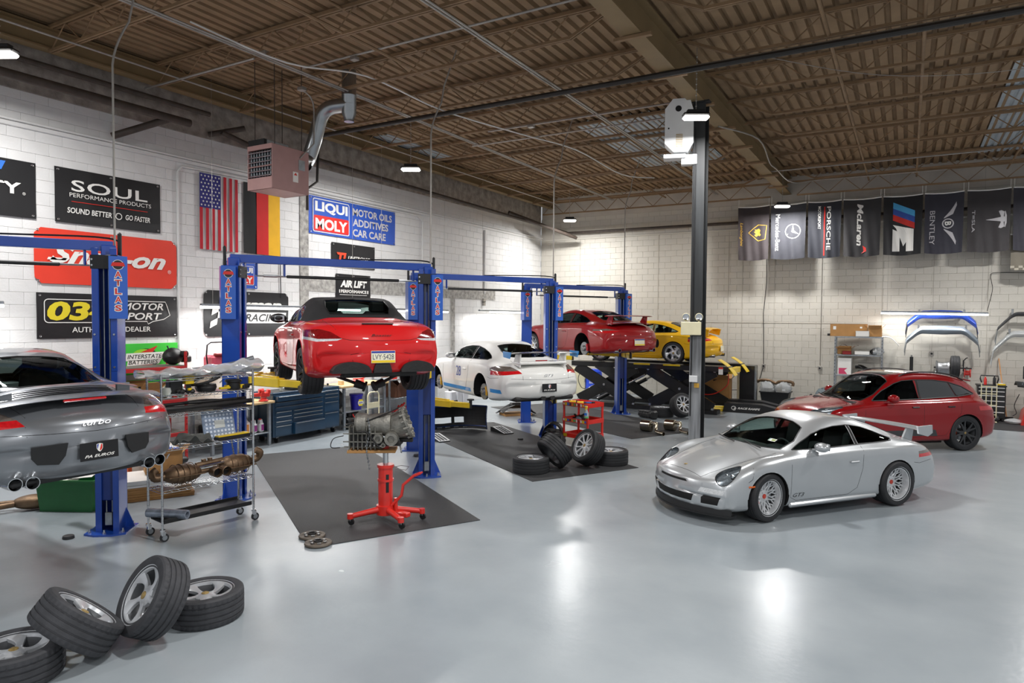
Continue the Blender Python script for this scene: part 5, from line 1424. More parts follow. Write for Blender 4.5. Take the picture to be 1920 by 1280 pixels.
bull = [(-.14, .1), (-.08, .14), (.0, .12), (.06, .16), (.1, .12), (.07, .08), (.12, .02), (.06, -.04), (.03, .01), (-.04, -.05), (-.07, -.0), (-.12, -.04), (-.11, .03)]
st(flat([bull], 'shield_emblem', M_gold, b, D @ T_((0, .07, 0))))
st(text('Lamborghini', 'lettering', M_gold, b, D @ T_((.02, -.37, 0)), .11, .74, shear=.35))
b, D, st = back_flag('dark grey flag with a three-pointed star in a ring', *FX[1], Z0, Z1, M_fl[1])
st(flat(fsub(ring(.0, .14, .225, .022, 32)), 'ring_mark', M_white_print, b, D))
for a in (PI, PI / 3, -PI / 3):
    p = [(0, .14), (.07 * math.cos(a + 1.05), .14 + .05 * math.sin(a + 1.05)), (.21 * math.cos(a), .14 + .21 * math.sin(a)), (.07 * math.cos(a - 1.05), .14 + .05 * math.sin(a - 1.05))]
    p = [(0 + .035 * math.cos(a + PI / 2), .14 + .035 * math.sin(a + PI / 2)), (.0 - .035 * math.cos(a + PI / 2), .14 - .035 * math.sin(a + PI / 2)), (.21 * math.cos(a), .14 + .21 * math.sin(a))]
    st(flat([p], 'star_mark', M_white_print, b, D))
st(text('Mercedes-Benz', 'lettering', M_white_print, b, D @ T_((.02, -.30, 0)), .13, 1.12))
b, D, st = back_flag('dark flag with a red line between two columns of white letters', *FX[2], Z0, Z1, M_fl[2])
st(text('PORSCHE', 'lettering', M_white_print, b, D @ T_((-.03, .12, 0)), .11, 1.3, bold=.012))
st(flat(fsub([[(-.68, -.012), (.78, -.012), (.78, .02), (-.68, .02)]]), 'red_line', M_red_print, b, D))
st(text('MOTORSPORT', 'lettering', M_white_print, b, D @ T_((-.36, -.14, 0)), .08, .68, bold=.01))
b, D, st = back_flag('charcoal flag with white letters ending in a red swoosh', *FX[3], Z0, Z1, M_fl[3])
st(text('McLaren', 'lettering', M_white_print, b, D @ T_((-.08, -.05, 0)), .16, 1.22, shear=.2, bold=.03))
st(flat([[(.53, .03), (.60, .12), (.70, .13), (.76, .0), (.70, .06), (.60, .05)]], 'swoosh_mark', M_red_print, b, D))
b, D, st = back_flag('black flag with blue and red slanted bars over a big white letter', *FX[4], Z0, Z1, M_fl[4])
for y, c_ in ((0, '#49a6dc'), (1, '#2a4da0'), (2, '#c5281f')):
    x0 = -.66 + .17 * y
    st(flat(fsub([[(x0, -.24), (x0 + .17, -.24), (x0 + .17 + .26, .30), (x0 + .26, .30)]]), 'slanted_bar', mat('bar_print_%d' % y, c_, .5), b, D))
mm_ = [(.0, -.24), (.08, -.24), (.44, .0), (.22, .05)]
st(flat(fsub([[(-.02, -.24), (.26, -.02), (.34, .28), (.12, .28)], [(.10, -.24), (.74, -.24), (.74, -.06), (.30, -.06)], [(.30, .1), (.74, .1), (.74, .28), (.12, .28)], [(.10, -.24), (.32, -.06), (.56, .02), (.30, .1)], [(.1, -.15), (.3, .2), (.6, .03), (.45, -.02)]]), 'letter_mark', M_white_print, b, D))
b, D, st = back_flag('dark blue flag with white wings round a circled letter', *FX[5], Z0, Z1, M_fl[5])
st(text('BENTLEY', 'lettering', M_grey_print, b, D @ T_((.12, -.27, 0)), .12, .94))
q = ring(.02, .1, .14, .03, 24)
for s in (-1, 1):
    for i in range(8):
        t = i / 8; x0 = .02 + s * (.14 + .02 * i); q.append([(x0, .0 + .02 * i), (x0 + s * .035, .01 + .02 * i), (x0 + s * (.20 + .06 * (1 - t) + .12 * t), .2 + .1 * t), (x0 + s * (.12 + .1 * t), .22 + .09 * t)])
st(flat(q, 'wing_mark', M_grey_print, b, D)); st(text('B', 'lettering', M_white_print, b, D @ T_((.02, .1, 0)), .15, .11, bold=.03))
b, D, st = back_flag('charcoal flag with a tall white T-shaped emblem', *FX[6], Z0, Z1, M_fl[6])
st(text('T≡SLA', 'lettering', M_grey_print, b, D @ T_((.0, -.34, 0)), .07, .6, bold=.005))
# emblem turned so that its foot points left
D2 = axes((0, -.045, 0), (0, 0, -1), (1, 0, 0))
st(flat(fsub([[(-.06, .2), (.06, .2), (.0, -.15), (-.0, -.15)]]) + [[(-.24, .2), (-.2, .27), (-.06, .25), (-.06, .2), (-.14, .17), (-.22, .14)], [(.24, .2), (.22, .14), (.14, .17), (.06, .2), (.06, .25), (.2, .27)], [(-.1, .2), (-.06, .28), (.06, .28), (.1, .2), (.0, .16)], [(-.22, .29), (-.1, .32), (.1, .32), (.22, .29), (.2, .275), (-.2, .275)]], 'emblem_mark', M_grey_print, b, D2 @ T_((-.02, .08, 0))))
b, D, st = back_flag('dark flag with red letters at the right edge, last of the row', *FX[7], Z0, Z1, M_fl[7])
st(text('Audi', 'lettering', M_red_print, b, D @ T_((-.05, .06, 0)), .3, .85, bold=.03))
b, D, st = back_flag('grey flag with a chequered hem hanging below the flag with red letters', FX[7][0] - .02, FX[7][1], 4.1, 5.0, mat('flag_grey', '#7b7568', .7, var=.05))
b.location.y = 22.53
q = []
for i in range(10):
    for j in range(2):
        if (i + j) % 2 == 0: q.append([(.36 + .06 * j, -.45 + .09 * i), (.42 + .06 * j, -.45 + .09 * i), (.42 + .06 * j, -.36 + .09 * i), (.36 + .06 * j, -.36 + .09 * i)])
st(flat(q, 'chequer_mark', mat('flag_pale', '#b5afa0', .7), b, D))
st(text('RS', 'lettering', M_red_print, b, D @ T_((.0, .1, 0)), .2, .25, bold=.03))

# ---------------------------------------------------------------- two-post lifts
M_bolt = mat('bright_bolt', '#c9ccd0', .3, 1)
M_darkblue = mat('lift_carriage', '#15337c', .4, coat=.3, var=.1)
def lift(L_, R_, zc, label, reach, inw=.5):
    """posts at L_ and R_ (floor points), carriage top at zc; the car's front lies to the left of L_ -> R_"""
    L_, R_ = Vector((*L_, 0)), Vector((*R_, 0)); mid = (L_ + R_) / 2; ax = (R_ - L_).normalized(); rear = Vector((ax.y, -ax.x, 0))
    t = thing('two_post_lift', label, 'car lift', mid)
    for P, s in ((L_, 1), (R_, -1)):
        inn = ax * s                                   # towards the other post
        k_ = .5 if s > 0 else 1.2; o = (inn * math.cos(k_) + rear * math.sin(k_)).normalized()    # open side of the channel, turned to the rear
        side = Vector((-o.y, o.x, 0)); M = axes(P - mid, o, side)
        H = 3.42
        g = G(); w, d = .27, .26
        g.box((-.12, 0, H / 2), (.012, w, H), M=M)
        for k in (-1, 1):
            g.box((0, k * (w / 2 - .006), H / 2), (.25, .012, H), M=M); g.box((.122, k * (w / 2 - .035), H / 2), (.012, .07, H), M=M)
            g.box((.128, k * (w / 2 - .03), 2.75), (.016, .075, 1.5), .003, M=M)
        post = g.o('post', M_blue_lift, t, smooth=False)
        g = G(); g.prism([(-.2, -.24), (.2, -.24), (.27, -.1), (.27, .1), (.2, .24), (-.2, .24)], .022, M)
        for k in (-1, 1):
            g.add([M @ Vector(p) for p in ((-.1, k * .135, .02), (-.1, k * .235, .02), (-.1, k * .135, .26), (-.09, k * .135, .02), (-.09, k * .235, .02), (-.09, k * .135, .26))], [(0, 1, 2), (3, 5, 4), (0, 3, 4, 1), (1, 4, 5, 2), (2, 5, 3, 0)])
        base = g.o('base_plate', M_blue_lift, t, smooth=False)
        for px, py in ((-.15, -.19), (-.15, .19), (.16, -.19), (.16, .19), (.22, 0)):
            q = M @ Vector((px, py, .02)); G().cyl(q, q + Vector((0, 0, .05)), .011, n=8).cyl(q, q + Vector((0, 0, .022)), .02, n=6).o('anchor_bolt', M_bolt, base)
        G().box((.08, 0, .17), (.03, .085, .16), .004, M=M).o('cable_cover', M_galv, t)
        g = G(); g.cyl(M @ Vector((.06, -.035, .25)), M @ Vector((.06, -.035, H - .15)), .009, n=8); g.cyl(M @ Vector((.07, .04, .25)), M @ Vector((.07, .03, H - .1)), .011, n=8)
        g.o('lift_cable', M_galv, post)
        G().tube([M @ Vector(p) for p in ((.1, -.1, 3.3), (.09, -.09, 2.8), (.1, -.06, 2.3), (.08, -.1, 1.6))], .008, 6).o('hose', M_black, post)
        # black clamp with bolts, black end stop
        g = G(); g.box((.132, 0, H - .09), (.02, .31, .17), .004, M=M); g.box((0, .14 * s, H - .09), (.22, .014, .17), M=M)
        br = g.o('clamp_plate', M_black, t, smooth=False)
        for k in (-1, 1):
            for zz in (-.04, .03):
                q = M @ Vector((.142, k * .13, H - .09 + zz)); G().cyl(q, q + o * .012, .012, n=8).o('bolt', M_bolt, br)
        for k in (-1, 1):
            for zz in (2.05, 2.45): q = M @ Vector((.137, k * .11, zz)); G().cyl(q, q + o * .012, .012, n=8).o('bolt', M_bolt, post)
        # name panel, on the outer side, facing the rear
        pc = P - mid - inn * .10 + rear * .215 + Vector((0, 0, 3.02)); px = rear.cross(Vector((0, 0, 1))) * -1; MP = axes(pc, px, (0, 0, 1))
        pn = G().box((0, 0, -.015), (.2, .76, .03), .003, M=MP).o('name_panel', mat('panel_blue', '#2b62c4', .3, coat=.4), t, smooth=False)
        g = G(); g.box((-.096, 0, -.09), (.008, .76, .15), M=MP); g.box((.096, 0, -.09), (.008, .76, .15), M=MP); g.o('panel_return', M_blue_lift, pn, smooth=False)
        for i, ch in enumerate('ATLAS'):
            Q = MP @ T_((0, .16 - .102 * i, .002))
            text(ch, 'lettering_edge', M_white_print, pn, Q, .092, .088, bold=.075); text(ch, 'lettering', M_red_mark, pn, Q @ T_((0, 0, .001)), .072, .068, bold=.02)
        flat([circ(0, .275, .062, 20)], 'emblem_edge', M_white_print, pn, MP @ T_((0, 0, .002))); flat([circ(0, .275, .056, 20)], 'emblem', M_ban_black, pn, MP @ T_((0, 0, .003)))
        flat([[(-.075, .26), (.075, .26), (.06, .305), (-.06, .305)]], 'emblem_band', M_red_mark, pn, MP @ T_((0, 0, .004)))
        G().box(P - mid - inn * .12 + Vector((0, 0, 3.56)), (.05, .05, .3), .02).o('end_stop', M_black, t)
        # carriage and arms
        g = G(); g.box((.02, 0, zc - .35), (.16, .2, .9), .01, M=M); g.box((.17, 0, zc - .1), (.14, .25, .16), .012, M=M)
        g.o('carriage', M_darkblue, t, smooth=False)
        if True:
            for k, ln in ((1, reach[0]), (-1, reach[1])):
                a0 = P - mid + o * .2 + Vector((0, 0, zc - .1)); dr = (rear * k * .86 + inn * (.5 if k < 0 else inw)).normalized()
                tip = a0 + dr * ln
                g = G(); g.bar(a0 - dr * .08, a0 + dr * ln * .62, .13, .13, b_=.008); g.bar(a0 + dr * ln * .5, tip, .10, .10, b_=.008)
                ar = g.o('swing_arm', M_yellow_lift, t, smooth=False)
                g = G(); g.cyl(tip + Vector((0, 0, -.06)), tip + Vector((0, 0, .10)), .03, n=12); g.cyl(tip + Vector((0, 0, .10)), tip + Vector((0, 0, .125)), .07, n=18); g.o('lift_pad', M_rubber, ar)
                g = G(); g.cyl(a0 + Vector((0, 0, -.09)), a0 + Vector((0, 0, .09)), .03, n=12); g.o('arm_pin', M_bolt, ar)
                g = G(); g.bar(a0 + dr * .3 + Vector((0, 0, .09)), a0 + dr * ln * .55 + Vector((0, 0, .075)), .05, .02); g.o('arm_guard', M_yellow_lift, ar)
    a, b = L_ - mid + Vector((0, 0, 3.53)), R_ - mid + Vector((0, 0, 3.53)); up = Vector((0, 0, 1))
    g = G(); g.bar(a - ax * .05, b + ax * .05, .10, .12, b_=.006)
    for p in (a, b): g.box(p - Vector((0, 0, .1)), (.16, .16, .22), .01, rz=math.atan2(ax.y, ax.x))
    cb = g.o('crossbeam', M_blue_lift, t, smooth=False)
    g = G(); lo = Vector((0, 0, -.24)); g.bar(a + ax * .75 + lo, b - ax * .5 + lo, .045, .045, b_=.012); sb = g.o('shutoff_bar', M_black, t)
    g = G(); g.cyl(a + ax * .3 + lo, a + ax * .78 + lo, .012, n=8); g.cyl(b - ax * .52 + lo, b - ax * .2 + lo, .012, n=8); g.cyl(a + ax * .42 + lo, a + ax * .62 + lo, .02, n=10); g.o('shutoff_rod', M_galv, sb)
    g = G()
    for q in (a + ax * .32, a + ax * .72, b - ax * .25): g.bar(q, q + lo, .02, .03)
    g.o('bar_hanger', M_blue_lift, sb)
    G().tube(spline([a + ax * 1.6 + up * .065, a + ax * 2.3 + up * .09, b + up * .1, b + ax * .12 - up * .05, b + ax * .1 - up * .5], 5), .012, 6).o('hydraulic_hose', M_black, cb)
    return t
lift((-10.15, 1.95), (-8.54, 4.75), 1.2, 'front blue two-post lift holding the dark silver coupe, left post out of frame', (.75, 1.0), 2.5)
lift((-8.57, 6.57), (-7.05, 9.22), 1.84, 'second blue two-post lift holding the bright red roadster', (1.15, 1.0))
lift((-8.66, 10.89), (-7.01, 13.74), 1.08, 'third blue two-post lift holding the white coupe', (1.15, 1.0))
lift((-8.56, 15.40), (-7.03, 18.19), 1.80, 'farthest blue two-post lift holding the dark red coupe', (1.1, 1.0))
# power conduits from the roof down to each right post
for (x, y), lb in (((-8.49, 4.80), 'first'), ((-7.0, 9.25), 'second'), ((-6.98, 13.8), 'third'), ((-6.98, 18.25), 'farthest')):
    run([(x, y, 3.2), (x, y, 5.75)] + arc((x, y, 5.75), (x, y + .02, 6.0), (x + .1, y + .15, 6.3), 5)[1:] + [(x + .12, y + .2, 6.6), (x + .3, y + .3, 7.2)], .014, 'conduit', M_conduit, 'thin white conduit pole dropping from the roof to the %s lift' % lb, n=6)

# ---------------------------------------------------------------- lamps
M_led = mat('led_glow', '#ffffff', .5, emit='#fffaf2', es=14)
M_tube = mat('tube_glow', '#ffffff', .5, emit='#fffdf8', es=9)
for i, p in enumerate(HIGHBAY):
    t = thing('high_bay_lamp', ['glowing flat lamp on a chain in front of the steel column', 'glowing flat lamp below the roof near the left wall conduits', 'small glowing lamp far away in the left back corner',
                              'small glowing lamp above the first flags on the back wall', 'glowing lamp at the left edge near the wall'][i], 'lamp', p, .5)
    g = G(); g.box((0, 0, 0), (.44, .16, .05), .02); g.box((0, 0, .05), (.3, .1, .06), .01); g.o('housing', M_black, t)
    G().box((0, 0, -.05), (.43, .17, .06), .029).o('diffuser', M_led, t)
    g = G(); g.tube([(0, 0, .08), (0, 0, 1.1)], .006, 5)
    for k in range(10): g.lathe([(.008, -.012), (.016, 0), (.008, .012)], 8, T_((0, 0, .14 + .09 * k)))
    g.o('chain', M_conduit, t)
def tube_lamp(label, a, b, n=2, lit=None, hang=4.33):
    a, b = Vector(a), Vector(b); t = thing('tube_lamp', label, 'lamp', (a + b) / 2); L_ = (b - a).length; d = (b - a) / L_; c = (a + b) / 2
    g = G(); g.bar(a - c, b - c, .07, .05, b_=.01); g.o('housing', M_galv, t)
    x0, x1 = lit or (0, 1)
    G().cyl(a - c + d * L_ * x0 - Vector((0, 0, .045)), a - c + d * L_ * x1 - Vector((0, 0, .045)), .026, n=10).o('tube', M_tube, t)
    g = G()
    for k in (.06, .94): p = a - c + d * L_ * k; g.cyl(p, p + Vector((0, 0, hang)), .004, n=5)
    g.o('hanging_wire', M_conduit, t); return t
TL = ['long glowing tube lamp in front of the black racing banner', 'glowing tube lamp behind the red roadster', 'glowing tube lamp over the white coupe by the corner', 'glowing tube lamp at the left edge under the banners']
for lb, (a, b) in zip(TL, TUBES): tube_lamp(lb, a, b, lit=(.22, 1) if 'corner' in lb else None)
tube_lamp('thin glowing tube lamp hung before the bumpers on the back wall', (-.70, 22.62, 2.96), (1.88, 22.62, 2.92))

# ---------------------------------------------------------------- heaters, duct, emergency light
M_pink = mat('pink_enamel', '#b08a86', .5, var=.06)
t = thing('unit_heater', 'pinkish box heater with a louvred front hung high on the left', 'heater', (-9.745, 8.42, 4.88))
g = G(); g.box((.305, 0, .38), (.02, .82, .76), .006); g.box((-.305, 0, .38), (.02, .82, .76), .006); g.box((0, 0, .01), (.62, .82, .02)); g.box((0, 0, .75), (.62, .82, .02)); g.box((0, .4, .38), (.62, .02, .76))
g.box((0, -.4, .1), (.62, .03, .2)); g.box((0, -.4, .72), (.62, .03, .08))
g.o('cabinet', M_pink, t, smooth=False)
for z in (.24, .32, .40, .48, .56, .64):
    G().box((0, -.57, z), (.58, .07, .01), M=T_((0, -.4, z)) @ Matrix.Rotation(.5, 4, 'X') @ T_((0, .57, -z))).o('louvre', M_pink if z == .40 else M_galv, t)
for i in range(8): G().box((-.25 + i * .07, -.33, .44), (.03, .12, .46), .012).o('heat_tube', M_galv, t)
G().box((0, -.2, .44), (.58, .02, .5)).o('burner_back', M_dark, t)
g = G(); g.box((-.1, -.1, .81), (.38, .5, .12), .01); g.o('top_hood', M_galv, t); G().box((-.1, -.37, .81), (.4, .06, .11)).o('hood_front', M_black, t)
G().box((.32, .24, .5), (.01, .14, .18), .002).o('side_label', M_galv, t); flat([[(0, 0), (.12, 0), (.12, .18), (0, .18)]], 'warning_label', M_white_print, t, axes((.318, .04, .18), (0, 1, 0), (0, 0, 1)))
flat([[(.02, .12), (.10, .12), (.06, .17)]], 'warning_mark', M_red_print, t, axes((.319, .04, .18), (0, 1, 0), (0, 0, 1)))
g = G()
for x in (-.25, .25):
    for y in (-.3, .3): g.cyl((x, y, .76), (x, y, 2.3), .008, n=6)
g.o('hanger_rod', M_pipe, t)
M_duct = mat('duct_steel', '#a9adb0', .28, .95, var=.12, scale=4)
t = thing('flue_duct', 'shiny metal flue duct bending up from the pink heater to the roof', 'duct', (-9.6, 9.0, 5.5))
g = G(); r = .13
pth = [(-.06, -.05, -.02), (-.1, .08, .12), (.04, .1, .46), (.16, .12, .82), (.26, .14, .96), (.4, .2, 1.03), (.70, .30, 1.05)]
g.tube(spline(pth, 4), [r] * (6 * 4 + 1), 20, cap=False); g.o('elbow', M_duct, t)
g = G(); g.lathe([(.0, .74), (.09, .74), (.09, .8), (.13, .88), (.13, 1.2), (.136, 1.21), (.13, 1.22), (.13, 1.8)], 22, T_((.70, .30, 0))); g.o('stack', M_duct, t)
G().tube([(-.03, -.16, .03), (-.07, -.02, .04), (-.1, .08, .12)], r * .98, 20).o('collar', M_duct, t)
g = G()
for q in spline(pth, 3)[2::4]: g.ell(q, (r * 1.03, r * 1.03, .02), 16, 6)
g.o('seam_band', M_duct, t)
tag(run([(-9.43, 8.62, 5.5), (-9.32, 8.85, 5.8), (-9.32, 8.85, 6.4)] + arc((-9.32, 8.85, 6.4), (-9.32, 8.85, 6.68), (-9.4, 8.6, 6.7), 4)[1:], .014, 'conduit', M_conduit, 'thin pale conduit dropping beside the pink heater', n=6), None, None)
M_whitebox = mat('white_enamel', '#d9dbdc', .4, var=.03)
t = thing('unit_heater', 'white metal blower box fixed high on the steel column', 'heater', (-3.76, 12.5, 5.72), .28)
out = [(-.24, .18), (-.24, .80), (-.1, .98), (.2, .98), (.27, .74), (.27, .18), (.18, .02), (-.08, .02)]
g = G(); g.prism(out, .34, Matrix(((1, 0, 0, 0), (0, 0, 1, -.2), (0, 1, 0, 0), (0, 0, 0, 1)))); g.o('cabinet', M_whitebox, t, smooth=False)
g = G(); g.cyl((.0, -.205, .8), (.0, -.19, .8), .055, n=20); g.cyl((-.17, -.205, .45), (-.17, -.19, .45), .015, n=10); g.o('round_port', M_dark, t)
g = G()
for i in range(8): g.box((.02, -.205, .12 + .03 * i), (.12, .012, .012))
g.o('vent_slot', mat('tan_vent', '#a78f5c', .6), t)
g = G(); g.box((-.06, 0, -.04), (.4, .3, .07), .01); g.box((.2, .0, -.1), (.28, .2, .18), .01); g.o('bracket', M_whitebox, t)
t = thing('emergency_light', 'cream emergency light with two round heads on the steel column', 'lamp', (-3.42, 12.465, 2.42), .3)
G().box((-.04, -.06, .1), (.36, .13, .24), .008).o('battery_box', M_cream, t)
for x in (-.13, .1):
    T = T_((x, -.07, .31)) @ Matrix.Rotation(PI / 2, 4, 'X')
    hd = G().lathe([(.0, -.06), (.04, -.05), (.068, .0), (.072, .02), (.064, .03)], 22, T).o('lamp_head', M_cream, t)
    G().lathe([(.0, .02), (.03, .016), (.06, .026)], 20, T).o('reflector', M_chrome, hd); G().cyl((x, -.05, .2), (x, -.05, .27), .015, n=8).o('neck', M_cream, hd)
t = thing('switch_box', 'small white switch box with an orange tag on the column', 'switch', (-3.41, 12.525, 1.56)); G().box((0, -.02, .03), (.15, .04, .12), .005).o('box', M_whitebox, t)
G().box((.06, -.012, -.09), (.09, .012, .08)).o('warning_tag', mat('tag_orange', '#c79a3a', .6), t)

# ---------------------------------------------------------------- floor mats
M_mat = mat('ribbed_mat', '#323335', .55, var=.2, scale=1.4, bump=.5, bscale=120)
def floor_mat_(pts, label):
    return tag(G().prism(pts, .007, T_((0, 0, .001))).o('floor_mat', M_mat, smooth=False), label, 'mat')
floor_mat_([(-5.94, 5.55), (-4.85, 7.51), (-9.81, 10.64), (-10.9, 8.72)], 'dark ribbed floor mat under the red roadster and the gearbox jack')
floor_mat_([(-5.28, 9.75), (-4.15, 11.68), (-9.21, 14.85), (-10.3, 12.9)], 'dark ribbed floor mat under the white coupe and the middle wheels')
floor_mat_([(-5.29, 14.43), (-4.30, 16.35), (-9.5, 19.6), (-10.84, 17.34)], 'dark ribbed floor mat under the far lift')
floor_mat_([(1.55, 20.6), (4.2, 20.6), (4.2, 22.9), (1.55, 22.9)], 'dark floor mat along the back wall at the right edge')

# ---------------------------------------------------------------- loose wheels
def loose_wheel(label, M, style, group, R=.325, r=.235, w=.25, detail=False, m=None):
    t = thing('wheel', label, 'wheel', group=group); t.matrix_world = M
    wheel_parts(t, style, R, r, w, Matrix(), m or M_silver_rim, M_gold_cap, detail, 'tire', car=False); return t
def lying(x, y, w, rz=0, z=0, flip=False): return T_((x, y, w / 2 + z)) @ Matrix.Rotation(rz, 4, 'Z') @ (Matrix.Rotation(PI, 4, 'X') if flip else Matrix())
def leaning(x, y, z, face, tilt, roll=0):
    """centre at x, y, z; outer face turned to compass angle face, tilted up by tilt"""
    return T_((x, y, z)) @ Matrix.Rotation(face, 4, 'Z') @ Matrix.Rotation(PI / 2 - tilt, 4, 'Y') @ Matrix.Rotation(roll, 4, 'Z')
d2r = math.radians
GW = 'summer wheels piled in the foreground'
loose_wheel('flat-lying wheel at the right of the front pile, silver twisted spokes up', lying(-5.37, 3.80, .25, .4), 'twist', GW, detail=True)
loose_wheel('leaning wheel with its silver spoked face showing, front pile', leaning(-5.36, 3.31, .345, d2r(-102), d2r(30), .2), 'twist', GW, detail=True)
loose_wheel('tilted wheel showing its grooved tread, propped on the corner wheel', leaning(-5.53, 2.80, .30, d2r(72), d2r(51)), 'twist', GW, detail=True)
loose_wheel('flat-lying wheel cut off by the bottom left corner of the picture', lying(-5.66, 2.42, .25, 1.1), 'twist', GW, detail=True)
GM = 'wheels piled on the middle mat'
loose_wheel('flat-lying wheel at the left of the middle pile', lying(-5.66, 10.39, .27, .3), 'split', GM, w=.27)
loose_wheel('wheel leaning on the left flat one, tread towards the camera, middle pile', leaning(-5.40, 10.80, .335, d2r(57), d2r(38)), 'split', GM, w=.27)
loose_wheel('wheel leaning with its ten-spoke face showing, middle pile', leaning(-4.99, 11.33, .345, d2r(-118), d2r(28), .3), 'split', GM, w=.27)
loose_wheel('flat-lying wheel at the right end of the middle pile', lying(-4.72, 11.76, .27, .9), 'split', GM, w=.27)
loose_wheel('flat-lying wheel by the scissor lift base behind the column', lying(-5.85, 18.3, .27, .3), 'split', 'wheels by the scissor lift', w=.27)
loose_wheel('wheel with thin spokes leaning by the scissor lift behind the column', leaning(-5.28, 18.25, .35, d2r(-40), d2r(25)), 'split', 'wheels by the scissor lift', w=.27)

# ---------------------------------------------------------------- transmission jack with the gearbox
t = thing('transmission_jack', 'red hydraulic jack on four castered legs holding up the dirty gearbox', 'jack', (-5.92, 6.86, .008), .0)
g = G(); g.cyl((0, 0, .12), (0, 0, .72), .095, n=28); g.cyl((0, 0, .70), (0, 0, .74), .11, n=28); g.cyl((0, 0, .52), (0, 0, .55), .105, n=28); g.cyl((0, 0, .08), (0, 0, .2), .12, n=28); jb = g.o('cylinder', M_red, t)
g = G(); g.cyl((0, 0, .72), (0, 0, .96), .036, n=20); g.o('ram', M_chrome, t); G().cyl((0, 0, .94), (0, 0, 1.0), .045, n=16).o('ram_collar', M_red, t)
for i, a in enumerate((-2.05, -.45, .55, 2.4)):
    c, s_ = math.cos(a), math.sin(a); e = Vector((c * .48, s_ * .48, .115))
    g = G(); g.tube([(c * .06, s_ * .06, .15), (c * .25, s_ * .25, .135), e], [.045, .038, .034], 12); g.cyl(e - Vector((0, 0, .03)), e + Vector((0, 0, .035)), .04, n=14)
    lg = g.o('leg', M_red, t)
    g = G(); g.cyl(e + Vector((.015, -.012, -.065)), e + Vector((.015, .012, -.065)), .045, n=16); w_ = g.o('caster', M_black, lg)
    G().box(e + Vector((0, 0, -.035)), (.05, .045, .05), .006).o('caster_fork', M_steel, lg)
g = G(); g.tube([(.1, .0, .2), (.22, .06, .34), (.24, .07, .48), (.36, .14, .60), (.44, .18, .64)], .02, 10); g.bar((.4, .16, .62), (.46, .19, .65), .05, .02); g.o('foot_pedal', M_red, t)
g = G(); g.box((.2, .05, .1), (.3, .09, .06), .01); g.cyl((.14, .04, .1), (.14, .04, .3), .025); g.o('pump', M_red, t)
G().tube([(.08, .02, .7), (.2, .08, .73), (.3, .12, .72), (.26, .1, .67), (.12, .04, .69)], .005, 6).o('release_rod', M_steel, t)
flat([[(-.02, -.12), (.02, -.12), (.02, .12), (-.02, .12)]], 'warning_label', M_black, t, axes((.079, -.056, .5), (.59, .81, 0), (0, 0, 1)))
g = G(); g.box((.04, .02, 1.03), (.34, .22, .06), .01, rz=.5); g.box((.12, .09, 1.06), (.42, .06, .05), .008, rz=.5); g.box((0, -.06, 1.06), (.42, .06, .05), .008, rz=.5); g.bar((-.2, -.1, 1.04), (-.28, -.2, 1.05), .04, .03); g.o('saddle', M_gunk, t)
for (x, y) in ((-.07, -.16), (.2, .15)):
    g = G()
    for k in range(16):
        z = 1.46 - k * .036 if x > 0 else 1.36 - k * .042; sx = x + .025 * math.sin(k * .5); g.lathe([(.007, -.018), (.013, 0), (.007, .018)], 8, T_((sx, y - .1, z)) @ Matrix.Rotation(k * PI / 2, 4, 'Z') @ Matrix.Rotation(.2, 4, 'X'))
    g.o('chain', M_steel, t)['kind'] = 'stuff'
a = thing('gearbox', 'dirty grey cast gearbox with a flared bell housing on the red jack', 'gearbox', (-5.94, 6.84, 1.095), .60)
g = G()
g.M = Matrix.Rotation(PI / 2, 4, 'Y')
g.lathe([(.0, -.36), (.13, -.36), (.16, -.33), (.15, -.22), (.13, -.2), (.145, -.1), (.15, 0), (.17, .06), (.16, .1), (.0, .1)], 22, T_((-.15, 0, 0)))
g.M = None; cs = g.o('main_case', M_alu, a); cs.location.z = .03
g = G(); T = T_((.16, .02, .15)) @ Matrix.Rotation(-.35, 4, 'Y') @ Matrix.Rotation(PI / 2, 4, 'Y')
g.lathe([(.10, -.12), (.14, -.08), (.165, .0), (.18, .1), (.19, .14), (.215, .15), (.215, .18), (.195, .18), (.17, .12), (.0, .1)], 26, T, rf=lambda i, j, r, z: r * (1 + .06 * ((j // 2) % 2))); g.o('bell_housing', M_alu, a)
g = G()
for k in range(7): g.box((-.42 + .055 * k, 0, .03), (.012, .33, .31), .004)
for k in range(9): b_ = 2 * PI * k / 9; g.bar((-.5, .15 * math.cos(b_), .03 + .15 * math.sin(b_)), (.0, .165 * math.cos(b_), .03 + .165 * math.sin(b_)), .014, .014)
g.o('casting_rib', M_alu, a)
for p, r in (((-.05, -.17, .02), .06), ((.12, -.2, .02), .085), ((.02, -.19, -.06), .03)):
    G().lathe([(.0, .0), (r * .5, .0), (r * .55, .03), (r, .03), (r, .0), (r * 1.1, -.06)], 18, T_(p) @ Matrix.Rotation(PI / 2, 4, 'X')).o('side_flange', M_alu, a)
g = G(); g.tube([(-.36, -.14, .1), (-.2, -.2, .12), (-.02, -.2, -.1)], .012, 6); g.tube([(-.45, -.1, .2), (-.2, -.12, .24), (.1, -.1, .36), (.22, -.12, .42)], .01, 6); g.tube(spline([(-.5, -.1, .05), (-.62, -.16, .02), (-.66, -.1, -.1), (-.56, -.02, -.12)], 5), .006, 5); g.o('linkage_rod', M_gunk, a)
g = G(); g.box((.02, .02, .24), (.2, .14, .1), .02); g.cyl((-.1, .05, .2), (-.1, .05, .28), .05); g.box((-.28, -.05, .2), (.12, .1, .06), .015); g.ell((-.05, -.04, .22), (.09, .08, .06), 10, 6, .1); g.o('top_cover', M_alu, a)
g = G()
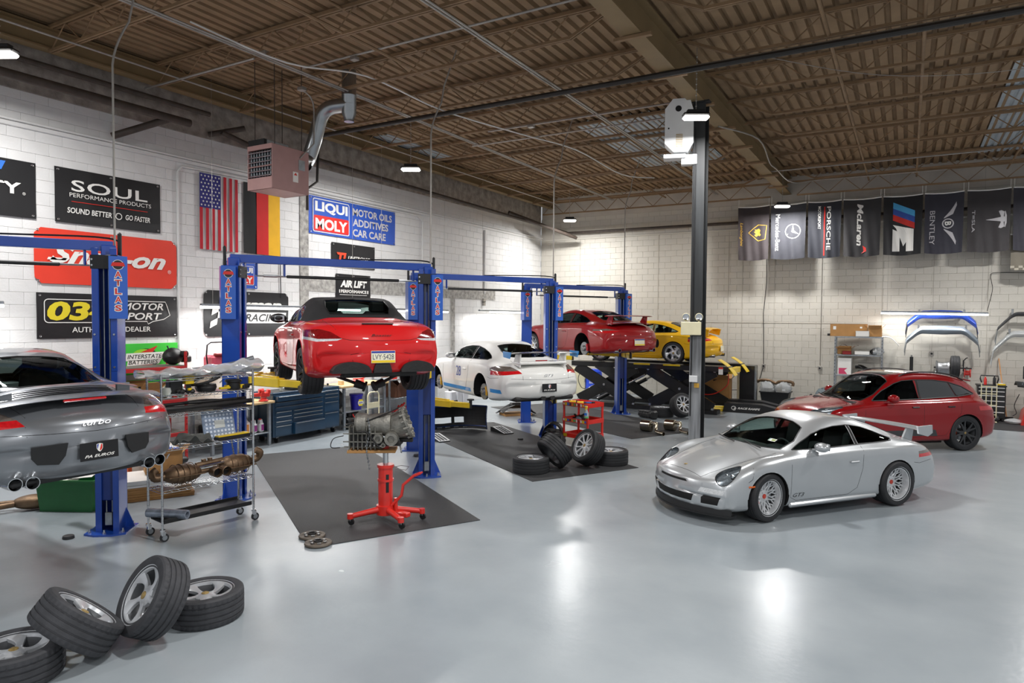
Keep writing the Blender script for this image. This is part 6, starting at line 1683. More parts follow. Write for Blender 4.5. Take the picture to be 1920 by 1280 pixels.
for k in range(14): b_ = 2 * PI * k / 14; g.cyl(T @ Vector((.2 * math.cos(b_), .2 * math.sin(b_), .11)), T @ Vector((.2 * math.cos(b_), .2 * math.sin(b_), .19)), .02, n=8)
for k in range(8): b_ = 2 * PI * k / 8; g.bar(T @ Vector((.14 * math.cos(b_), .14 * math.sin(b_), -.08)), T @ Vector((.19 * math.cos(b_), .19 * math.sin(b_), .16)), .015, .03)
g.o('casting_rib', M_alu, a)
G().box((-.14, 0, -.155), (.62, .3, .035), .004).o('plank', M_card, a)

# clutch discs
for p, lb in (((-6.22, 5.86, .008), 'worn clutch disc lying on the mat, rear one'), ((-5.95, 5.70, .008), 'worn clutch plate lying on the mat corner, front one')):
    t = thing('clutch_disc', lb, 'clutch', p, .4, 'clutch parts on the mat')
    G().lathe([(.05, .03), (.07, .035), (.075, .02), (.11, .02), (.115, .024), (.155, .024), (.16, .01), (.155, .0), (.1, 0), (.06, .01)], 32).o('plate', mat('clutch_grey', '#6d6459', .55, .4, var=.3), t)
    G().lathe([(.0, .02), (.03, .02), (.035, .05), (.05, .05), (.055, .02)], 20).o('hub', M_gunk, t)
    g = G()
    for i in range(6): b_ = i * PI / 3; g.bar((.085 * math.cos(b_) - .02 * math.sin(b_), .085 * math.sin(b_) + .02 * math.cos(b_), .028), (.085 * math.cos(b_) + .02 * math.sin(b_), .085 * math.sin(b_) - .02 * math.cos(b_), .028), .024, .02)
    g.o('spring', M_steel, t)['kind'] = 'stuff'
for p, lb in (((-8.66, 4.30, 0), 'round rubber lift pad on the floor by the first post'), ((-8.15, 10.35, .008), 'small rubber pad on the floor by the second post'), ((-7.35, 13.0, .0), 'small rubber block on the floor by the red tool cart')):
    t = thing('rubber_pad', lb, 'pad', p); G().lathe([(0, 0), (.062, 0), (.065, .006), (.06, .035), (.05, .04), (.0, .036)], 24).o('pad', M_rubber, t)

# ---------------------------------------------------------------- wire shelving cart
A, Bv = Vector((-7.76, 4.83, 0)), Vector((-7.58, 5.98, 0)); cd = (Bv - A).normalized(); ce = Vector((cd.y, -cd.x, 0)); cl = (Bv - A).length; cw = .38
RZ = math.atan2(cd.y, cd.x)
cart = thing('wire_shelf_cart', 'chrome wire shelving cart on casters loaded with car parts', 'shelf', A, RZ)   # local x: along, local -y: towards the camera
SZ = (1.93, 1.73, 1.50, 1.10, .60, .215)
for i, (x, y) in enumerate(((0, -cw / 2), (0, cw / 2), (cl, -cw / 2), (cl, cw / 2))):
    g = G(); g.cyl((x, y, .12), (x, y, 1.99), .0135, n=12); p = g.o('post', M_chrome, cart)
    g = G()
    for k in range(30): g.lathe([(.0138, -.002), (.0146, 0), (.0138, .002)], 10, T_((x, y, .2 + k * .058)))
    g.o('groove_ring', M_steel, p)['kind'] = 'stuff'
    g = G(); g.cyl((x + .02, y - .013, .05), (x + .02, y + .013, .05), .05, n=18); c = g.o('caster', M_rubber, cart); G().cyl((x + .02, y - .015, .05), (x + .02, y + .015, .05), .03, n=14).o('caster_hub', M_galv, c)
    g = G(); g.box((x + .01, y, .1), (.05, .045, .06), .008); g.cyl((x, y, .125), (x, y, .15), .03, n=14); g.o('caster_fork', M_chrome, c)
for z in SZ[:-1]:
    g = G(); r = .0032
    for y in (-cw / 2 + .01, cw / 2 - .01):
        for dz in (0, -.028): g.cyl((0, y, z + dz), (cl, y, z + dz), r * 1.2, n=5)
        k = 26
        for i in range(k):
            a, b_ = (z, z - .028) if i % 2 == 0 else (z - .028, z); g.cyl((cl * i / k, y, a), (cl * (i + 1) / k, y, b_), r, n=4, cap=False)
    for x in (.0, cl):
        for dz in (0, -.028): g.cyl((x, -cw / 2, z + dz), (x, cw / 2, z + dz), r * 1.2, n=5)
    for i in range(1, 46): g.cyl((cl * i / 46, -cw / 2, z + .003), (cl * i / 46, cw / 2, z + .003), .0022, n=4, cap=False)
    for i in range(3): g.cyl((0, -cw / 4 + i * cw / 4, z - .002), (cl, -cw / 4 + i * cw / 4, z - .002), r, n=4, cap=False)
    g.o('wire_shelf', M_chrome, cart)
g = G(); g.box((cl / 2, 0, .215), (cl - .04, cw - .03, .02), .004); g.box((cl / 2, -cw / 2 + .01, .235), (cl - .04, .015, .05), .004); g.box((cl / 2, cw / 2 - .01, .235), (cl - .04, .015, .05), .004); g.o('bottom_tray', M_black, cart)
def oncart(name, label, cat, x, y, z, rz=0, group=None):
    p = A + cd * x - ce * y; return thing(name, label, cat, (p.x, p.y, z), RZ + rz, group)
S1, S2, S3, S4, S5, S6 = [z + .006 for z in SZ[:5]] + [.226]
t = oncart('wrapped_bumper', 'bumper wrapped in clear plastic on top of the wire cart', 'bumper', cl / 2, 0, S1)
def wf(u, v):
    x = (u - .5) * 1.5; a = v * 2 * PI; ry = .16 + .05 * math.sin(u * 7); rz = .05 + .06 * max(0, u - .35) + .015 * math.sin(u * 21 + v * 9)
    return (x, ry * math.cos(a) * (1 + .05 * math.sin(u * 31)), max(.004, .05 + .13 * max(0, u - .55) + rz * math.sin(a) + .012 * math.sin(u * 40 + v * 20)))
g = G(); g.sheet(wf, 46, 18); g.o('plastic_wrap', M_plastic_wrap, t)
g = G(); g.tube(spline([(-.62, 0, .05), (-.3, .05, .06), (.1, .06, .08), (.45, .02, .13), (.68, -.04, .2)], 5), [.03] * 21, 10); g.o('bumper_core', paint('grey_paint', '#85898e'), t)
t = oncart('steering_wheel', 'black steering wheel with its hub lying on the wire cart', 'steering wheel', .62, -.02, S2)
g = G(); g.tube([(.18 * math.cos(i * PI / 14), .18 * math.sin(i * PI / 14), .15 + .06 * math.cos(i * PI / 14)) for i in range(28)], .017, 8, closed=True); g.o('rim', M_black, t)
g = G(); g.lathe([(0, 0), (.11, 0), (.13, .05), (.12, .09), (0, .1)], 22); g.bar((0, 0, .09), (.16, 0, .2), .05, .02); g.bar((0, 0, .09), (-.16, 0, .1), .05, .02); g.o('hub', M_black, t)
t = oncart('air_filter_can', 'round black canister on the second shelf of the wire cart', 'canister', .97, -.05, S2); G().lathe([(0, 0), (.08, 0), (.09, .02), (.085, .09), (.105, .1), (.105, .12), (.09, .13), (0, .13)], 24).o('can', M_black, t)
t = oncart('actuator', 'black actuator box with a yellow block on the second cart shelf', 'car part', .25, .03, S2); G().box((0, 0, .08), (.16, .12, .16), .01).o('body', M_black, t); G().box((.15, -.05, .16), (.11, .09, .11), .006).o('yellow_block', M_yellow_lift, t); G().box((.15, -.05, .1), (.05, .05, .2)).o('stem', M_black, t)
t = oncart('tape_measure', 'clump of small yellow and black parts beside the steering wheel', 'car part', .33, -.1, S2)
g = G()
for k in range(7): g.ell((rnd.uniform(-.06, .1), rnd.uniform(-.05, .05), .025), (.035, .025, .025), 8, 5, .15)
g.o('bits', M_gunk, t)['kind'] = 'stuff'; G().box((.04, -.02, .05), (.05, .03, .03), .005, rz=.4).o('yellow_bit', M_yellow_lift, t)
t = oncart('clear_jar', 'clear round plastic jar at the left of the second cart shelf', 'jar', .1, -.1, S2); G().lathe([(0, 0), (.045, 0), (.055, .04), (.045, .085), (.0, .09)], 18).o('jar', mat('clear_plastic', '#dfe4dc', .2, trans=.6), t)
t = oncart('ratchet_strap', 'small yellow and black strap at the right end of the second cart shelf', 'strap', 1.1, -.12, S2); G().box((0, 0, .03), (.12, .05, .05), .01, rz=.4).box((.05, .02, .055), (.1, .03, .02), .004, rz=-.3).o('buckle', M_gunk, t); G().box((-.05, 0, .04), (.05, .04, .05), .006).o('yellow_handle', M_yellow_lift, t)
t = oncart('yellow_clamp', 'flat yellow plastic clamp on the second cart shelf', 'tool', .83, -.1, S2, .2); g = G(); g.box((0, 0, .03), (.16, .04, .03), .006); g.box((.06, .03, .04), (.05, .07, .04), .006); g.o('clamp', M_yellow_lift, t)
for k, (pts, lb) in enumerate((([(-.02, .1), (.2, .13), (.5, .09), (.8, .1), (1.2, .12)], 'long black hose bent along the third cart shelf, rear one'), ([(.0, -.12), (.3, -.14), (.7, -.1), (1.05, -.06), (1.22, -.05)], 'long grimy strip of trim along the front of the third cart shelf'), ([(.05, .0), (.35, .03), (.7, .0), (1.18, .03)], 'straight black tube in the middle of the third cart shelf'))):
    t = oncart('hose', lb, 'hose', 0, 0, S3); g = G()
    P = [(x, y, .03 + .02 * k + (.07 * math.sin(x * 2.6) if k == 0 else .012 * k)) for x, y in pts]
    g.tube(spline(P, 6), (.018, .03, .02)[k], 8); g.o('hose', M_gunk if k else M_black, t)
t = oncart('trim_panel', 'wide flat piece of black trim on the third cart shelf', 'trim', .62, -.02, S3 + .0)
g = G(); g.sheet(lambda u, v: ((u - .5) * 1.1, (v - .5) * .22 + .03 * math.sin(u * 4), .012 + .03 * math.sin(u * 3.1) * v), 20, 5, .008); g.o('panel', M_gunk, t)
t = oncart('organiser_case', 'clear blue organiser case propped upright on the fourth cart shelf', 'case', .80, -.06, S4, .08)
T = T_((0, 0, .01)) @ Matrix.Rotation(-.22, 4, 'X')
G().box((0, .02, .19), (.44, .035, .36), .012, M=T).o('case', mat('blue_clear_plastic', '#a9bbd4', .2, trans=.35, var=.1), t)
g = G()
for i in range(8):
    for j in range(6):
        if not (2 < i < 6 and 1 < j < 4): g.cyl(T @ Vector((-.18 + i * .05, .0, .05 + j * .05)), T @ Vector((-.18 + i * .05, -.004, .05 + j * .05)), .016, n=10)
g.o('compartment_dot', mat('pale_blue', '#d5dfee', .4), t)['kind'] = 'stuff'
G().box((.0, -.001, .19), (.14, .006, .1), M=T).o('case_label', mat('pale_label', '#c9cdca', .5), t); G().box((.02, .02, .375), (.13, .03, .03), .008, M=T).o('case_handle', M_black, t)
t = oncart('parts_tray', 'black tray lined with yellow at the right of the fourth cart shelf', 'tray', .93, -.02, S4 + .001, .1)
g = G(); g.box((0, -.06, .02), (.46, .12, .04), .008); g.o('tray', M_black, t); G().box((.0, -.055, .045), (.44, .1, .02), .004).o('yellow_lining', M_yellow_lift, t)
t = oncart('rag', 'dark grey cloth heap hanging on the fourth cart shelf', 'cloth', .42, -.05, S4)
def rg(u, v): return ((u - .5) * .42, (v - .5) * .28, .03 + .05 * math.sin(u * 5 + v * 3) * math.sin(v * 4 + 1) + .03 * math.sin(u * 17 + v * 9) + .05 * u)
g = G(); g.sheet(rg, 24, 16, .008); g.o('cloth', mat('grey_cloth', '#5a5b58', .9, var=.2), t)
t = oncart('muffler_assembly', 'brown exhaust assembly with two mufflers and twin tips on the fifth cart shelf', 'exhaust', .64, -.03, S5)
for x, s_ in ((-.33, 1), (.36, -1)):
    g = G()
    def mf(u, v, x=x, s_=s_):
        a = v * 2 * PI; k = math.sin(u * PI) ** .35; return (x + (u - .5) * .46, .14 * k * math.cos(a), .135 + (.02 if s_ < 0 else 0) + .115 * k * math.sin(a) * (1 + .04 * math.sin(u * 30)))
    g.sheet(mf, 22, 20); g.box((x, 0, .13), (.44, .31, .012), .004); m_ = g.o('muffler', M_exh, t)
    G().tube(spline([(x + s_ * -.2, .0, .15), (x - s_ * .3, -.02, .18), (x - s_ * .32, -.06, .26), (x - s_ * .26, -.05, .3)] if s_ < 0 else [(x - .2, 0, .13), (x - .31, .02, .12), (x - .33, .05, .18), (x - .28, .05, .22)], 4), .045, 12).o('inlet_pipe', M_exh, m_)
    g = G()
    for k in range(4): g.tube([(x - .1 + k * .07, .15 * math.cos(b_), .135 + .122 * math.sin(b_)) for b_ in [i * PI / 9 for i in range(19)]], .005, 5)
    g.o('rib', M_exh, m_)
g = G(); g.cyl((-.15, .02, .2), (.2, .02, .22), .038, n=14); g.cyl((-.15, -.04, .13), (.2, -.04, .14), .03, n=12); g.cyl((-.05, .02, .24), (-.05, .02, .27), .03, n=10); g.cyl((.03, .02, .24), (.03, .02, .275), .03, n=10); g.o('cross_pipe', M_exh, t)
G().cyl((-.15, -.07, .19), (.17, -.07, .21), .014, n=8).o('bright_strap', M_chrome, t)
for x in (.02, .14):
    tp = G().lathe([(.045, .1), (.06, .09), (.062, -.04), (.056, -.045), (.052, .0), (.05, .08)], 20, T_((x, -.17, .12)) @ Matrix.Rotation(-PI / 2, 4, 'X')).o('tail_tip', M_exh, t); G().cyl((x, -.15, .12), (x, -.14, .12), .05, n=16).o('tip_bore', M_dark, tp)
t = oncart('paper_roll', 'silver rolled sheet lying on the left end of the bottom tray', 'roll', .13, -.03, S6, .55)
G().lathe([(.035, -.26), (.055, -.26), (.055, .26), (.035, .26)], 22, T_((0, 0, .06)) @ Matrix.Rotation(PI / 2, 4, 'X'), closed=True).o('roll', mat('foil_paper', '#9aa3b2', .3, .5, var=.35, scale=12), t)
t = oncart('chain_hook', 'loose steel chain hanging from the fourth cart shelf', 'chain', 1.02, .1, S4 - .04)
g = G()
for k in range(12): g.lathe([(.006, -.02), (.012, 0), (.006, .02)], 8, T_((.006 * k, 0, -.02 - .036 * k)) @ Matrix.Rotation(k * PI / 2, 4, 'Z'))
g.o('links', M_steel, t)['kind'] = 'stuff'

# ---------------------------------------------------------------- things on the floor, left
M_bin = mat('green_plastic', '#1f6a35', .4, var=.08)
t = thing('plastic_bin', 'dark green open plastic bin filled with papers beside the first lift post', 'bin', (-9.95, 5.02, 0), .26 + .25)
def taper(g, w0, d0, w1, d1, h, th=.012):
    v = []
    for a, b_, z in ((w0, d0, 0), (w1, d1, h), (w1 + .05, d1 + .05, h), (w1 + .05, d1 + .05, h - .03)): v += [(-a / 2, -b_ / 2, z), (a / 2, -b_ / 2, z), (a / 2, b_ / 2, z), (-a / 2, b_ / 2, z)]
    f = [(3, 2, 1, 0)]
    for k in range(3): f += [(4 * k + i, 4 * k + (i + 1) % 4, 4 * k + 4 + (i + 1) % 4, 4 * k + 4 + i) for i in range(4)]
    n = len(v)
    for a, b_, z in ((w1 - 2 * th, d1 - 2 * th, h), (w0 - 2 * th, d0 - 2 * th, th)): v += [(-a / 2, -b_ / 2, z), (a / 2, -b_ / 2, z), (a / 2, b_ / 2, z), (-a / 2, b_ / 2, z)]
    f += [(4 + i, 8 + i, 8 + (i + 1) % 4, 4 + (i + 1) % 4) for i in range(0)] + [(4 + i, 4 + (i + 1) % 4, n + (i + 1) % 4, n + i) for i in range(4)] + [(n + i, n + (i + 1) % 4, n + 4 + (i + 1) % 4, n + 4 + i) for i in range(4)] + [(n + 7, n + 6, n + 5, n + 4)]
    return g.add(v, f)
g = G(); taper(g, .72, .34, .8, .4, .44); g.o('shell', M_bin, t)
g = G()
g.sheet(lambda u, v: (-.36 + .5 * u, -.17 + .34 * v, .42 + .03 * math.sin(u * 6 + v * 4)), 8, 6, .004); g.sheet(lambda u, v: (-.1 + .45 * u, -.15 + .3 * v, .44 + .04 * u + .02 * math.sin(v * 7)), 6, 6, .004)
g.o('papers', M_white_print, t)
t = thing('exhaust_pipe', 'used exhaust section with a muffler lying on the floor at the left edge', 'exhaust', (-10.45, 4.62, 0), 1.05)
g = G(); g.sheet(lambda u, v: ((u - .5) * .5 + .12, .14 * math.sin(u * PI) ** .4 * math.cos(v * 2 * PI), .105 + .1 * math.sin(u * PI) ** .4 * math.sin(v * 2 * PI)), 18, 18); g.o('muffler', M_exh, t)
g = G(); g.tube(spline([(-.1, .05, .1), (-.35, .08, .09), (-.8, .05, .06), (-1.2, .1, .06)], 4), .04, 12); g.tube(spline([(-.1, -.05, .1), (-.35, -.1, .09), (-.8, -.14, .05), (-1.2, -.1, .05)], 4), .04, 12); g.o('twin_pipe', M_exh, t)
g = G(); g.cyl((-.28, .07, .095), (-.48, .08, .085), .05, n=16); g.cyl((-.28, -.08, .095), (-.48, -.115, .08), .05, n=16); g.o('clamp_sleeve', M_steel, t)
t = thing('cardboard_stack', 'stack of flattened cardboard and foam sheets on the floor behind the cart', 'stack', (-9.75, 6.05, 0), 1.1)
for k in range(9):
    G().box((rnd.uniform(-.03, .03), rnd.uniform(-.03, .03), .016 + k * .034), (1.0 - .02 * k, .75, .03), rz=rnd.uniform(-.04, .04)).o('sheet', M_card if k < 6 else M_white_print, t)
t = thing('cardboard_box', 'open brown box of rags and a blue cloth on the cardboard stack', 'box', (-9.75, 6.2, .325), 1.1)
def carton(t, w, d, h, m=M_card, flaps=True, th=.006):
    g = G(); g.box((0, 0, th / 2), (w, d, th))
    for x in (-1, 1): g.box((x * (w / 2 - th / 2), 0, h / 2), (th, d, h))
    for y in (-1, 1): g.box((0, y * (d / 2 - th / 2), h / 2), (w, th, h))
    g.o('walls', m, t, smooth=False)
    if flaps:
        for y in (-1, 1): G().box((0, 0, 0), (w * .96, d * .45, th), M=T_((0, y * d / 2, h)) @ Matrix.Rotation(y * .6, 4, 'X') @ T_((0, y * d * .22, 0))).o('flap', m, t, smooth=False)
        for x in (-1, 1): G().box((0, 0, 0), (d * .45, d * .9, th), M=T_((x * w / 2, 0, h)) @ Matrix.Rotation(-x * .8, 4, 'Y') @ T_((x * d * .22, 0, 0))).o('flap', m, t, smooth=False)
carton(t, .5, .36, .28)
g = G(); g.sheet(lambda u, v: (-.2 + .4 * u, -.15 + .3 * v, .26 + .05 * math.sin(u * 8 + v * 5)), 12, 10); g.o('rags', M_white_print, t)
b_ = thing('blue_cloth', 'crumpled bright blue cloth on the open rag box', 'cloth', (-9.7, 6.3, .6)); g = G(); g.ell((0, 0, .02), (.13, .1, .07), 16, 10, .18); g.o('cloth', mat('bright_blue_cloth', '#2254d0', .8), b_)
b_ = thing('pry_bar', 'long steel pry bar sticking out of the open rag box', 'tool', (-9.62, 6.12, .45), .3); g = G(); g.cyl((0, 0, 0), (.2, .1, .42), .014, n=8); g.o('bar', M_chrome, b_)
t = thing('cardboard_box', 'orange and brown printed carton beside the rag box', 'box', (-10.5, 6.3, 0), 1.2); carton(t, .4, .35, .72, mat('orange_card', '#d9622f', .7)); flat([[(-.15, .2), (.15, .2), (.15, .45), (-.15, .45)]], 'white_band', M_white_print, t, axes((0, -.178, 0), (1, 0, 0), (0, 0, 1)))
# ---------------------------------------------------------------- red steel shelf against the left wall
M_rack = mat('red_rack', '#c2282a', .4, coat=.3, var=.1)
M_board = mat('grey_board', '#6b665f', .8, var=.1)
t = thing('steel_shelf', 'red steel shelf loaded with parts against the left wall under the green signs', 'shelf', (-11.85, 7.1, 0))   # local x to the room, y along the wall
for y in (-1.5, -.52, .72):
    for x in (-.28, .28):
        g = G(); g.box((x, y, 1.0), (.035, .045, 2.05 if y > -1 else 2.0), .004); p = g.o('upright', M_rack, t)
        g = G()
        for k in range(18): g.box((x + .018, y, .15 + k * .105), (.003, .012, .02))
        g.o('slot', M_dark, p)['kind'] = 'stuff'
RZS = (.54, 1.16, 1.76)
for z in RZS:
    for x in (-.28, .28): G().box((x, -.39, z - .035), (.03, 2.24, .07), .004).o('beam', M_rack, t)
    G().box((0, -.39, z + .006), (.56, 2.2, .012)).o('shelf_board', M_board, t)
def onrack(name, label, cat, y, z, x=0, rz=0, group=None): return thing(name, label, cat, (-11.85 + x, y, z + .0125), rz, group)
t = onrack('airbox', 'black moulded air box on the top of the red shelf', 'car part', 7.72, RZS[2], .05, .3)
g = G(); g.ell((0, 0, .16), (.16, .2, .155), 18, 12, .05); g.o('body', M_black, t); G().lathe([(.04, .0), (.06, 0), (.065, .1), (.045, .1)], 16, T_((.12, .08, .2)) @ Matrix.Rotation(PI / 2, 4, 'Y'), closed=True).o('snout', M_black, t); G().lathe([(.0, .0), (.05, .0)], 14, T_((.2, .08, .2)) @ Matrix.Rotation(PI / 2, 4, 'Y')).o('snout_bore', M_dark, t)
g = G(); g.box((.1, .22, .1), (.16, .14, .12), .02); g.cyl((-.02, -.08, .28), (-.04, -.1, .36), .012); g.o('bracket', M_black, t)
t = onrack('plastic_bag', 'crumpled white plastic bag beside the air box on the red shelf end', 'bag', 7.75, RZS[1], .1)
g = G(); g.ell((0, 0, .14), (.2, .2, .14), 18, 12, .1); g.o('bag', M_plastic_wrap, t)
for k, (y, z, w, d, h, m, lb, fl) in enumerate(((6.9, 0, .4, .34, .3, M_card, 'brown carton in the middle of the lower red shelf', True), (6.35, 1, .3, .3, .22, M_white_print, 'white carton on the middle red shelf behind the coupe', False),
        (7.15, 1, .42, .3, .2, M_card, 'open brown carton on the middle red shelf', True), (7.45, 0, .22, .25, .28, mat('dark_red_box', '#8c1c1c', .5), 'dark red parts case on the lower red shelf', False), (6.3, 0, .3, .3, .25, M_card, 'small brown carton at the left of the lower red shelf', True))):
    t = onrack('cardboard_box' if m is M_card else 'parts_case', lb, 'box', y, RZS[z], .1, rnd.uniform(-.1, .1)); carton(t, d, w, h, m, fl)
    if not fl: G().box((0, 0, h), (d, w, .008)).o('lid', m, t)
t = thing('printed_label', None, None) if False else None
for k, (y, z, c, hh, lb) in enumerate(((7.55, 1, '#e6e6e6', .2, 'white oil bottle on the middle red shelf'), (7.66, 1, '#c9302c', .18, 'red bottle on the middle red shelf'), (7.0, 1, '#d8d4c8', .24, 'pale bottle between cartons on the middle red shelf'), (6.66, 1, '#e0dfd9', .22, 'white bottle with a narrow neck on the red shelf'), (7.3, 0, '#2b4fa8', .12, 'blue can on the lower red shelf'))):
    t = onrack('bottle', lb, 'bottle', y, RZS[z], .18, 0, 'bottles on the red shelf'); r = .045
    G().lathe([(0, 0), (r, 0), (r, hh * .65), (r * .4, hh * .82), (r * .4, hh), (0, hh)], 18).o('bottle', mat('bottle_%d' % k, c, .35), t); G().cyl((0, 0, hh * .93), (0, 0, hh * 1.08), r * .48, n=12).o('cap', M_red if k % 2 else M_black, t)
t = onrack('grey_bundle', 'bundle of grey sheeting on the floor under the red shelf', 'bundle', 7.2, 0.02, .1); g = G(); g.ell((0, 0, .15), (.22, .4, .16), 18, 10, .08); g.o('sheet', mat('grey_cloth', '#5a5b58'), t)
t = thing('tool_bag', 'long black bag on the floor at the foot of the red shelf', 'bag', (-11.3, 7.3, 0), 1.4); g = G(); g.sheet(lambda u, v: ((u - .5) * .7, .11 * math.cos(v * 6.283) * math.sin(u * PI) ** .3, .09 + .085 * math.sin(v * 6.283) * math.sin(u * PI) ** .3), 14, 16); g.o('bag', M_black, t)
# pink machine on the workbench, left end
M_pinkred = mat('pink_red_enamel', '#d8566a', .4, coat=.3)
t = thing('battery_charger', 'pinkish red machine with a black carry frame at the left end of the bench', 'machine', (-11.85, 8.62, 1.62), 0)
G().box((0, .05, .16), (.35, .38, .28), .05).o('body', M_pinkred, t); G().box((.16, .05, .31), (.1, .3, .05), .01).o('control_panel', mat('dark_red_box', '#8c1c1c'), t)
g = G(); g.tube([(.1, -.2, .0), (.1, -.24, .3), (.1, -.22, .5), (.1, -.14, .55), (.1, .18, .55), (.1, .24, .5), (.1, .24, .2)], .014, 8); g.o('carry_frame', M_black, t)
t = thing('wall_shelf', 'white wall shelf carrying the pinkish machine', 'shelf', (-11.95, 8.7, 1.6)); G().box((0, 0, 0), (.5, .8, .03), .004).o('board', M_white, t)
g = G()
for y in (-.3, .3): g.bar((-.24, y, -.28), (.2, y, -.02), .03, .02)
g.o('shelf_bracket', M_galv, t)

# ---------------------------------------------------------------- benches and tool chest along the left wall
def bench(name, label, y0, y1, zt, shelf):
    t = thing(name, label, 'workbench', (-11.78, (y0 + y1) / 2, 0)); L_ = y1 - y0
    G().box((0, 0, zt - .025), (.74, L_, .05), .008).o('bench_top', M_wood, t)
    for x in (-.3, .3):
        for y in (-L_ / 2 + .1, L_ / 2 - .1): G().box((x, y, (zt - .05) / 2), (.06, .06, zt - .05), .005).o('leg', M_galv, t)
    G().box((0, 0, shelf), (.62, L_ - .1, .03), .004).o('lower_shelf', M_galv, t)
    G().box((-.3, 0, zt - .1), (.03, L_ - .2, .1)).o('apron', M_galv, t); return t
bench('workbench', 'wooden-topped workbench with the red vise left of the blue tool chest', 8.2, 9.74, .93, .27)
bench('workbench', 'wooden-topped workbench with a blue bucket right of the blue tool chest', 11.72, 13.35, 1.06, .42)
t = thing('vise', 'red bench vise on the corner of the left workbench', 'vise', (-11.5, 9.52, .932), -.4)
g = G(); g.lathe([(0, 0), (.09, 0), (.1, .02), (.06, .05), (.06, .08), (0, .08)], 20); g.o('base', M_red, t)
g = G(); g.box((0, .02, .14), (.12, .2, .1), .02); g.box((0, .1, .2), (.14, .06, .08), .012); g.o('body', M_red, t); g = G(); g.box((0, -.12, .14), (.09, .2, .07), .012); g.box((0, -.03, .2), (.14, .06, .08), .012); g.cyl((0, -.1, .21), (0, .0, .22), .05, n=14); g.o('moving_jaw', M_red, t)
g = G(); g.cyl((0, -.2, .13), (0, -.28, .13), .014); g.cyl((0, -.27, .0), (0, -.27, .26), .009); g.o('handle', M_chrome, t)
t = thing('jug', 'clear jug of pinkish fluid with an orange label under the left workbench', 'jug', (-11.62, 9.1, .287))
def jug(t, w, d, h, m, lab):
    g = G(); g.box((0, 0, h * .38), (d, w, h * .76), .03); g.add([(-d / 2 + .03, -w / 2 + .02, h * .74), (d / 2 - .03, -w / 2 + .02, h * .74), (d / 2 - .03, w / 2 - .02, h * .74), (-d / 2 + .03, w / 2 - .02, h * .74), (-.03, -.04, h * .95), (.03, -.04, h * .95), (.03, .02, h * .95), (-.03, .02, h * .95)], [(0, 1, 5, 4), (1, 2, 6, 5), (2, 3, 7, 6), (3, 0, 4, 7), (4, 5, 6, 7)])
    g.o('body', m, t); G().cyl((0, -.01, h * .95), (0, -.01, h * 1.03), .028, n=12).o('cap', M_red, t); G().tube([(0, .0, h * .9), (0, w * .3, h * .95), (0, w * .42, h * .72)], .014, 6).o('handle', m, t)
    if lab: flat([[(-w * .3, h * .15), (w * .3, h * .15), (w * .3, h * .6), (-w * .3, h * .6)]], 'jug_label', lab, t, axes((d / 2 + .002, 0, 0), (0, 1, 0), (0, 0, 1)))
jug(t, .24, .2, .34, mat('milky_plastic', '#e2d3cc', .4), mat('orange_label', '#d98a3a', .5))
for y, lb in ((9.33, 'white fluid bottle with a purple band under the left workbench, nearer the jug'), (9.5, 'white fluid bottle with a purple band by the bench leg')):
    t = thing('jug', lb, 'jug', (-11.58, y, .287)); jug(t, .11, .14, .27, mat('white_plastic', '#dfe0e4', .4), mat('purple_label', '#8a2a7a', .5))
t = thing('tool_box', 'black tool box on the lower shelf of the left workbench', 'tool box', (-11.9, 8.65, .287)); G().box((0, 0, .12), (.4, .45, .24), .02).o('box', M_black, t); G().tube([(0, -.12, .24), (0, -.1, .29), (0, .1, .29), (0, .12, .24)], .012, 6).o('handle', M_black, t)
M_chest = mat('dark_blue_enamel', '#173a55', .35, coat=.4, var=.08)
t = thing('tool_chest', 'dark blue rolling tool chest with many drawers between the two workbenches', 'tool chest', (-11.80, 10.72, 0))
W2 = 1.93
G().box((0, 0, .58), (.62, W2, .90), .01).o('body', M_chest, t); G().box((0, 0, 1.05), (.62, W2, .05), .01).o('top_tray', M_chest, t); G().box((.0, 0, 1.076), (.56, W2 - .08, .006)).o('top_liner', M_black, t)
def drawer(y, z, w, h, out=.012):
    d = G().box((.31 + out / 2, y, z), (out, w - .012, h - .012), .004).o('drawer', M_chest, t); G().box((.32 + out, y, z + h / 2 - .02), (.02, w - .05, .014), .005).o('handle', M_steel, d)
y0 = -W2 / 2 + .03
for z, h in ((.95, .12),): drawer(y0 + .69, z, 1.36, h, .1)
for z, h in ((.83, .1), (.73, .1)): drawer(y0 + .69, z, 1.36, h)
for z, h in ((.62, .1), (.52, .1), (.42, .1), (.26, .22)): drawer(y0 + .24, z, .46, h)
for z, h in ((.63, .08), (.55, .08), (.46, .1)): drawer(y0 + .93, z, .88, h)
drawer(y0 + .93, .27, .88, .26, .08)
for z, h in ((.97, .08), (.89, .08), (.80, .1), (.62, .24), (.32, .34)): drawer(y0 + 1.63, z, .46, h)
for x in (-.22, .24):
    for y in (-.82, .82): c = G().cyl((x, y - .02, .065), (x, y + .02, .065), .065, n=18).o('caster', M_black, t); G().box((x, y, .12), (.08, .07, .05), .008).o('caster_plate', M_steel, c)
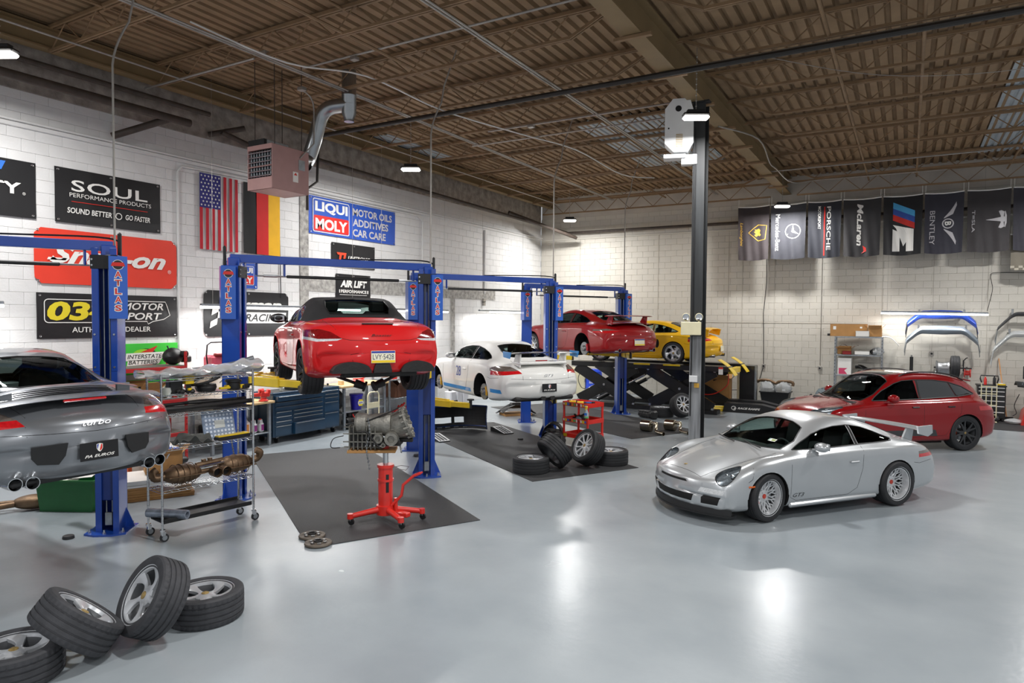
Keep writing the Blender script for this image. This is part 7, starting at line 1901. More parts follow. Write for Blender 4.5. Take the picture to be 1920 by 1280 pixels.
for k, (x, y, lb) in enumerate(((.1, 10.15, 'clear plastic cup on the blue tool chest'), (-.05, 11.5, 'small heap of fittings on the right end of the blue tool chest'), (.05, 10.6, 'black case on the blue tool chest behind the tyre'))):
    t = thing(('plastic_cup', 'fittings', 'tool_case')[k], lb, ('cup', 'fittings', 'case')[k], (-11.8 + x, y, 1.079))
    if k == 0: G().lathe([(.0, 0), (.03, 0), (.042, .11), (.04, .11), (.028, .004)], 16).o('cup', mat('clear_plastic', '#dfe4dc', .2, trans=.6), t)
    elif k == 1:
        g = G()
        for i in range(10): g.ell((rnd.uniform(-.1, .1), rnd.uniform(-.14, .14), .025), (.03, .025, .025), 8, 5, .1)
        g.o('pieces', M_gunk, t)['kind'] = 'stuff'
    else: G().box((0, 0, .06), (.3, .4, .12), .015).o('case', M_black, t); G().box((.16, 0, .06), (.02, .12, .03), .006).o('handle', M_black, t)
t = thing('bucket', 'blue plastic bucket with a yellow and white badge on the right workbench shelf', 'bucket', (-11.62, 12.38, .437))
M_bkt = mat('bucket_blue', '#2a23a0', .35)
G().lathe([(0, 0), (.125, 0), (.15, .33), (.165, .335), (.165, .36), (.15, .37), (.14, .37), (.12, .02)], 28).o('pail', M_bkt, t); G().lathe([(.0, .37), (.165, .37), (.17, .38), (.0, .385)], 28).o('lid', M_bkt, t)
MB = axes((.146, .0, .17), (0, 1, 0), (0, 0, 1))
flat([[(-.1, 0), (-.055, .08), (.055, .08), (.1, 0), (.055, -.08), (-.055, -.08)]], 'badge', M_yellow_print, t, MB); flat([[(-.09, -.035), (.09, -.035), (.09, .035), (-.09, .035)]], 'badge_band', M_white_print, t, MB @ T_((0, 0, .001))); text('NAPA', 'badge_lettering', M_print_blue, t, MB @ T_((0, 0, .002)), .045, .15, shear=.15, bold=.03)
t = thing('tyre', 'dark tyre standing on the shelf behind the blue bucket', 'tyre', (-11.95, 11.98, .437 + .25), 0); G().lathe([(.15, -.08), (.25, -.07), (.25, .07), (.15, .08), (.13, .0)], 28, Matrix.Rotation(PI / 2, 4, 'X'), closed=True).o('tire', M_rubber, t)
t = thing('air_compressor', 'black motor with hoses on the floor under the right workbench', 'compressor', (-11.6, 12.2, 0), .2)
g = G(); g.M = T_((0, 0, .17)) @ Matrix.Rotation(PI / 2, 4, 'X'); g.lathe([(0, -.3), (.1, -.29), (.13, -.24), (.13, .24), (.1, .29), (0, .3)], 22); g.M = None; g.box((0, 0, .02), (.24, .5, .04), .005); g.o('tank', M_black, t)
g = G(); g.box((0, .05, .33), (.2, .3, .12), .03); g.cyl((0, -.1, .3), (0, -.1, .4), .06); g.o('motor', M_gunk, t); G().tube(spline([(.1, -.1, .35), (.22, -.2, .3), (.25, .1, .25), (.18, .25, .05), (.3, .3, .02)], 5), .012, 6).o('hose', M_red, t)
t = thing('hand_truck', 'cream folding platform cart standing before the right workbench', 'cart', (-11.2, 12.53, 0), PI / 2)
g = G(); g.tube([(-.2, 0, .1), (-.2, 0, .74)] + arc((-.2, 0, .74), (-.2, 0, .87), (-.08, 0, .87), 5)[1:] + arc((.08, 0, .87), (.2, 0, .87), (.2, 0, .74), 5) + [(.2, 0, .1)], .017, 10); g.o('frame', M_cream, t)
G().box((0, 0, .55), (.38, .012, .14), .003).o('back_plate', M_cream, t); G().box((0, .0, .09), (.46, .08, .04), .01).o('platform', M_cream, t)
for x in (-.18, .18): G().cyl((x - .012, 0, .045), (x + .012, 0, .045), .045, n=16).o('caster', M_black, t)
t = thing('steel_shelf', 'grey slotted steel shelf right of the right workbench', 'shelf', (-11.85, 14.3, 0))
for y in (-.75, .75):
    for x in (-.28, .28): G().box((x, y, .8), (.045, .045, 1.6), .003).o('upright', M_galv, t)
for z in (.12, .55, 1.05): G().box((0, 0, z), (.58, 1.5, .035), .004).o('shelf_board', M_galv, t)
def put(name, label, cat, y, z, x=0.05): return thing(name, label, cat, (-11.85 + x, y, z + .018), 0)
t = put('red_pads', 'stack of red rings on the grey slotted shelf', 'rings', 13.85, 1.05, .15)
for k in range(3): G().lathe([(.05, 0), (.11, 0), (.115, .02), (.11, .035), (.05, .035)], 22, T_((0, 0, .002 + k * .04)), closed=True).o('ring', M_red, t)
t = put('engine_part', 'dark machine part on the grey slotted shelf', 'car part', 14.4, 1.05); g = G(); g.ell((0, 0, .12), (.15, .2, .12), 14, 9, .12); g.cyl((.1, .1, .1), (.2, .2, .12), .05); g.o('casting', M_gunk, t); G().ell((.12, -.1, .12), (.06, .07, .07), 12, 8, .1).o('yellow_cap', M_yellow_lift, t)
t = put('cardboard_box', 'dark brown carton on the middle of the grey slotted shelf', 'box', 14.2, .55); carton(t, .4, .6, .32, mat('dark_card', '#5d3a28', .8)); 
t = put('tool_pile', 'red and steel tools piled on the bottom of the grey slotted shelf', 'tools', 14.1, .12, .1); g = G()
for k in range(6): g.bar((rnd.uniform(-.1, .1), -.3 + .1 * k, .04), (rnd.uniform(-.1, .15), -.1 + .1 * k, .12 + .03 * k), .04, .03)
g.o('tools', M_red, t)['kind'] = 'stuff'
for k, (y, lb) in enumerate(((11.95, 'small wooden block on the right workbench'), (12.55, 'red air hose coil on the right workbench'))):
    t = thing(('wood_block', 'air_hose')[k], lb, ('block', 'hose')[k], (-11.7, y, 1.062))
    if k == 0: G().box((0, 0, .05), (.12, .09, .1), .005).o('block', M_wood, t)
    else: G().tube([((.1 + .004 * (i % 7)) * math.cos(i * .5), (.16 + .004 * (i % 5)) * math.sin(i * .5), .02 + .004 * i) for i in range(40)], .014, 6).o('coil', M_red, t)
t = thing('white_bin', 'pale standing panel between the slotted shelf and the second post', 'panel', (-11.9, 15.5, 0)); G().box((0, 0, .55), (.5, .5, 1.1), .01).o('cabinet', mat('pale_panel', '#c9c8bf', .5), t); G().box((.252, 0, .55), (.01, .44, 1.0), .004).o('door', mat('pale_panel2', '#d4d3ca', .5), t)
for k in range(3):
    t = thing('canister', 'white plastic canister by the wall under the white coupe, ' + ('left', 'middle', 'right')[k] + ' of three', 'canister', (-11.6, 16.3 + .32 * k, 0), 0, 'canisters under the white coupe'); G().box((0, 0, .27), (.26, .27, .54), .03).o('body', mat('white_plastic', '#dfe0e4'), t); G().cyl((0, 0, .54), (0, 0, .6), .05, n=12).o('cap', M_black, t)
# ---------------------------------------------------------------- middle of the floor
t = thing('tool_cart', 'red wheeled tool cart covered with stickers and tools behind the middle wheels', 'cart', (-5.98, 13.3, .008), -.28)
for x in (-.33, .33):
    for y in (-.24, .24):
        G().box((x, y, .5), (.04, .04, .76), .006).o('post', M_red, t); c = G().cyl((x - .015, y, .05), (x + .015, y, .05), .05, n=16).o('caster', M_black, t); G().box((x, y, .1), (.04, .05, .04)).o('caster_fork', M_steel, c)
stk = ['#d8d8d8', '#e6c52a', '#2f6fc8', '#2a2a2c', '#e08a2a', '#4fae5a', '#f0f0f0', '#7d1f24']
for z in (.17, .50, .84):
    p = G().box((0, 0, z), (.7, .52, .012)).box((0, -.262, z + .02), (.7, .012, .09), .002).box((0, .262, z + .02), (.7, .012, .09), .002).box((.352, 0, z + .02), (.012, .52, .09), .002).box((-.352, 0, z + .02), (.012, .52, .09), .002).o('tray', M_red, t, smooth=False)
    if z > .2:
        for k in range(11):
            w_ = rnd.uniform(.03, .07); x = -.31 + k * .06; h_ = rnd.uniform(.02, .035)
            flat([[(-w_ / 2, -h_), (w_ / 2, -h_), (w_ / 2, h_ * .7), (-w_ / 2, h_)]], 'sticker', mat('sticker_%d' % (k % 8), stk[k % 8], .5), p, axes((x, -.2692 - .0004 * (k % 3), z + .02), (1, 0, 0), (0, 0, 1)) @ Matrix.Rotation(rnd.uniform(-.15, .15), 4, 'Z'))
        for k in range(5): flat([[(-.03, -.02), (.03, -.02), (.03, .025), (-.03, .025)]], 'sticker', mat('sticker_%d' % ((k + 3) % 8), stk[(k + 3) % 8]), p, axes((-.3592, .18 - k * .09, z + .02), (0, -1, 0), (0, 0, 1)))
    else: flat([[(-.04, -.03), (.06, -.03), (.06, .03), (-.04, .03)]], 'sticker', mat('sticker_1', stk[1]), p, axes((-.28, -.2692, z + .02), (1, 0, 0), (0, 0, 1)))
CM = T_((-5.98, 13.3, .008)) @ Matrix.Rotation(-.28, 4, 'Z')
def oncart2(name, label, cat, x, y, z): p = CM @ Vector((x, y, z)); return thing(name, label, cat, p, rnd.uniform(-.6, .6))
for k, (x, y) in enumerate(((-.2, -.1), (.0, -.08))):
    t = oncart2('power_drill', ('yellow and black cordless drill at the left of the red tool cart', 'yellow and black cordless impact driver in the middle of the red tool cart')[k], 'drill', x, y, .847)
    G().cyl((-.08, 0, .04), (.06, 0, .04), .033, n=14).o('body', M_yellow_lift, t); G().cyl((.06, 0, .04), (.12, 0, .04), .022, .012, n=12).o('chuck', M_black, t); G().bar((-.05, .02, .04), (-.08, .14, .03), .04, .04, b_=.012).o('grip', M_black, t); G().box((-.085, .16, .035), (.08, .05, .07), .01).o('battery', M_black, t)
t = oncart2('blue_torch', 'blue tool lying across the top of the red tool cart', 'tool', .12, .05, .847); G().cyl((-.12, 0, .03), (.1, 0, .05), .02, n=12).o('grip', mat('sticker_2', stk[2]), t); G().box((.12, 0, .05), (.07, .05, .05), .01).o('head', M_black, t)
t = oncart2('spanner', 'steel spanner on the top tray of the red tool cart', 'tool', .2, -.1, .847); g = G(); g.bar((-.1, 0, .01), (.1, 0, .012), .02, .008); g.cyl((.1, 0, .004), (.1, 0, .018), .022, n=12); g.o('spanner', M_steel, t)
t = oncart2('tool_heap', 'heap of dark tools and a rag on the middle tray of the red tool cart', 'tools', -.08, -.05, .507); g = G()
for k in range(9): g.bar((rnd.uniform(-.2, .1), rnd.uniform(-.1, .1), .02), (rnd.uniform(-.1, .22), rnd.uniform(-.1, .1), .03 + .015 * k), .035, .03)
g.ell((.06, -.05, .05), (.12, .09, .06), 12, 8, .15); g.o('heap', M_gunk, t)['kind'] = 'stuff'
G().ell((.05, -.17, .03), (.07, .03, .07), 10, 7, .15).o('rag', mat('blue_grey_rag', '#7f92a3', .9), t)
t = oncart2('spray_bottle', 'clear spray bottle with a yellow trigger hanging on the red tool cart corner', 'bottle', .36, -.315, .62); t.rotation_euler[2] = 0
G().lathe([(0, 0), (.042, 0), (.045, .02), (.045, .1), (.018, .17), (.018, .19), (0, .19)], 18).o('bottle', mat('pale_clear_plastic', '#cfdde2', .2, trans=.4), t); G().lathe([(.0455, .0), (.0455, .035)], 18).o('green_fluid', mat('green_fluid', '#5fae6a', .3), t)
flat([[(-.03, .06), (.03, .06), (.03, .11), (-.03, .11)]], 'bottle_label', mat('sticker_2', stk[2]), t, axes((0, -.0465, 0), (1, 0, 0), (0, 0, 1)))
g = G(); g.box((0, 0, .22), (.04, .05, .06), .01); g.box((0, -.04, .24), (.03, .06, .03), .006); g.bar((0, -.035, .22), (0, -.05, .17), .02, .012); g.o('trigger', M_yellow_lift, t)
for k, (x, y, rz, lb) in enumerate(((-6.60, 13.12, .3, 'black moulded wheel-arch liner on the floor left of the red tool cart'), (-6.42, 12.75, -.5, 'smaller black liner leaning in front of the other liner'))):
    t = thing('arch_liner', lb, 'car part', (x, y, .0), rz); g = G()
    g.sheet(lambda u, v: (.24 * math.cos(.1 + u * 2.9), (v - .5) * .30, .02 + (.40 - .12 * k) * math.sin(.1 + u * 2.9) + .02 * math.sin(v * 9)), 16, 6, .01); g.box((.04, -.02, .15), (.34, .26, .28), .05); g.box((-.08, .0, .3), (.18, .22, .12), .04); g.o('liner', M_black, t)
# blue bumper cover lying upside down
P_nav = paint('navy_paint', '#1d3566', .3, .3)
t = thing('bumper_cover', 'dark blue bumper cover standing upside down on the middle mat, inside showing', 'bumper', (-9.55, 13.15, .01), 1.02)
def bump(w, d, h, th=.012, z0=0, holes=True):
    def fn(u, v):
        a = (u - .5) * 2; x = a * w / 2; y = -d * abs(a) ** 3.2 + .05 * math.sin(v * PI)
        return (x, y + .0, z0 + v * h + .03 * abs(a))
    return fn
def strip(g, fn, cells, nu, nv, th):
    """sheet with some cells left open"""
    P = {}; v = []; f = []
    for i in range(nu):
        for j in range(nv):
            if (i, j) in cells: continue
            q = [Vector(fn(a / nu, b / nv)) for a, b in ((i, j), (i + 1, j), (i + 1, j + 1), (i, j + 1))]; n = (q[1] - q[0]).cross(q[3] - q[0]).normalized() * th
            k = len(v); v += q + [p + n for p in q]; f += [(k, k + 3, k + 2, k + 1), (k + 4, k + 5, k + 6, k + 7)] + [(k + a, k + (a + 1) % 4, k + 4 + (a + 1) % 4, k + 4 + a) for a in range(4)]
    g.add(v, f)
fn = bump(1.75, .55, .55)
op = {(i, j) for i in list(range(5, 8)) + list(range(9, 15)) + list(range(16, 19)) for j in (2, 3)}
g = G(); strip(g, lambda u, v: fn(u, v), op, 24, 8, .008); g.o('inner_shell', M_black, t)
g = G(); strip(g, lambda u, v: tuple(Vector(fn(u, v)) + Vector((.0, .012, 0))), op, 24, 8, .008); g.o('outer_skin', P_nav, t)
g = G(); g.sheet(lambda u, v: tuple(Vector(fn(.84 + .16 * u, v)) + Vector((.0, .016 - .03 * u, 0))), 8, 6, .03); g.o('side_skin', P_nav, t)
g = G(); g.tube([fn(i / 20, 1) for i in range(21)], .022, 6); g.tube([fn(i / 20, .12) for i in range(21)], .016, 6); g.o('rolled_edge', P_nav, t)
g = G()
for k in range(6): p = fn(.2 + .12 * k, .06); g.box((p[0], p[1] - .02, .05), (.12, .04, .03), .008)
g.o('clip', M_galv, t)['kind'] = 'stuff'
t = thing('grille_frame', 'black grille frame lying on the blue bumper cover', 'car part', (-9.7, 13.0, .62), 1.02); g = G(); g.tube(spline([(-.5, 0, 0), (-.1, .02, .05), (.3, 0, .02), (.55, -.1, .06)], 5), .035, 8); g.box((.1, .02, .08), (.3, .1, .08), .02); g.o('frame', M_gunk, t)
for (x, y, rz, lb) in ((-8.2, 13.62, -.45, 'small black wedge ramp with a pale grid on the middle mat, right one'), (-8.85, 12.0, -.45, 'small black wedge ramp partly behind the second post')):
    t = thing('wedge_ramp', lb, 'ramp', (x, y, .008), rz)
    G().prism([(-.3, 0), (.3, 0), (.3, .01), (-.2, .1), (-.3, .1)], .26, Matrix(((1, 0, 0, 0), (0, 0, 1, -.13), (0, 1, 0, 0), (0, 0, 0, 1)))).o('wedge', M_black, t, smooth=False)
    T = T_((.05, 0, .0625)) @ Matrix.Rotation(.178, 4, 'Y'); g = G(); g.box((0, .115, 0), (.5, .03, .012), M=T); g.box((0, -.115, 0), (.5, .03, .012), M=T); g.box((.235, 0, 0), (.03, .24, .012), M=T); g.box((-.24, 0, 0), (.03, .24, .012), M=T)
    for k in range(2): g.box((0, -.04 + .08 * k, 0), (.46, .012, .012), M=T)
    g.o('grid', M_whitebox, t, smooth=False)
t = thing('undertray', 'black moulded car undertray on a flat carton behind the white coupe', 'car part', (-9.4, 16.35, .0), .9)
G().box((0, 0, .03), (.8, .5, .06), .004).o('flat_carton', M_card, t); g = G(); g.sheet(lambda u, v: ((u - .5) * 1.0, (v - .5) * .55, .1 + .16 * math.sin(u * 3.1) + .06 * math.sin(v * 5 + u * 4)), 18, 10, .012); g.box((.1, .1, .25), (.5, .2, .16), .05); g.o('tray', M_black, t)
M_m = M_bronze
for k, (x, y, rz, lb) in enumerate(((-5.25, 15.55, -.5, 'polished oval muffler with a pipe on the floor, nearer the lift'), (-4.80, 15.98, -.5, 'polished oval muffler on the floor beside the steel column'))):
    t = thing('muffler', lb, 'muffler', (x, y, .0), rz, 'mufflers on the floor')
    T = T_((-.12, 0, .14)) @ Matrix.Rotation(.35, 4, 'Z') @ Matrix.Rotation(PI / 2, 4, 'Y')
    G().lathe([(0, -.14), (.10, -.14), (.13, -.12), (.135, .12), (.1, .14), (0, .14)], 24, T).o('can', M_m, t)
    g = G(); g.tube(spline([(0, .02, .2), (.14, .06, .22), (.2, .0, .1), (.3, -.08, .06), (.46, -.1, .05)], 5), .035, 12); g.o('pipe', M_m, t); g = G()
    for q in ((.1, .05, .2), (.2, .0, .1), (.3, -.07, .06)): g.ell(q, (.045, .045, .03), 12, 7)
    g.o('weld_bead', M_m, t); G().lathe([(.036, -.06), (.045, .06), (.04, .06), (.034, -.05)], 16, T_((.5, -.1, .05)) @ Matrix.Rotation(PI / 2, 4, 'Y')).o('tip', M_m, t)
t = thing('skid_plate', 'small black ribbed car part on the floor in front of the scissor lift wheels', 'car part', (-6.1, 17.75, 0), -.5); g = G(); g.box((0, 0, .1), (.5, .25, .16), .05); g.box((.3, 0, .12), (.14, .2, .22), .04)
for k in range(4): g.box((-.18 + .1 * k, -.02, .19), (.03, .22, .03), .008)
g.o('body', M_black, t)

# ---------------------------------------------------------------- scissor lift
M_lift_black = mat('black_enamel', '#141416', .35, coat=.3, var=.1)
t = thing('scissor_lift', 'black scissor lift carrying the yellow coupe', 'car lift', (-6.7, 20.4, 0))
ZT = 1.375
for y in (-.82, .82):
    rw_ = G().box((0, y, ZT - .075), (4.8, .55, .15), .01).o('runway', M_lift_black, t)
    for k in range(2): G().box((-.1 + .9 * k, y - (.29 if y < 0 else -.29), ZT - .01), (.5, .03, .05), .006).o('yellow_stop', M_yellow_lift, rw_)
    b_ = G().box((-.2, y, .06), (4.6, .4, .12), .01).o('base_frame', M_lift_black, t)
    for s in (1, -1):
        for dx in (-1.35, 1.0):
            a = Vector((dx - .95 * s, y + .1 * s, .14)); c = Vector((dx + .95 * s, y + .1 * s, ZT - .16))
            l = G().bar(a, c, .34, .06, b_=.01, up=Vector((0, 1, 0))).o('scissor_arm', M_lift_black, t)
            for q in (a, (a + c) / 2, c): G().cyl(q + Vector((0, -.06, 0)), q + Vector((0, .06, 0)), .035, n=14).o('pivot_pin', M_bolt, l)
    cy_ = G().cyl((-1.6, y, .2), (-.6, y, .75), .06, n=16).o('hydraulic_cylinder', M_lift_black, t); G().cyl((-.6, y, .75), (-.1, y, 1.02), .032, n=14).o('piston_rod', M_chrome, cy_)
    yr = G(); T = T_((2.33, y, ZT - .03)) @ Matrix.Rotation(.74, 4, 'Y'); yr.sheet(lambda u, v, T=T: tuple(T @ Vector((u * .64 - .32, (v - .5) * .4, .05 * math.sin(u * PI)))), 8, 4, .014); yr.o('ramp_flap', M_yellow_lift, t)
G().box((2.38, -.2, ZT - .14), (.14, 1.0, .16), .01).o('end_crossbar', M_yellow_lift, t)
G().box((2.2, -1.1, ZT - .12), (.12, .01, .2)).o('warning_label', M_white_print, t); G().box((2.2, -1.106, ZT - .04), (.12, .01, .05)).o('warning_band', M_red_print, t)
t = thing('tool_chest', 'black tool chest with pale drawer edges under the scissor lift', 'tool chest', (-6.1, 22.4, 0), -PI / 2)
G().box((0, 0, .5), (.5, 1.4, .94), .01).o('body', M_lift_black, t)
for k in range(7):
    for y in (-.36, .36): d = G().box((.252, y, .16 + .115 * k), (.02, .66, .1), .004).o('drawer', M_lift_black, t); G().box((.268, y, .2 + .115 * k), (.02, .62, .014)).o('handle', M_galv, d)
t = thing('control_cabinet', 'black steel cabinet with a galvanised corner post at the right end of the scissor lift', 'cabinet', (-4.25, 21.9, 0)); G().box((0, 0, .64), (.44, .5, 1.28), .008).o('body', M_lift_black, t); G().box((.245, -.2, .64), (.05, .05, 1.28)).o('corner_post', M_galv, t); G().box((-.262, 0, .55), (.08, .46, 1.0), .01).o('side_box', M_cream, t)
t = thing('cardboard_box', 'big brown carton with an open top under the right end of the scissor lift', 'box', (-5.1, 21.6, 0), .1); carton(t, .75, .6, .84)
t = thing('plastic_wrap_heap', 'crumpled silver film stuffed in the big carton', 'film', (-5.1, 21.55, .84), .1); g = G(); g.ell((0, 0, .04), (.32, .25, .13), 18, 12, .14); g.o('film', mat('silver_film', '#8d9296', .3, .5, var=.4, scale=20), t)
tag(G().tube(spline([(-4.7, 21.15, 1.05), (-4.72, 21.1, .7), (-5.1, 21.05, .42), (-5.6, 21.0, .4), (-6.0, 21.0, .5)], 6), .015, 8).o('air_line', M_red), 'red air line looping in front of the big carton', 'hose')
t = thing('drive_on_ramp', 'yellow and grey flat ramp lying on the floor behind the column', 'ramp', (-5.0, 20.4, 0), .5); G().prism([(-.7, 0), (.7, 0), (.7, .02), (-.5, .09), (-.7, .09)], .5, Matrix(((1, 0, 0, 0), (0, 0, 1, -.25), (0, 1, 0, 0), (0, 0, 0, 1)))).o('ramp', M_galv, t, smooth=False)
for y in (-.26, .26): G().box((0, y, .05), (1.42, .05, .1), .01).o('yellow_edge', M_yellow_lift, t)
t = thing('drum', 'bright blue plastic drum with white lettering left of the scissor lift', 'drum', (-9.62, 22.3, 0)); M_dr = mat('drum_blue', '#1747d2', .35)
G().lathe([(0, 0), (.27, 0), (.285, .02), (.285, .25), (.295, .27), (.285, .29), (.285, .6), (.295, .62), (.285, .64), (.28, .82), (.22, .9), (.0, .9)], 36).o('barrel', M_dr, t)
def wrap(o, r):
    for v in o.data.vertices: a = v.co.x / r - PI / 2 + .35; v.co = (r * math.cos(a), r * math.sin(a), v.co.z)
M_ = axes((0, 0, .46), (1, 0, 0), (0, 0, 1))
for s_, x, h, w in (('LIQUI', -.08, .05, .16), ('MOLY', -.08, .05, .16), ('HDS', .1, .06, .13)): o = text(s_, 'lettering', M_white_print, t, axes((x, 0, {'LIQUI': .5, 'MOLY': .44, 'HDS': .47}[s_]), (1, 0, 0), (0, 0, 1)), h, w, bold=.04); wrap(o, .288)
t = thing('cabinet', 'cream steel cabinet in the far corner left of the blue drum', 'cabinet', (-10.2, 22.4, 0)); G().box((0, 0, .46), (.62, .5, .92), .008).o('body', M_cream, t); G().box((0, -.255, .46), (.56, .012, .84), .004).o('door', M_cream, t); G().box((.3, -.27, .5), (.02, .02, .12)).o('handle', M_steel, t)
tag(G().tube(spline([(-9.95, 22.0, .9), (-10.05, 21.9, .6), (-9.95, 21.9, .3), (-9.8, 22.0, .2)], 6), .012, 6).o('hose', M_black), 'thin black hose hanging between the cream cabinet and the blue drum', 'hose')
t = thing('oil_tank', 'pale upright container hanging at the far right post', 'container', (-7.35, 18.9, .75)); G().box((0, 0, .32), (.2, .2, .64), .02).o('tank', mat('pale_panel', '#c9c8bf'), t); G().cyl((0, 0, .64), (0, 0, .7), .04).o('cap', M_steel, t); G().box((0, 0, -.375), (.06, .06, .75)).o('stand', M_steel, t)

# ---------------------------------------------------------------- along the back wall
for k, (x, y, lb) in enumerate(((-3.9, 20.45, 'black foam car ramp with white lettering, nearer the suv'), (-4.05, 21.35, 'black foam car ramp behind the lettered one'))):
    t = thing('car_ramp', lb, 'ramp', (x, y, 0), .04); H_ = .26
    G().prism([(-.75, 0), (1.4, 0), (1.4, .03), (.3, H_), (-.7, H_)], .38, Matrix(((1, 0, 0, 0), (0, 0, 1, -.19), (0, 1, 0, 0), (0, 0, 0, 1)))).o('wedge', M_black, t, smooth=False)
    G().box((.84, 0, H_ * .57), (1.05, .37, .008), M=T_((.84, 0, H_ * .57)) @ Matrix.Rotation(.206, 4, 'Y') @ T_((-.84, 0, -H_ * .57))).o('tread', M_rubber, t)
    if k == 0:
        MR = axes((-.02, -.192, .13), (1, 0, 0), (0, 0, 1)); text('RACE RAMPS', 'lettering', M_white_print, t, MR, .06, .62, shear=.35, bold=.04); flat(ring(-.42, .0, .07, .02, 18, .06) + [[(-.44, -.07), (-.38, -.07), (-.34, .0), (-.40, .02)]], 'swirl_mark', M_white_print, t, MR)
t = thing('rubber_bin', 'black plastic bin stuffed with bubble-wrapped pipes against the back wall', 'bin', (-3.55, 22.55, 0)); g = G(); taper(g, .7, .5, .85, .6, .46); g.o('shell', M_black, t)
t = thing('wrapped_pipes', 'bronze pipes in bubble wrap sticking out of the black bin', 'exhaust', (-3.55, 22.5, .47))
for x in (-.24, .22): G().ell((x, 0, .1), (.24, .2, .22), 16, 10, .16).o('bubble_wrap', M_plastic_wrap, t)
g = G(); g.tube(spline([(-.55, 0, .26), (-.45, -.05, .32), (-.2, -.05, .33), (.02, -.05, .24), (.1, -.05, .3), (.35, -.05, .32), (.5, 0, .28), (.5, 0, .18)], 5), .045, 12); g.o('pipe', M_exh, t)
for k, (x, z, r, m, lb) in enumerate(((-2.58, .16, (.32, .22, .2), M_black, 'black bag slumped on the floor by the back wall'), (-2.2, .3, (.24, .22, .3), mat('grey_bag', '#5d6a70', .6, var=.2, bump=.5, bscale=14), 'grey bag standing behind the suv bonnet by the back wall'))):
    t = thing('bag', lb, 'bag', (x, 22.6, 0)); G().ell((0, 0, z + .02), r, 18, 12, .1).o('sack', m, t); g = G(); g.ell((.05, 0, z + r[2]), (.06, .05, .07), 10, 7, .12); g.o('neck', m, t)
t = thing('steel_shelf', 'galvanised shelf unit with cartons on top against the back wall', 'shelf', (-1.27, 22.75, 0)); 
for x in (-.62, .62):
    for y in (-.22, .22):
        p = G().box((x, y, 1.11), (.04, .04, 2.22), .003).o('upright', M_galv, t); g = G()
        for k in range(20): g.box((x, y - .0205, .2 + .1 * k), (.014, .003, .03))
        if y < 0: g.o('slot', M_dark, p)['kind'] = 'stuff'
for z in (.45, 1.05, 1.66, 2.2): G().box((0, 0, z), (1.26, .46, .04), .003).o('shelf_board', M_galv, t)
def on(name, label, cat, x, z, y=0, rz=0): return thing(name, label, cat, (-1.27 + x, 22.75 + y, z + .0215), rz)
def box_on(label, x, z, w, d, h, m=M_card, y=0, rz=0, flaps=False, name='cardboard_box'):
    t = on(name, label, 'box', x, z, y, rz); carton(t, w, d, h, m, flaps)
    if not flaps: G().box((0, 0, h), (w, d, .008)).o('lid', m, t, smooth=False)
    return t
t = box_on('long brown carton on top of the galvanised shelf', -.28, 2.2, 1.0, .3, .36, y=.06, rz=.04); flat([[(-.42, .2), (-.34, .2), (-.34, .3), (-.42, .3)], [(.3, .24), (.36, .24), (.36, .29), (.3, .29)]], 'shipping_label', M_white_print, t, axes((0, -.152, 0), (1, 0, 0), (0, 0, 1)))
box_on('smaller open brown carton at the right of the shelf top', .42, 2.2, .36, .3, .26, flaps=True, y=.04); box_on('small white carton in front on the shelf top', .1, 2.2, .36, .1, .16, M_white_print, y=-.17, name='white_box')
t = on('black_strap', 'black strap end sticking out left of the shelf top', 'strap', -.75, 2.2); G().box((0, 0, .04), (.22, .1, .07), .01).o('strap', M_black, t)
t = on('plastic_sheet', 'clear plastic sheet hanging from the right of the shelf top', 'sheet', .72, 2.2); g = G(); g.sheet(lambda u, v: (-.1 + .42 * u, (v - .5) * .3, .0 + .02 * math.sin(v * 6) - .5 * max(0, u - .35) ** 1.6), 12, 6, .004); g.o('sheet', M_plastic_wrap, t)
box_on('open brown carton with white packets on the second shelf of the galvanised unit', -.38, 1.66, .36, .3, .16, y=-.02, flaps=True); box_on('dark red flat box on the galvanised shelf', -.3, 1.66, .24, .08, .1, mat('dark_red_box', '#8c1c1c'), y=-.2, name='parts_case'); box_on('long white flat box on the galvanised shelf', .1, 1.66, .4, .3, .1, M_white_print, name='white_box')
t = on('brown_paper', 'crumpled brown paper over the open carton on the galvanised shelf', 'paper', -.25, 1.86); g = G(); g.sheet(lambda u, v: ((u - .5) * .5, (v - .5) * .2, .05 + .05 * math.sin(u * 8) - .03 * u), 12, 4, .004); g.o('paper', mat('dark_card', '#5d3a28'), t)
t = on('bubble_parts', 'white and black wrapped parts heaped on the right of the galvanised shelf', 'parts', .44, 1.66); g = G(); g.ell((.05, 0, .1), (.18, .16, .12), 14, 9, .15); g.o('wrap', M_plastic_wrap, t); g = G(); g.ell((-.05, -.05, .09), (.1, .08, .07), 10, 7, .2); g.o('part', M_gunk, t)
t = box_on('tall white carton with a pinkish red mark on the lower galvanised shelf', -.36, 1.05, .38, .3, .5, M_white_print, y=-.04, name='white_box'); flat([[(-.15, .02), (.08, .02), (.0, .13), (.08, .2), (-.15, .2)]], 'red_mark', mat('pink_red_print', '#d2416a', .5), t, axes((0, -.152, 0), (1, 0, 0), (0, 0, 1)))
t = on('black_bundle', 'black folded covers on the lower galvanised shelf', 'covers', .3, 1.05); g = G(); g.sheet(lambda u, v: ((u - .5) * .75, (v - .5) * .4, .14 + .12 * math.sin(u * 4 + 1) + .04 * math.sin(u * 14 + v * 6)), 20, 8, .03); g.box((0, 0, .06), (.66, .36, .12), .03); g.o('covers', M_black, t)
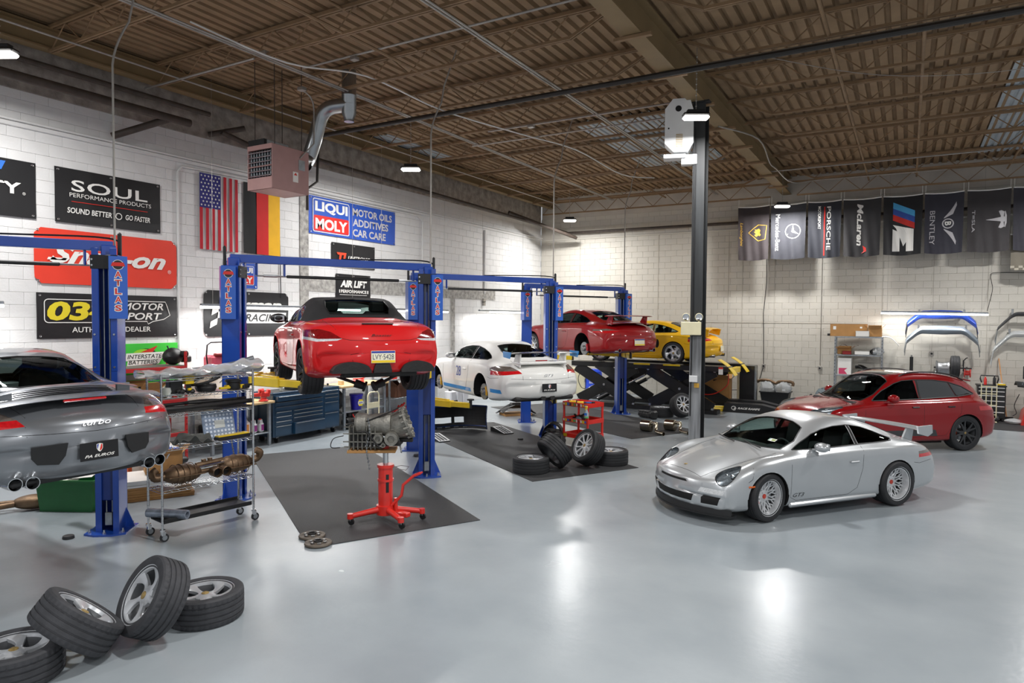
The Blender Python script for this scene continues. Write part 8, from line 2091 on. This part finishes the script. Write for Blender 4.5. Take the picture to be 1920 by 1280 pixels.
# bumpers hung on the back wall
def wall_bumper(name, label, cx, z, w, drop, m, tipm, th=.25, lean=.12, group='bumpers hung on the back wall', y=22.92):
    t = thing(name, label, 'bumper', (cx, y, z), 0, group)
    def fn(u, v):
        a = (u - .5) * 2; s = abs(a); x = w / 2 * math.copysign(min(1, s * 1.18) ** .9, a) * (1 + (lean * max(0, s - .7) / .3)); zz = -drop * max(0, (s - .45) / .55) ** 1.7
        return (x, -.12 - .1 * math.sin(v * PI) + .1 * s, zz + (v - .5) * th * (1 - .25 * s))
    g = G(); g.sheet(fn, 40, 6, .012); g.o('skin', m, t)
    for e in (0, 1):
        g = G(); g.sheet(lambda u, v, e=e: tuple(Vector(fn(e + (.06 if e == 0 else -.06) * (1 - u), v)) + Vector((0, -.006, -.10 * u))), 4, 4, .012); g.o('tip', tipm, t)
    for x in (-.35 * w, .35 * w):
        q = G(); q.box((x, .06, .02), (.05, .3, .04), .006); q.box((x, -.08, .06), (.05, .03, .16), .006); q.o('hook', M_steel, t)
    return t
wall_bumper('bumper', 'blue bumper with black tips hung upside down on the back wall, upper one', .80, 2.88, 1.55, .48, paint('royal_paint', '#2c4bb0', .2), M_black)
wall_bumper('bumper', 'grey bumper hung below the blue one on the back wall', .82, 2.44, 1.62, .56, paint('blue_grey_paint', '#8a949e', .3), M_galv)
wall_bumper('bumper', 'black bumper frame hung on the back wall at the right edge, upper one', 3.05, 2.90, 1.75, .70, mat('dark_grey_plastic', '#3a3b3f', .4), M_galv, th=.13)
t = wall_bumper('bumper', 'bumper wrapped in clear plastic hung at the right edge below the black one', 3.05, 2.36, 1.9, .78, M_plastic_wrap, M_plastic_wrap, th=.2)
tag(G().tube(spline([(1.85, 22.62, 2.98), (1.9, 22.7, 3.2), (1.98, 22.9, 3.6), (1.95, 23.1, 3.95), (2.1, 23.1, 4.05), (3.2, 23.1, 4.0)], 5), .008, 5).o('power_cable', M_black), 'thin cord rising from the back wall tube lamp to the right', 'cord')
# wheel and rim racked on the wall
t = thing('wheel_rack', 'wall rack holding a bare rim and a tyre over the suv roof', 'rack', (1.05, 23.1, 1.38)); g = G(); g.cyl((-.4, -.3, .0), (.5, -.3, .0), .02, n=8); g.box((-.3, -.14, 0), (.04, .32, .04)); g.box((.4, -.14, 0), (.04, .32, .04)); g.o('arm', M_black, t)
t = thing('rim', 'bare polished rim on the wall rack', 'rim', (.86, 22.8, 1.36)); G().lathe([(.21, -.16), (.22, -.15), (.18, -.1), (.17, .0), (.18, .1), (.21, .16), (.2, .16), (.16, .0), (.2, -.16)], 30, Matrix.Rotation(PI / 2, 4, 'Y'), closed=True).o('barrel', M_steel, t)
t = thing('tyre', 'black tyre hanging on the wall rack beside the bare rim', 'tyre', (1.16, 22.8, 1.42)); G().lathe([(.19, -.1), (.24, -.115), (.295, -.1), (.305, -.06), (.297, -.04), (.305, -.02), (.305, .02), (.297, .04), (.305, .06), (.295, .1), (.24, .115), (.19, .1)], 34, Matrix.Rotation(PI / 2, 4, 'Y'), closed=True).o('tire', M_rubber, t)
t = thing('hose_reel', 'red and black reel on the back wall right of the hanging tyre', 'reel', (1.46, 22.95, 1.24)); G().lathe([(0, -.08), (.13, -.08), (.13, -.06), (.07, -.05), (.07, .05), (.13, .06), (.13, .08), (0, .08)], 22, Matrix.Rotation(PI / 2, 4, 'Y')).o('reel', M_red, t); G().tube([(-.1, -.1, .05), (-.1, -.12, .35), (-.04, -.1, .42), (.0, .1, .42)], .015, 8).o('bracket', M_black, t)
t = thing('canister', 'slim black canister standing behind the suv roof by the back wall', 'canister', (.1, 22.9, 1.1)); G().cyl((0, 0, .0), (0, 0, .55), .045, n=14).o('body', M_black, t); G().cyl((0, 0, .55), (0, 0, .6), .02).o('valve', M_steel, t); G().box((0, .02, -.55), (.3, .3, 1.1), .01).o('stand', M_galv, t)
# tool chest, hand cart, broom, balancer
t = thing('tool_chest', 'black tool chest with pale drawer edges at the right behind the hand cart', 'tool chest', (1.98, 22.55, .008), -PI / 2); G().box((0, 0, .5), (.45, .64, .86), .01).o('body', M_lift_black, t); G().box((0, 0, .945), (.48, .68, .03), .006).o('top', M_black, t)
for z in (.2, .36, .5, .64, .76, .86): d = G().box((.228, 0, z), (.016, .6, .1), .003).o('drawer', M_lift_black, t); G().box((.24, 0, z + .04), (.02, .58, .022), .004).o('handle', M_whitebox, d)
for x in (-.18, .18):
    for y in (-.26, .26): G().cyl((x, y - .015, .035), (x, y + .015, .035), .035, n=14).o('caster', M_black, t)
for k, (x, m, h_, lb) in enumerate(((1.85, M_red, .22, 'red bottle on the right-hand black tool chest'), (2.05, M_black, .26, 'black spray can on the right-hand black tool chest'), (2.2, M_yellow_lift, .06, 'yellow tray on the right-hand black tool chest'))):
    t = thing(('bottle', 'spray_can', 'tray')[k], lb, ('bottle', 'can', 'tray')[k], (x, 22.5, .97))
    if k < 2: G().lathe([(0, 0), (.035, 0), (.035, h_ * .7), (.015, h_ * .85), (.015, h_), (0, h_)], 14).o('can', m, t); G().cyl((0, 0, h_), (0, 0, h_ + .02), .012).o('cap', M_white, t)
    else: G().box((0, 0, .02), (.2, .12, .04), .008).o('tray', m, t); G().box((0, 0, .045), (.1, .05, .03), .008).o('tool', M_whitebox, t)
t = thing('hand_truck', 'cream tubular hand cart with a black handle at the right by the suv tail', 'cart', (1.90, 22.05, .008))
for x in (-.17, -.06, .06, .17): G().cyl((x, 0, .12), (x, 0, 1.05 if abs(x) > .1 else .95), .013, n=10).o('rail', M_cream, t)
g = G(); [g.cyl((-.17, 0, z), (.17, 0, z), .012, n=8) for z in (.2, .45, .75, .95)]; g.o('rung', M_cream, t); G().tube([(-.17, 0, 1.05), (-.2, 0, 1.15), (-.19, 0, 1.24), (.19, 0, 1.24), (.2, 0, 1.15), (.17, 0, 1.05)], .016, 8).o('handle', M_black, t)
for x in (-.2, .2): G().cyl((x - .02, .03, .09), (x + .02, .03, .09), .09, n=18).o('wheel', M_rubber, t)
G().box((0, -.1, .02), (.36, .2, .012)).o('toe_plate', M_cream, t); G().cyl((-.2, .03, .09), (.2, .03, .09), .012).o('axle', M_steel, t)
t = thing('broom', 'broom with a long orange wooden handle leaning on the back wall', 'broom', (2.33, 22.55, .008)); G().cyl((.02, 0, .1), (-.14, .55, 1.66), .014, n=8).o('handle', mat('orange_wood', '#d59a62', .6), t); g = G(); g.box((.02, 0, .09), (.3, .05, .05), .01); g.o('head', M_black, t); g = G()
for k in range(14): g.cyl((-.12 + .02 * k, 0, .07), (-.13 + .022 * k, -.01, .0), .008, n=5)
g.o('bristles', M_black, t)['kind'] = 'stuff'
t = thing('plastic_bag', 'crumpled clear bag on the floor below the broom', 'bag', (2.45, 22.0, .008)); G().ell((0, 0, .07), (.2, .14, .07), 14, 8, .15).o('bag', M_plastic_wrap, t)
t = thing('wheel_balancer', 'red wheel balancer with a black hood and a small screen at the right edge', 'machine', (3.0, 22.1, .008))
G().prism([(-.42, 0), (.4, 0), (.4, .75), (-.05, .75), (-.36, .35)], .6, Matrix(((1, 0, 0, 0), (0, 0, 1, -.3), (0, 1, 0, 0), (0, 0, 0, 1)))).o('base', M_red, t, smooth=False)
g = G(); g.sheet(lambda u, v: (-.52 + .95 * u, -.34 + .68 * v, 1.02 - .32 * (1 - u) ** 2 * 0 + .1 * math.sin(v * PI) - .45 * (u * 1.05 - .0) ** 2), 14, 12, .03); g.box((.05, .2, .85), (.6, .3, .2), .05); g.o('hood', M_black, t)
g = G()
for k in range(5): g.bar((-.42 + .14 * k, -.3, 1.06 - .06 * k), (-.34 + .16 * k, .25, 1.12 - .08 * k), .012, .012)
g.o('hood_rib', M_galv, t); G().box((.0, .28, 1.02), (.05, .05, .6)).o('screen_post', M_black, t); sc_ = G().box((-.1, .22, 1.34), (.5, .05, .34), .008).o('screen', M_black, t)
flat([[(-.22, -.145), (.22, -.145), (.22, .145), (-.22, .145)]], 'screen_face', mat('screen_glow', '#cfe0ea', .3, emit='#d5e6f0', es=.7), sc_, axes((-.1, .194, 1.34), (1, 0, 0), (0, 0, 1))); flat([circ(-.02, .03, .05, 18)], 'screen_mark', mat('screen_violet', '#6a63a8', .4), sc_, axes((-.1, .193, 1.34), (1, 0, 0), (0, 0, 1)))
tag(G().tube(spline([(2.55, 22.0, .8), (2.45, 22.0, .5), (2.5, 22.0, .3), (2.42, 22.0, .22)], 5), .01, 6).o('cable', M_black), 'black cable hanging from the wheel balancer hood', 'cable')
